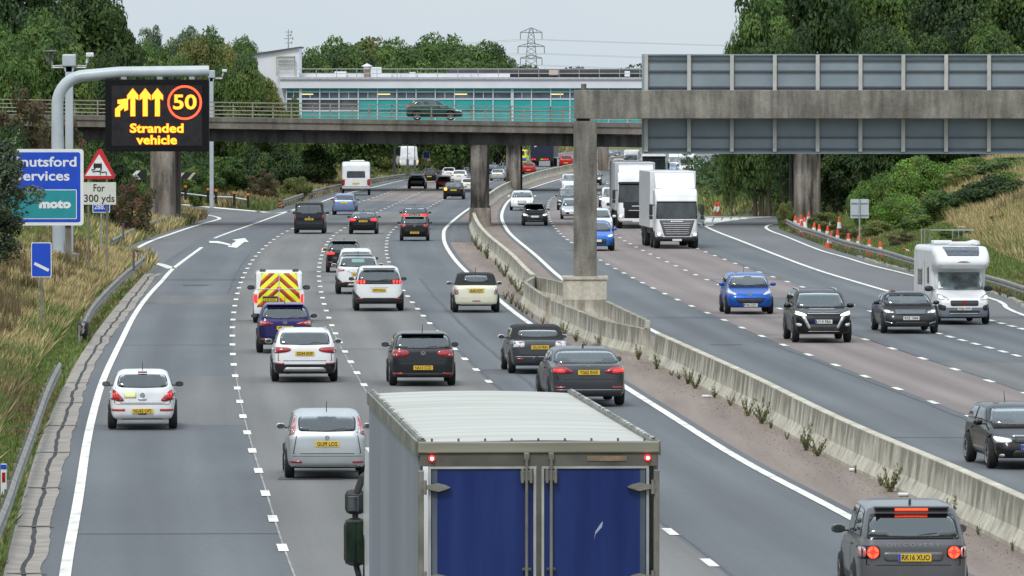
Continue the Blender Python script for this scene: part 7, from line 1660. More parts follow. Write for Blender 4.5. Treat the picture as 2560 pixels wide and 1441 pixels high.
for sx in (-1, 1):
    yy = TL + 4.25
    b = MB(); b.tube([(sx * 1.1, yy, 1.98), (sx * 1.2, yy, 2.02), (sx * MXo, yy, 2.3), (sx * MXo, yy, 3.0)], .04, 8); b.tube([(sx * 1.1, yy, 3.45), (sx * 1.18, yy - .05, 3.4), (sx * (MXo - .02), yy - .05, 3.2)], .05, 8); b.build('mirror_arm', BLACKP, lo)
    b = MB(); b.bbox((sx * MXo, yy, 2.56), (.30, .20, .62), .09); m1 = b.build('door_mirror', BLACKP, lo); b = MB(); b.bbox((sx * MXo, yy - .105, 2.56), (.24, .02, .54), .01); b.build('mirror_glass', mat('mirror_dark_glass', (.015, .03, .02), .05, .3, var=.5, scale=3), m1)
    b = MB(); b.bbox((sx * MXo, yy, 3.08), (.27, .18, .32), .07); m1 = b.build('door_mirror', BLACKP, lo); b = MB(); b.bbox((sx * (MXo + .03), yy - .095, 3.06), (.15, .02, .2), .01); b.build('mirror_glass', CHROMEG, m1)

# --- oncoming lorries -----------------------------------------------------------------
def front_lorry(label, px, py, wpx, ln, style, boxH=4.2, boxL=9.5, boxm=None, rz=0, cabH=3.35):
    r = thing('box_lorry', label, 'lorry', group=GRF)
    Lc = 2.2; y0 = boxL
    CB = Body(Lc, 2.48, cabH, 1.9, 'hatch', res=.06, arch=False, k=.22, side=[(.0, .9), (0, cabH - .1), (.15, cabH), (1.2, cabH - .02), (1.62, cabH - .35), (1.78, cabH - .75), (2.0, 1.75), (2.16, 1.1), (2.18, .45), (1.9, .35), (1.5, .5)], gside=[(1, 1), (1, 1.5), (1.4, 1.5), (1.4, 1)], boxy=1, low=.35)
    sh = [('cab_bumper', BLACKP if style == 'a' else WHITE, lambda x, y, z: z < .66)]
    if style == 'b': sh.append(('front_mask', BLACK, lambda x, y, z: (y > 1.7) & (z < cabH - .75) & (z > .6) & (np.abs(x) < .78 + .2 * np.clip(z - 1.2, 0, 1))))
    nw = list(CB.shell(sh + [('cab', WHITE, None)], r).values()); wc = CB.w
    zt = cabH - .75 if style == 'a' else cabH - .80
    nw.append(CB.patch('windscreen', 'front', [(-1.14, 1.64), (1.14, 1.64), (1.10, zt - .02), (-1.10, zt - .02)], GLASS if style == 'a' else GLASS, r, off=.012))
    nw.append(CB.patch('sun_visor', 'front', [(-1.1, zt - .02), (1.1, zt - .02), (1.08, zt + .12), (-1.08, zt + .12)], WHITE if style == 'a' else BLACK, r, off=.09, smooth=0))
    if style in ('a',):
        for k in range(6): zc = .78 + k * .115; nw.append(CB.patch('grille_bar', 'front', [(-.62 - .035 * k, zc), (.62 + .035 * k, zc), (.62 + .035 * k, zc + .055), (-.62 - .035 * k, zc + .055)], SKID, r, off=.05, smooth=0))
        nw.append(CB.patch('grille', 'front', [(-.70, .70), (.70, .70), (.98, 1.58), (-.98, 1.58)], GREYP, r, off=.02, smooth=0)); nw.append(CB.patch('badge_strip', 'front', [(-.35, 1.45), (.35, 1.45), (.35, 1.53), (-.35, 1.53)], CHROME, r, off=.05, smooth=0))
        nw.append(CB.patch('lower_intake', 'front', [(-.9, .38), (.9, .38), (.86, .6), (-.86, .6)], BLACKP, r, off=.012))
    elif style == 'b':
        nw.append(CB.patch('grille_bar', 'front', [(-.5, 1.12), (.5, 1.12), (.5, 1.16), (-.5, 1.16)], CHROME, r, off=.04, smooth=0)); nw.append(CB.patch('front_letters', 'front', [(-.3, 1.38), (.3, 1.38), (.3, 1.44), (-.3, 1.44)], SILVER, r, off=.03, smooth=0)); nw.append(CB.patch('hivis_vest', 'front', [(-.75, 1.7), (-.3, 1.7), (-.35, 2.15), (-.7, 2.15)], mat('vest_lime', (.25, .42, .08), .5, var=.2), r, off=.02))
    for q in ([(1.12, .92), (.78, .86), (.80, .66), (1.08, .66)],):
        for z in (q, mir(q)): nw.append(CB.patch('headlamp', 'front', z, LAMPW, r, off=.02))
    for q in ([(1.06, .86), (.92, .84), (.92, .72), (1.04, .72)],):
        for z in (q, mir(q)): nw.append(CB.patch('lamp_lens', 'front', z, HEADON, r, off=.035))
    nw.append(plate(CB, r, 'front', 0, .48, None))
    for o in nw:
        if o: o.location.y += y0
    if style == 'c':
        for x in (-.45, -.15, .15, .45): b = MB(); b.lathe([(.10, 0), (.10, .06), (.001, .07)], (x, y0 + 1.75, cabH - .12), 12, 'y'); b.build('spotlight', LAMPW, r)
    for sx in (-1, 1):
        b = MB(); b.bbox((sx * 1.42, y0 + 1.75, 2.15), (.2, .16, .62), .06); b.bbox((sx * 1.42, y0 + 1.75, 1.72), (.2, .16, .22), .05); b.box((sx * 1.28, y0 + 1.75, 2.4), (.2, .05, .05)); b.build('door_mirror', BLACKP, r)
    bm_ = boxm or WHITE
    if style in ('a', 'c', 'b'):
        b = MB(); b.prism([(y0 - .3, cabH - .2), (y0 + .9, cabH - .03), (y0 + .55, cabH + .35), (y0 - .1, boxH - .1), (y0 - .3, boxH - .1)], 'x', -1.08, 1.08); b.build('roof_deflector', WHITE, r, auto=30)
    b = MB(); b.bbox((0, y0 / 2 - .4, (1.1 + boxH) / 2), (2.55, boxL - .8, boxH - 1.1), .04); b.build('cargo_box', bm_, r)
    b = MB(); b.box((0, y0 / 2, .9), (2.2, boxL + 1.6, .3)); b.box((0, .1, .6), (2.3, .1, .2)); b.build('chassis', INK, r)
    for yy in (1.8, 3.1, y0 - 1.2, y0 + 1.1):
        for sx in (-1, 1):
            wh = bpy.data.objects.new('wheel', None); COL.objects.link(wh); wh.parent = r; wheel(wh, sx * 1.05, yy, .5, .34, sx)
    class _B: pass
    q = _B(); q.fa = y0 + 1.1; q.ra = 0
    place(r, px, py, ln, wpx, 2.48, 'front', q, rz); return r
front_lorry('white box lorry with silver slatted grille leading the oncoming lorries', 1689, 622, 112, DASH_H, 'a', 4.25, 9.0, rz=.035)
front_lorry('white lorry with black front mask partly hidden behind the slatted-grille lorry', 1590, 572, 98, DASH_G, 'b', 4.15, 12.0, boxm=mat('curtain_white_grey', (.45, .46, .48), .5, var=.05), rz=.01, cabH=3.6)
front_lorry('white lorry with a row of roof spotlights behind the black-masked lorry', 1635, 470, 64, DASH_G, 'c', 4.3, 10.0, cabH=3.7)
# dark blue artic going away
r = thing('box_lorry', 'dark navy lorry trailer with white lettering going away far down the road', 'lorry', group=GRP)
DN = mat('trailer_navy', (.018, .02, .05), .4, var=.1)
b = MB(); b.bbox((0, 6, 2.7), (2.9, 12, 3.0), .05); b.build('cargo_box', DN, r)
b = MB(); b.box((-.9, -.01, 2.9), (.10, .02, .9)); b.box((-.75, -.01, 3.1), (.2, .02, .12)); b.box((-.75, -.01, 2.6), (.2, .02, .12)); b.build('lettering_mark', SIGNW, r)
b = MB(); b.box((1.0, -.01, 3.1), (.14, .02, .5)); b.box((.8, -.01, 3.0), (.1, .02, .4)); b.build('lettering_mark', SIGNW, r)
b = MB(); b.box((0, .1, 1.0), (2.8, .3, .5)); b.box((0, 6, .9), (2.0, 11, .3)); b.build('chassis', INK, r)
for x in (-1.2, -.9, .4, .7): b = MB(); b.box((x, -.06, .95), (.18, .02, .14)); b.build('tail_lamp', REDON, r)
b = MB(); b.box((0, -.06, .95), (.4, .02, .14)); b.build('number_plate', PLATEY, r)
for yy in (1.5, 2.8, 11.0):
    for sx in (-1, 1): wh = bpy.data.objects.new('wheel', None); COL.objects.link(wh); wh.parent = r; wheel(wh, sx * 1.15, yy, .5, .38, sx, far=True)
p = unp(1355, 418); r.location = (p.x, p.y, .02); r.rotation_euler = (0, 0, head(DASH_C, p.y))

# --- dark green hatchback on the bridge
gc, Bg = car('hatchback_car', 'dark green hatchback driving to the right across the road bridge', dict(L=3.85, W=1.66, H=1.43, zb=.92, paint=GREENP, R=.29, group=None, body=dict(k=.2), clad=0, glass=GLASSL,
    rlamps=[([(.95, 1.0), (.7, .98), (.7, .8), (.92, .8)], REDOFF)], flamps=[([(.95, .74), (.55, .70), (.55, .58), (.9, .58)], LAMPW)], gap=False, mirs=.8))
xg = bX(1087); gc.location = (xg - 1.2, BD + 3.0, deckz(xg) + .02); gc.rotation_euler = (0, 0, -math.pi / 2)
# ================================================================ vegetation
def leaf_mat(name, rough=.6, trans=.25):
    m = bpy.data.materials.new(name); m.use_nodes = True; t = m.node_tree; p = t.nodes['Principled BSDF']; p.inputs['Roughness'].default_value = rough
    p.inputs['Specular IOR Level'].default_value = .3
    a = t.nodes.new('ShaderNodeAttribute'); a.attribute_name = 'leafcol'; oi = t.nodes.new('ShaderNodeObjectInfo')
    h = t.nodes.new('ShaderNodeHueSaturation'); mr = t.nodes.new('ShaderNodeMapRange'); mr.inputs[3].default_value = .82; mr.inputs[4].default_value = 1.2
    t.links.new(oi.outputs['Random'], mr.inputs[0]); t.links.new(mr.outputs[0], h.inputs['Value']); t.links.new(a.outputs['Color'], h.inputs['Color'])
    t.links.new(h.outputs[0], p.inputs['Base Color'])
    tr = t.nodes.new('ShaderNodeBsdfTranslucent'); t.links.new(h.outputs[0], tr.inputs[0]); mxs = t.nodes.new('ShaderNodeMixShader'); mxs.inputs[0].default_value = trans
    out = t.nodes['Material Output']; t.links.new(p.outputs[0], mxs.inputs[1]); t.links.new(tr.outputs[0], mxs.inputs[2]); t.links.new(mxs.outputs[0], out.inputs[0]); return m
LEAF = leaf_mat('leaves'); GRASSM = leaf_mat('grass_blades', .8, .2)
BARK = mat('tree_bark', (.055, .045, .035), .9, rgb2=(.11, .095, .075), scale=3, stretch=(1, 1, .25), bump=.4, bscale=12)
def quads_mesh(name, C, U, W_, col, m, parent=None):
    """C centres, U/W half-axis vectors (N,3), col (N,3): leaf-sized kite faces"""
    n = len(C); V = np.empty((n * 4, 3), np.float32)
    V[0::4] = C - U; V[1::4] = C - W_ * .9 + U * .1; V[2::4] = C + U; V[3::4] = C + W_ * .9 + U * .1
    me = bpy.data.meshes.new(name); me.vertices.add(n * 4); me.vertices.foreach_set('co', V.ravel()); me.loops.add(n * 4)
    me.loops.foreach_set('vertex_index', np.arange(n * 4, dtype=np.int32)); me.polygons.add(n)
    me.polygons.foreach_set('loop_start', np.arange(0, n * 4, 4, dtype=np.int32)); me.update(calc_edges=True)
    ca = me.color_attributes.new('leafcol', 'FLOAT_COLOR', 'POINT'); cc = np.ones((n * 4, 4), np.float32); cc[:, :3] = np.repeat(col, 4, 0); ca.data.foreach_set('color', cc.ravel())
    me.materials.append(m); o = bpy.data.objects.new(name, me); COL.objects.link(o)
    if parent: o.parent = parent
    return o
def rand_unit(rs, n): v = rs.randn(n, 3); return v / np.linalg.norm(v, axis=1)[:, None]
def crown(rs, H, W, base, nclump, nleaf, ls, cols, shape=1.0, airy=.0, clump_r=(.10, .20)):
    """leaf clumps through an uneven ellipsoid; H height, W width, crown starts at base*H"""
    c0 = np.array([0, 0, H * (base + (1 - base) * .5)]); ax = np.array([W / 2, W / 2, H * (1 - base) / 2])
    d = rand_unit(rs, nclump); r = rs.uniform(.35, 1.0, nclump) ** .5
    lump = 1 + .18 * np.sin(d[:, 0] * 4 + rs.rand() * 6) * np.cos(d[:, 2] * 5 + rs.rand() * 6)
    cr_ = rs.uniform(*clump_r, nclump) * W
    cc = c0 + d * (r * lump)[:, None] * (ax - clump_r[1] * W * .45)
    cc[:, 2] = np.maximum(cc[:, 2], H * base * .9)
    which = rs.randint(0, nclump, nleaf); dd_ = rand_unit(rs, nleaf); dd_[:, 2] = np.where(rs.rand(nleaf) < .35, np.abs(dd_[:, 2]), dd_[:, 2])
    rad = cr_[which] * rs.uniform(.55, 1.05, nleaf) ** .6; C = cc[which] + dd_ * rad[:, None] * np.array([1, 1, .78])
    N = dd_ + rand_unit(rs, nleaf) * .7; N /= np.linalg.norm(N, axis=1)[:, None]
    A = np.cross(N, rand_unit(rs, nleaf)); A /= np.linalg.norm(A, axis=1)[:, None] + 1e-9; B_ = np.cross(N, A)
    s = ls * rs.uniform(.6, 1.35, nleaf)[:, None]
    cols = np.array(cols); ck = cols[rs.randint(0, len(cols), nclump)][which] * rs.uniform(.8, 1.2, (nleaf, 1)) * rs.uniform(.9, 1.1, (nleaf, 3))
    return C, A * s, B_ * s * .62, ck, cc, cr_
GREENS = [(0.073, 0.135, 0.034), (0.104, 0.175, 0.040), (0.147, 0.215, 0.051), (0.069, 0.120, 0.037)]
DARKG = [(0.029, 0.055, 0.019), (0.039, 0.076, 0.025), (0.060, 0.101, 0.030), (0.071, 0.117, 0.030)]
OLIVE = [(0.138, 0.175, 0.045), (0.166, 0.193, 0.056), (0.101, 0.147, 0.040), (0.202, 0.202, 0.064)]
GREYG = [(0.134, 0.182, 0.106), (0.163, 0.211, 0.132), (0.106, 0.154, 0.088)]
BROWN = [(0.108, 0.069, 0.042), (0.154, 0.095, 0.050), (0.082, 0.078, 0.036), (0.108, 0.103, 0.042)]
BRIGHT = [(0.130, 0.250, 0.035), (0.184, 0.312, 0.053), (0.108, 0.208, 0.035)]
def make_tree(name, label, seed, H, W, base, ncl, nleaf, ls, cols, stems=1, cat='tree', **kw):
    rs = np.random.RandomState(seed); t = thing(name, label, cat); C, U, W_, col, cc, cr_ = crown(rs, H, W, base, ncl, nleaf, ls, cols, **kw)
    b = MB()
    for k in range(stems):
        x = (k - (stems - 1) / 2) * W * .08; lean = rs.uniform(-.03, .03, 2) * H
        b.tube([(x, 0, -.6), (x + lean[0] * .3, lean[1] * .3, H * .3), (x + lean[0], lean[1], H * .62), (x + lean[0] * 1.3, lean[1], H * .85)], [W * .030, W * .022, W * .012, W * .004], 7)
    for i in rs.permutation(ncl)[:min(14, ncl)]:
        p = cc[i]; z0 = H * rs.uniform(base * .7, .55); b.tube([(0, 0, z0), (p[0] * .5, p[1] * .5, (z0 + p[2]) / 2 + .2), tuple(p)], [W * .010, W * .007, W * .002], 5)
    b.build('trunk', BARK, t); quads_mesh('crown', C, U, W_, col, LEAF, t); return t
P_ = {}
P_['dark'] = make_tree('broadleaf_tree', 'x', 1, 14, 12, .06, 90, 26000, .21, DARKG)
P_['dark2'] = make_tree('broadleaf_tree', 'x', 2, 15, 11, .05, 84, 24000, .21, DARKG[1:] + GREENS[:2], stems=3)
P_['green'] = make_tree('broadleaf_tree', 'x', 3, 12, 11, .04, 90, 22000, .20, GREENS)
P_['olive'] = make_tree('broadleaf_tree', 'x', 4, 12, 9, .04, 80, 17000, .18, OLIVE, clump_r=(.09, .17))
P_['airy'] = make_tree('broadleaf_tree', 'x', 5, 13, 9, .12, 60, 9500, .17, GREYG, clump_r=(.07, .14))
P_['bush'] = make_tree('bush', 'x', 6, 4.5, 5, .0, 40, 9000, .12, GREENS, cat='bush')
P_['dbush'] = make_tree('bush', 'x', 7, 4.5, 5, .0, 40, 9000, .12, DARKG, cat='bush')
P_['brown'] = make_tree('bush', 'x', 8, 4.5, 5, .0, 46, 8000, .10, BROWN, cat='bush', clump_r=(.08, .15))
P_['bright'] = make_tree('bush', 'x', 9, 4.0, 6, .0, 50, 11000, .11, BRIGHT + GREENS[1:3], cat='bush')
P_['obush'] = make_tree('bush', 'x', 10, 4.5, 5, .0, 40, 8000, .11, OLIVE, cat='bush')
USED = set(); SIZES = dict(dark=(14, 12), dark2=(15, 11), green=(12, 11), olive=(12, 9), airy=(13, 9), bush=(4.5, 5), dbush=(4.5, 5), brown=(4.5, 5), bright=(4, 6), obush=(4.5, 5))
def plant(kind, px, ytop, D, wpx, label, group=None, ybase=None, gz_=None):
    """crown centre at photo column px, top at row ytop, distance D, width in px"""
    s = FPX / D; x = (px - 1280) / s; z0 = ground_z(x, D) if gz_ is None else gz_
    if ybase is not None: z0 = CAMH - (ybase - HORIZ) / s
    H = (CAMH - (ytop - HORIZ) / s) - z0; Wd = wpx / s; h0, w0 = SIZES[kind]; sc = (Wd / w0, Wd / w0, H / h0 / 1.0)
    rz = random.uniform(0, 6.28)
    if kind not in USED:
        USED.add(kind); t = P_[kind]; t.location = (x, D, z0 - .2); t.rotation_euler = (0, 0, rz); t.scale = sc; t['label'] = label
        if group: t['group'] = group
    else: t = dup(P_[kind], (x, D, z0 - .2), rz, sc, label=label, group=group)
    return t
random.seed(11)
TL_ = 'trees on the left side of the road'; TM = 'trees beyond the services building'; TR = 'trees on the right bank'; BU = 'bushes under and beside the bridge'
plant('dark', 40, -150, 540, 330, 'huge dark tree filling the top left corner of the photo', TL_)
plant('dark2', 200, -95, 560, 300, 'tall dark tree behind the left camera mast head', TL_)
plant('dark', 275, -20, 575, 190, 'dark tree whose right edge meets the sky at the upper left', TL_)
plant('green', 120, 20, 505, 260, 'green tree low behind the curved sign tube', TL_)
plant('green', 20, 60, 500, 200, 'green tree at the left photo edge under the big dark one', TL_)
plant('dark', 245, 110, 515, 170, 'dark tree just behind the lane-arrow display', TL_)
plant('dark2', 330, 95, 560, 130, 'dark narrow tree to the left of the pale airy tree', TL_)
plant('airy', 385, 45, 720, 100, 'pale airy grey-green tree showing sky gaps', TL_)
plant('airy', 470, 45, 660, 120, 'tall thin pale tree left of the olive one', TL_)
plant('olive', 505, 60, 610, 130, 'olive green tree above the speed ring sign', TL_)
plant('olive', 560, 80, 612, 120, 'yellowish olive tree right of the slim camera mast', TL_)
plant('green', 615, 85, 800, 100, 'small rounded tree peeping behind the olive trees', TL_)
plant('green', 440, 130, 590, 150, 'mid green tree behind the cantilever tube', TL_)
plant('dark2', 560, 150, 606, 130, 'dark bushy tree left of the white tower', TL_)
plant('olive', 640, 150, 604, 130, 'russet-tinged tree in front of the white tower', TL_)
plant('green', 610, 118, 600, 120, 'broad green tree covering the left end of the white tower', TL_)
for (k_, px_, yt_, D_, w_, l_) in [('green', 355, 95, 640, 150, 'green tree filling the gap right of the big dark tree'), ('green', 425, 92, 680, 150, 'green tree low between the two pale airy ones'), ('olive', 475, 72, 655, 120, 'olive tree joining the pale tree to the taller olive one'), ('green', 535, 62, 690, 150, 'broad crowned tree behind the tallest olive trees'), ('green', 590, 92, 720, 130, 'green tree behind the slim camera mast'), ('dark', 400, 150, 585, 170, 'dark tree low behind the message sign tube')]: plant(k_, px_, yt_, D_, w_, l_, TL_)
plant('olive', 690, 195, 602, 80, 'low olive tree against the left end of the building', TL_)
plant('green', 732, 232, 612, 50, 'small green tree touching the teal end panels', TL_)
for i, (k, px, yt, D, w, l) in enumerate([('green', 770, 118, 760, 90, 'small tree right of the white tower'), ('green', 835, 88, 800, 120, 'rounded dark green tree left of the rooftop vent'), ('dark', 880, 105, 780, 110, 'dark tree behind the rooftop vent cowl'), ('olive', 935, 68, 820, 150, 'tallest olive tree behind the roof railing'),
    ('green', 1000, 92, 790, 130, 'broad green tree right of the tallest olive one'), ('dark', 1050, 100, 840, 120, 'dark tree left of the twin-topped tree'), ('green', 1095, 80, 800, 120, 'left top of the twin-topped green trees'), ('green', 1140, 84, 820, 110, 'right top of the twin-topped green trees'), ('dark2', 1195, 92, 790, 120, 'tree with dead twigs left of the pylon'),
    ('green', 1245, 112, 800, 100, 'lower green tree nearest the pylon on its left'), ('airy', 1275, 132, 830, 70, 'small thin tree beside the pylon base'), ('green', 905, 145, 740, 120, 'low tree just above the roof left of centre'), ('green', 1150, 145, 740, 160, 'low wide tree just above the roof duct')]): plant(k, px, yt, D, w * 1.75, l, TM)
for (k, px, yt, D, w, l) in [('dark2', 1905, -60, 500, 210, 'leftmost tall tree above the gantry sign with a ragged edge'), ('green', 1830, 75, 500, 80, 'small branch-like tree poking out left above the gantry'), ('dark', 2010, -170, 510, 260, 'very tall dark tree with pale stems above the gantry sign'), ('dark2', 2140, -170, 520, 260, 'tall dark tree with several stems above the middle of the gantry'),
    ('green', 2270, -150, 515, 240, 'green-tinged tall tree right of centre above the gantry'), ('dark', 2400, -160, 505, 270, 'dark massive tree towards the right above the gantry'), ('dark2', 2540, -120, 495, 260, 'dark tree at the top right corner'), ('dark', 1960, 60, 490, 170, 'dense lower tree just above the left of the gantry sign'), ('dark', 2200, 40, 485, 230, 'dense lower tree above the centre of the gantry sign'), ('dark', 2340, 60, 492, 220, 'dense lower dark tree right of centre above the gantry'), ('green', 2480, 50, 480, 200, 'dense lower green tree above the right of the gantry sign')]:
    plant(k, px, yt, D, w, l, TR)
# bushes, left
for (k, px, yt, D, w, l) in [('brown', 60, 225, 440, 190, 'reddish-brown bush in front of the bridge at the left edge'), ('brown', 150, 270, 430, 130, 'brown bush behind the curved sign tube'), ('dbush', 30, 300, 420, 160, 'dark bush below the brown ones at the left edge'),
    ('bush', 215, 330, 420, 110, 'green bush behind the red triangle sign'), ('dbush', 290, 360, 425, 110, 'dark bush left of the chevron board'), ('brown', 330, 440, 415, 120, 'grey-brown shrub at the foot of the left pier'), ('bush', 320, 365, 500, 130, 'green shrub behind the left chevron board'),
    ('bush', 480, 400, 560, 90, 'green bush to the right of the left pier'), ('bush', 570, 372, 560, 130, 'leafy green bush under the bridge right of the slim mast'), ('dbush', 640, 362, 560, 120, 'dark bush under the bridge beside the leafy one'), ('dbush', 705, 352, 600, 130, 'darkest bush under the middle left of the bridge'),
    ('dbush', 780, 360, 640, 120, 'dark bush left of the caravan under the bridge'), ('obush', 740, 435, 570, 90, 'low scrub beside the crash barrier left of the caravan'), ('bush', 495, 452, 545, 55, 'small bush among the black bollards'), ('brown', 660, 420, 550, 90, 'brown scrub in the long grass under the bridge'),
    ('dbush', 860, 352, 760, 120, 'dark bush directly above the caravan'), ('obush', 945, 365, 740, 110, 'yellowish shrub right of the caravan'), ('obush', 1060, 368, 900, 90, 'olive shrub behind the small blue sign'), ('bush', 1140, 368, 960, 90, 'green shrub left of the central pier'), ('obush', 1245, 366, 1050, 70, 'pale shrub between the two piers'),
    ('obush', 900, 395, 700, 90, 'scrub on the bank behind the caravan roof'), ('bush', 1350, 350, 1150, 120, 'green shrub behind the navy lorry'), ('bush', 1440, 358, 1150, 90, 'distant shrub right of the far red hatchback')]: plant(k, px, yt, D, w, l, BU)
# bushes, right
for (k, px, yt, D, w, l) in [('dbush', 1800, 372, 620, 110, 'dark bush left of the two verge cones'), ('dbush', 1870, 372, 560, 110, 'dark bush under the gantry left of the right pier'), ('bush', 1895, 385, 540, 120, 'bright-edged green bush behind the two verge cones'), ('dbush', 1945, 380, 520, 120, 'dark ivy bush against the left of the right pier'), ('brown', 1800, 440, 600, 60, 'brown scrub right of the white box lorry'), ('obush', 1965, 495, 448, 50, 'grey-green shrub at the foot of the right pier'),
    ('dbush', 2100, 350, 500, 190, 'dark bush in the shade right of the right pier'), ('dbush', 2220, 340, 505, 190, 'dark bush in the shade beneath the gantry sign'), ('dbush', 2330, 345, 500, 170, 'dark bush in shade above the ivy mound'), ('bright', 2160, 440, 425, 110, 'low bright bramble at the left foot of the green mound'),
    ('bright', 2230, 405, 425, 150, 'bright green bramble mound left of centre on the right bank'), ('bright', 2320, 378, 428, 170, 'bright green bramble at the crest of the mound'), ('bright', 2240, 470, 405, 150, 'bright bramble low on the front of the mound'), ('bright', 2380, 400, 430, 160, 'green bramble right of the mound crest'), ('obush', 2420, 400, 425, 140, 'olive bramble patch at upper right'),
    ('bush', 2520, 388, 420, 170, 'green bush at the right edge below the gantry sign'), ('dbush', 2500, 430, 390, 190, 'large dark green bush on the right bank'), ('dbush', 2430, 455, 392, 130, 'dark bush to the left of the largest one on the right bank'), ('bush', 2350, 455, 398, 150, 'mid green bramble above the pale grass'), ('bush', 2540, 525, 370, 130, 'low green bush at the right photo edge'), ('bush', 2400, 560, 372, 110, 'low bramble around the handrail'),
    ('bright', 2545, 540, 362, 90, 'small bright shrub by the right photo edge'), ('bright', 2455, 384, 440, 170, 'bright green scrub at the top of the right bank under the sign panels'), ('bush', 2600, 378, 428, 230, 'large green bush cut by the upper right photo edge'), ('bright', 2530, 420, 405, 150, 'bright green scrub between the two large right-edge bushes'), ('bush', 2590, 470, 385, 150, 'green bush low at the right photo edge'), ('obush', 2060, 520, 430, 90, 'weedy shrub right of the right pier base'), ('obush', 2450, 510, 385, 120, 'olive scrub in the dry grass below the large dark bush'), ('brown', 2390, 590, 366, 100, 'brown weedy scrub beside the handrail'), ('obush', 2190, 540, 400, 110, 'olive weeds right of the square sign back'), ('brown', 2110, 560, 405, 90, 'brown weeds left of the square sign back'), ('brown', 2260, 575, 380, 90, 'brown scrub behind the last cones'), ('obush', 2500, 610, 350, 90, 'weedy scrub behind the motorhome'), ('bush', 2290, 520, 392, 100, 'green scrub amid the dry grass of the right bank')]: plant(k, px, yt, D, w, l, BU)
# dark evergreen bush overlapping the services sign, nearer to us
rs = np.random.RandomState(21); nb = thing('bush', 'dark feathery evergreen bush overlapping the left part of the blue services sign', 'bush')
C, U, W_, col, cc, cr_ = crown(rs, 6.2, 4.3, .0, 80, 24000, .085, [(.075, .10, .05), (.11, .14, .075), (.05, .07, .04)], clump_r=(.10, .18))
sp_ = []   # wispy shoots
for k in range(90):
    a = rs.uniform(0, 6.28); r0 = rs.uniform(.5, 1.9); z0 = rs.uniform(1.5, 5.6); dx = rs.uniform(.4, 1.1); n = 26
    tt = np.linspace(0, 1, n)[:, None]; base = np.array([math.cos(a) * r0, math.sin(a) * r0, z0]); dr = np.array([math.cos(a) * .45, math.sin(a) * .45, 1.0]) * dx
    sp_.append(base + tt * dr + rs.randn(n, 3) * .035)
S = np.vstack(sp_); A = rand_unit(rs, len(S)) * .05; A[:, 2] = np.abs(A[:, 2]) * 1.6; B2 = np.cross(A, rand_unit(rs, len(S))) * .5
quads_mesh('crown', np.vstack([C, S]), np.vstack([U, A]), np.vstack([W_, B2]), np.vstack([col, np.tile([.20, .25, .17], (len(S), 1)) * rs.uniform(.7, 1.2, (len(S), 1))]), LEAF, nb)
b = MB(); b.tube([(0, 0, -.6), (.1, 0, 3), (0, .1, 5.2)], [.12, .08, .02], 7); b.build('trunk', BARK, nb)
s_ = FPX / 262; nb.location = ((-60 - 1280) / s_, 262, CAMH - (665 - HORIZ) / s_ - .2); nb.scale = (1.0, 1.0, (665 - 335) / s_ / 6.2)

# ---- distant woodland band on the horizon
rs = np.random.RandomState(5); n = 50000
x = rs.uniform(-420, 520, n); top = 17 + 2 * np.sin(x * .035) + 1.2 * np.sin(x * .11 + 1) + 1 * np.sin(x * .31) + 5 * np.exp(-((x - 76) / 8) ** 2)
z = 2 + (top) * rs.rand(n) ** .7; C = np.c_[x, 2600 + rs.uniform(-60, 60, n), z]; A = rand_unit(rs, n) * .8; B2 = np.cross(A, rand_unit(rs, n)) * .8
col = np.array([(.035, .055, .035)]) * rs.uniform(.7, 1.3, (n, 1))
o = quads_mesh('distant_woodland', C, A, B2, col, LEAF); tag(o, 'low dark line of distant woodland on the horizon', 'woodland', kind='stuff')
# scrubby wood mass filling the embankments beside the bridge
def wood(name, label, boxes, n, ls, cols, seed):
    rs = np.random.RandomState(seed); Cs = []; Us = []; Ws = []; Ks = []
    for (x0, x1, y0, y1, h) in boxes:
        m_ = int(n * (x1 - x0) * h / sum((b_[1] - b_[0]) * b_[4] for b_ in boxes)); X = rs.uniform(x0, x1, m_); Y = rs.uniform(y0, y1, m_)
        G_ = np.array([ground_z(a, c) for a, c in zip(X, Y)]); Z = G_ + h * (.7 + .3 * np.sin(X * .7 + seed)) * rs.rand(m_) ** .6
        A = rand_unit(rs, m_) * ls * rs.uniform(.6, 1.4, (m_, 1)); Cs.append(np.c_[X, Y, Z]); Us.append(A); Ws.append(np.cross(A, rand_unit(rs, m_)) * .6)
        c = np.array(cols)[rs.randint(0, len(cols), m_)]; Ks.append(c * rs.uniform(.75, 1.25, (m_, 1)))
    o = quads_mesh(name, np.vstack(Cs), np.vstack(Us), np.vstack(Ws), np.vstack(Ks), LEAF); tag(o, label, 'undergrowth', kind='stuff')
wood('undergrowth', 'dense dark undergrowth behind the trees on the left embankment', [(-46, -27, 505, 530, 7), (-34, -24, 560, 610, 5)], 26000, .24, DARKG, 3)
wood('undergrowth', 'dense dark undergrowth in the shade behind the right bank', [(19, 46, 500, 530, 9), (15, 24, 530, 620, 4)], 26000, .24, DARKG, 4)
wood('hedge_scrub', 'rough scrub along both verges far beyond the bridge', [(-24, 30, 1195, 1230, 6)], 16000, .35, OLIVE + GREENS, 5)

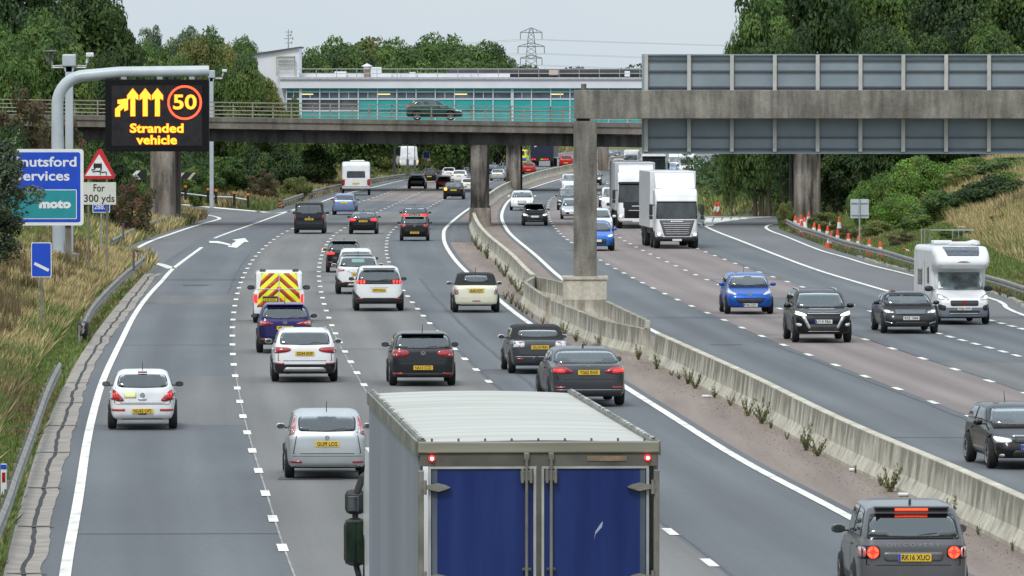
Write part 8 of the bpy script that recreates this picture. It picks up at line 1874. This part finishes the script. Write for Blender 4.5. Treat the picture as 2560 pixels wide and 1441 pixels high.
def belt(name, label, segs, n, ls, seed):
    rs = np.random.RandomState(seed); Cs = []
    for (x0, y0, x1, y1, wd, h) in segs:
        t_ = rs.rand(n, 1); C = np.c_[x0 + (x1 - x0) * t_ + rs.uniform(-wd, wd, (n, 1)), y0 + (y1 - y0) * t_ + rs.uniform(-wd, wd, (n, 1)), 1 + h * (.8 + .2 * np.sin(t_ * 40 + seed)) * rs.rand(n, 1) ** .7]; Cs.append(C)
    C = np.vstack(Cs); A = rand_unit(rs, len(C)) * ls; o = quads_mesh(name, C, A, np.cross(A, rand_unit(rs, len(C))) * .7, np.array(GREENS)[rs.randint(0, len(GREENS), len(C))], LEAF); tag(o, label, 'woodland', kind='stuff')
belt('reflection_tree_belt', 'unseen belts of trees added out of view to darken reflections in the vehicles', [(-52, -40, -52, 430, 5, 13), (56, -40, 56, 430, 5, 14), (-60, -55, 60, -55, 5, 15)], 9000, .9, 12)  # unseen belts, added so car paint and glass reflect something dark

# ---- long grass
def blades(name, label, X, Y, h, wd, cols, seed, lean=.35):
    rs = np.random.RandomState(seed); n = len(X); gz_ = np.array([ground_z(a, c) for a, c in zip(X, Y)])
    hh = h * rs.uniform(.5, 1.25, n); L = rs.randn(n, 2) * lean * hh[:, None]; U = np.c_[L / 2, hh / 2]; C = np.c_[X, Y, gz_ - .04] + U
    a = rs.uniform(-.6, .6, n); W_ = np.c_[np.cos(a), np.sin(a), np.zeros(n)] * (wd * rs.uniform(.6, 1.4, n))[:, None]
    o = quads_mesh(name, C, U, W_, cols, GRASSM); return tag(o, label, 'grass', kind='stuff')
def noise2(X, Y, s, seed):
    rs = np.random.RandomState(seed); v = np.zeros(len(X))
    for k in range(6): a, b_, p = rs.randn() / s, rs.randn() / s * .5, rs.rand() * 6; v += np.sin(X * a * 2 + Y * b_ * 2 + p)
    return v / 3
STRAW = np.array([(.38, .305, .145), (.48, .39, .20), (.30, .24, .115)]); GRN = np.array([(.125, .18, .048), (.165, .21, .065), (.10, .14, .038)]); RUST = np.array([(.16, .11, .06), (.12, .10, .05), (.22, .17, .09)])
def grass_cols(X, Y, rs, bias=0.0, sc=3.0, rust=.75):
    n = len(X); v = noise2(X, Y, sc, 3) + rs.randn(n) * .45 + bias; v2 = noise2(X, Y, sc * .7, 8) + rs.randn(n) * .3
    c = np.where((v > 0)[:, None], STRAW[rs.randint(0, 3, n)], GRN[rs.randint(0, 3, n)]); c = np.where((v2 > rust)[:, None], RUST[rs.randint(0, 3, n)], c)
    return c * rs.uniform(.8, 1.2, (n, 1))
rs = np.random.RandomState(31)
def scatter(n, y0, y1, f0, f1, px0=-420, px1=3000):
    """points with X between curves f0(Y), f1(Y), kept only where they fall near the view and off the paving"""
    Y = y0 + (y1 - y0) * rs.rand(n); a, b_ = f0(Y), f1(Y); X = a + (b_ - a) * rs.rand(n)
    px = 1280 + X * FPX / Y; k = (px > px0) & (px < px1); X, Y = X[k], Y[k]
    k = ~pt_in_poly(X, Y, PAVE); return X[k], Y[k]
cho = lambda Y: np.interp(Y, CH_OUT[0], CH_OUT[1])
X, Y = scatter(300000, 112, 345, lambda Y: np.minimum(-Y * .098, cho(Y) - 1.2), lambda Y: cho(Y) - .15)
d_ = cho(Y) - X; k = (d_ > .9) | (rs.rand(len(X)) < .5); X, Y, d_ = X[k], Y[k], d_[k]
cols = grass_cols(X, Y, rs, bias=.22 - 1.1 * (d_ < 1.2)); blades('tall_grass', 'long straw and green grass covering the near left bank', X, Y, np.where(d_ < 1.2, .22, .62), .016 + Y * .00006, cols, 1)
X, Y = scatter(70000, 330, 480, lambda Y: -Y * .085, lambda Y: np.full_like(Y, -12))
blades('tall_grass', 'long grass around the sign posts and the left bridge pier', X, Y, .7, .045, grass_cols(X, Y, rs, bias=-.05), 2)
X, Y = scatter(90000, 480, 760, lambda Y: np.full_like(Y, -34), lambda Y: np.interp(Y, L_EDGE[0], L_EDGE[1]) - 1.5)
blades('tall_grass', 'rough grass on the left verge beyond the slip road', X, Y, .7, .06, grass_cols(X, Y, rs, bias=.1), 3)
X, Y = scatter(60000, 760, 1190, lambda Y: np.full_like(Y, -24), lambda Y: np.interp(Y, L_EDGE[0], L_EDGE[1]) - 1.5)
blades('tall_grass', 'distant rough grass on the left verge far beyond the bridge', X, Y, .9, .10, grass_cols(X, Y, rs, bias=-.2), 4)
X, Y = scatter(300000, 225, 470, lambda Y: np.full_like(Y, 14.0), lambda Y: np.full_like(Y, 40))
d_ = dist_poly(X, Y, LINE_J[np.argsort(LINE_J[:, 1])]); cols = grass_cols(X, Y, rs, bias=np.where(d_ < 2.6, -1.2, 1.05), sc=5, rust=.8)
blades('tall_grass', 'tall straw-coloured grass across the right bank', X, Y, np.where(d_ < 3.0, .28, .75), .024, cols, 5)
X, Y = scatter(50000, 470, 1150, lambda Y: np.interp(Y, LINE_I[0], LINE_I[1]) + 1.2, lambda Y: np.interp(Y, LINE_I[0], LINE_I[1]) + 22)
blades('tall_grass', 'green and brown grass on the right verge beyond the slip', X, Y, .6, .06, grass_cols(X, Y, rs, bias=-.5), 6)
# dock and hogweed stalks on the banks
X, Y = scatter(2600, 150, 340, lambda Y: np.maximum(-Y * .08, cho(Y) - 10), lambda Y: cho(Y) - 2.2); kk = noise2(X, Y, 2.0, 8) > .25; X, Y = X[kk], Y[kk]
X = np.repeat(X, 14) + rs.randn(len(X) * 14) * .05; Y = np.repeat(Y, 14) + rs.randn(len(Y) * 14) * .05
o = blades('dock_stalks', 'dark brown dock stalks standing in the left bank grass', X, Y, .95, .022, RUST[rs.randint(0, 3, len(X))] * rs.uniform(.55, 1.0, (len(X), 1)), 7, lean=.06)

# ---- weeds at the foot of the central barrier, each a plant of its own
def make_weed(seed, label):
    rs = np.random.RandomState(seed); t = thing('weed', label, 'weed', group='weeds along the central barrier'); n = 420; st = rs.randint(0, 12, n)
    a = rs.uniform(0, 6.28, 12); ln = rs.uniform(.3, .7, 12); q = rs.rand(n); base = np.c_[np.cos(a[st]) * q * .14, np.sin(a[st]) * q * .3, q * ln[st]] + rs.randn(n, 3) * .02
    A = rand_unit(rs, n) * .034; A[:, 2] = np.abs(A[:, 2]) + .02; B2 = np.cross(A, rand_unit(rs, n)) * .4
    c = np.array([(.15, .19, .07), (.21, .23, .11), (.17, .13, .07)])[rs.randint(0, 3, n)] * rs.uniform(.7, 1.2, (n, 1)); quads_mesh('leaves', base, A, B2, c, LEAF, t)
    b = MB()
    for k in range(8): b.tube([(0, 0, 0), (math.cos(a[k]) * .14, math.sin(a[k]) * .3, ln[k])], [.008, .003], 4)
    b.build('stem', mat('weed_stem', (.10, .08, .05), .9, var=.2), t); return t
weeds = [make_weed(50, 'x'), make_weed(51, 'x'), make_weed(52, 'x')]; first = [True] * 3
random.seed(9); wy = []; y = 128
while y < 420: wy.append(y); y += random.uniform(2.2, 8.0) if y < 300 else random.uniform(5, 14)
sizes = ['tiny', 'low', 'small', 'knee-high', 'bushy', 'tall']
for i, y in enumerate(wy):
    k = i % 3; s = random.choice([.3, .4, .5, .6, .75, .95]); x = XB(y) - (.42 if not (ngap0 < y < ngap1) else 1.3) - random.uniform(0, .12)
    s_ = FPX / y; pxw = int(1280 + x * s_)
    seg = 'near the bottom right corner' if y < 150 else 'beside the near stretch of barrier' if y < 190 else 'level with the lorry roof' if y < 225 else 'near the gantry plinth' if y < 300 else 'towards the bridge pier'
    lab = '%s weed clump at the barrier foot %s' % (sizes[min(5, int(s * 4.4) - 1)], seg)
    if first[k]: t = weeds[k]; first[k] = False; t.location = (x, y, 0); t['label'] = lab; t.scale = (s,) * 3
    else: t = dup(weeds[k], (x, y, 0), random.uniform(0, 6), s, label=lab)
# grit and small stones swept against the barrier
n = 9000; Y = 118 + 300 * rs.rand(n) ** 1.3; xr = np.interp(Y, R_EDGE[0], R_EDGE[1]); xb = np.interp(Y, BASE_L[0], BASE_L[1]); q = 1 - np.abs(rs.randn(n)) * .32; k = q > .05; X = (xr + .3 + (xb - xr - .4) * q)[k]; Y = Y[k]; n = len(X)
sz = rs.uniform(.008, .028, n)[:, None]; A = np.c_[rs.randn(n, 2), rs.randn(n) * .3]; A = A / np.linalg.norm(A, axis=1)[:, None] * sz; B2 = np.c_[-A[:, 1], A[:, 0], np.abs(A[:, 2])] * .7
o = quads_mesh('gravel', np.c_[X, Y, np.full(n, .022)], A, B2, np.array([(.28, .20, .15), (.17, .13, .10), (.40, .33, .27)])[rs.randint(0, 3, n)], GRASSM); tag(o, 'loose grit and debris beside the concrete barrier', 'gravel', kind='stuff')
for (px, py, lab) in [(1765, 995, 'white scrap of litter on the gravel strip level with the gantry'), (2135, 1180, 'crumpled pale litter by the barrier foot at the right'), (2258, 1242, 'white cup-like litter below the barrier towards the corner')]:
    p = unp(px, py); b = MB(); b.bbox((p.x, p.y, .05), (.22, .16, .06), .02); b.box((p.x + .1, p.y + .05, .05), (.1, .14, .05), .5); o = b.build('litter', SIGNW); tag(o, lab, 'litter')
for k_, t in P_.items():
    if k_ not in USED: 
        for c in list(t.children): bpy.data.objects.remove(c)
        bpy.data.objects.remove(t)
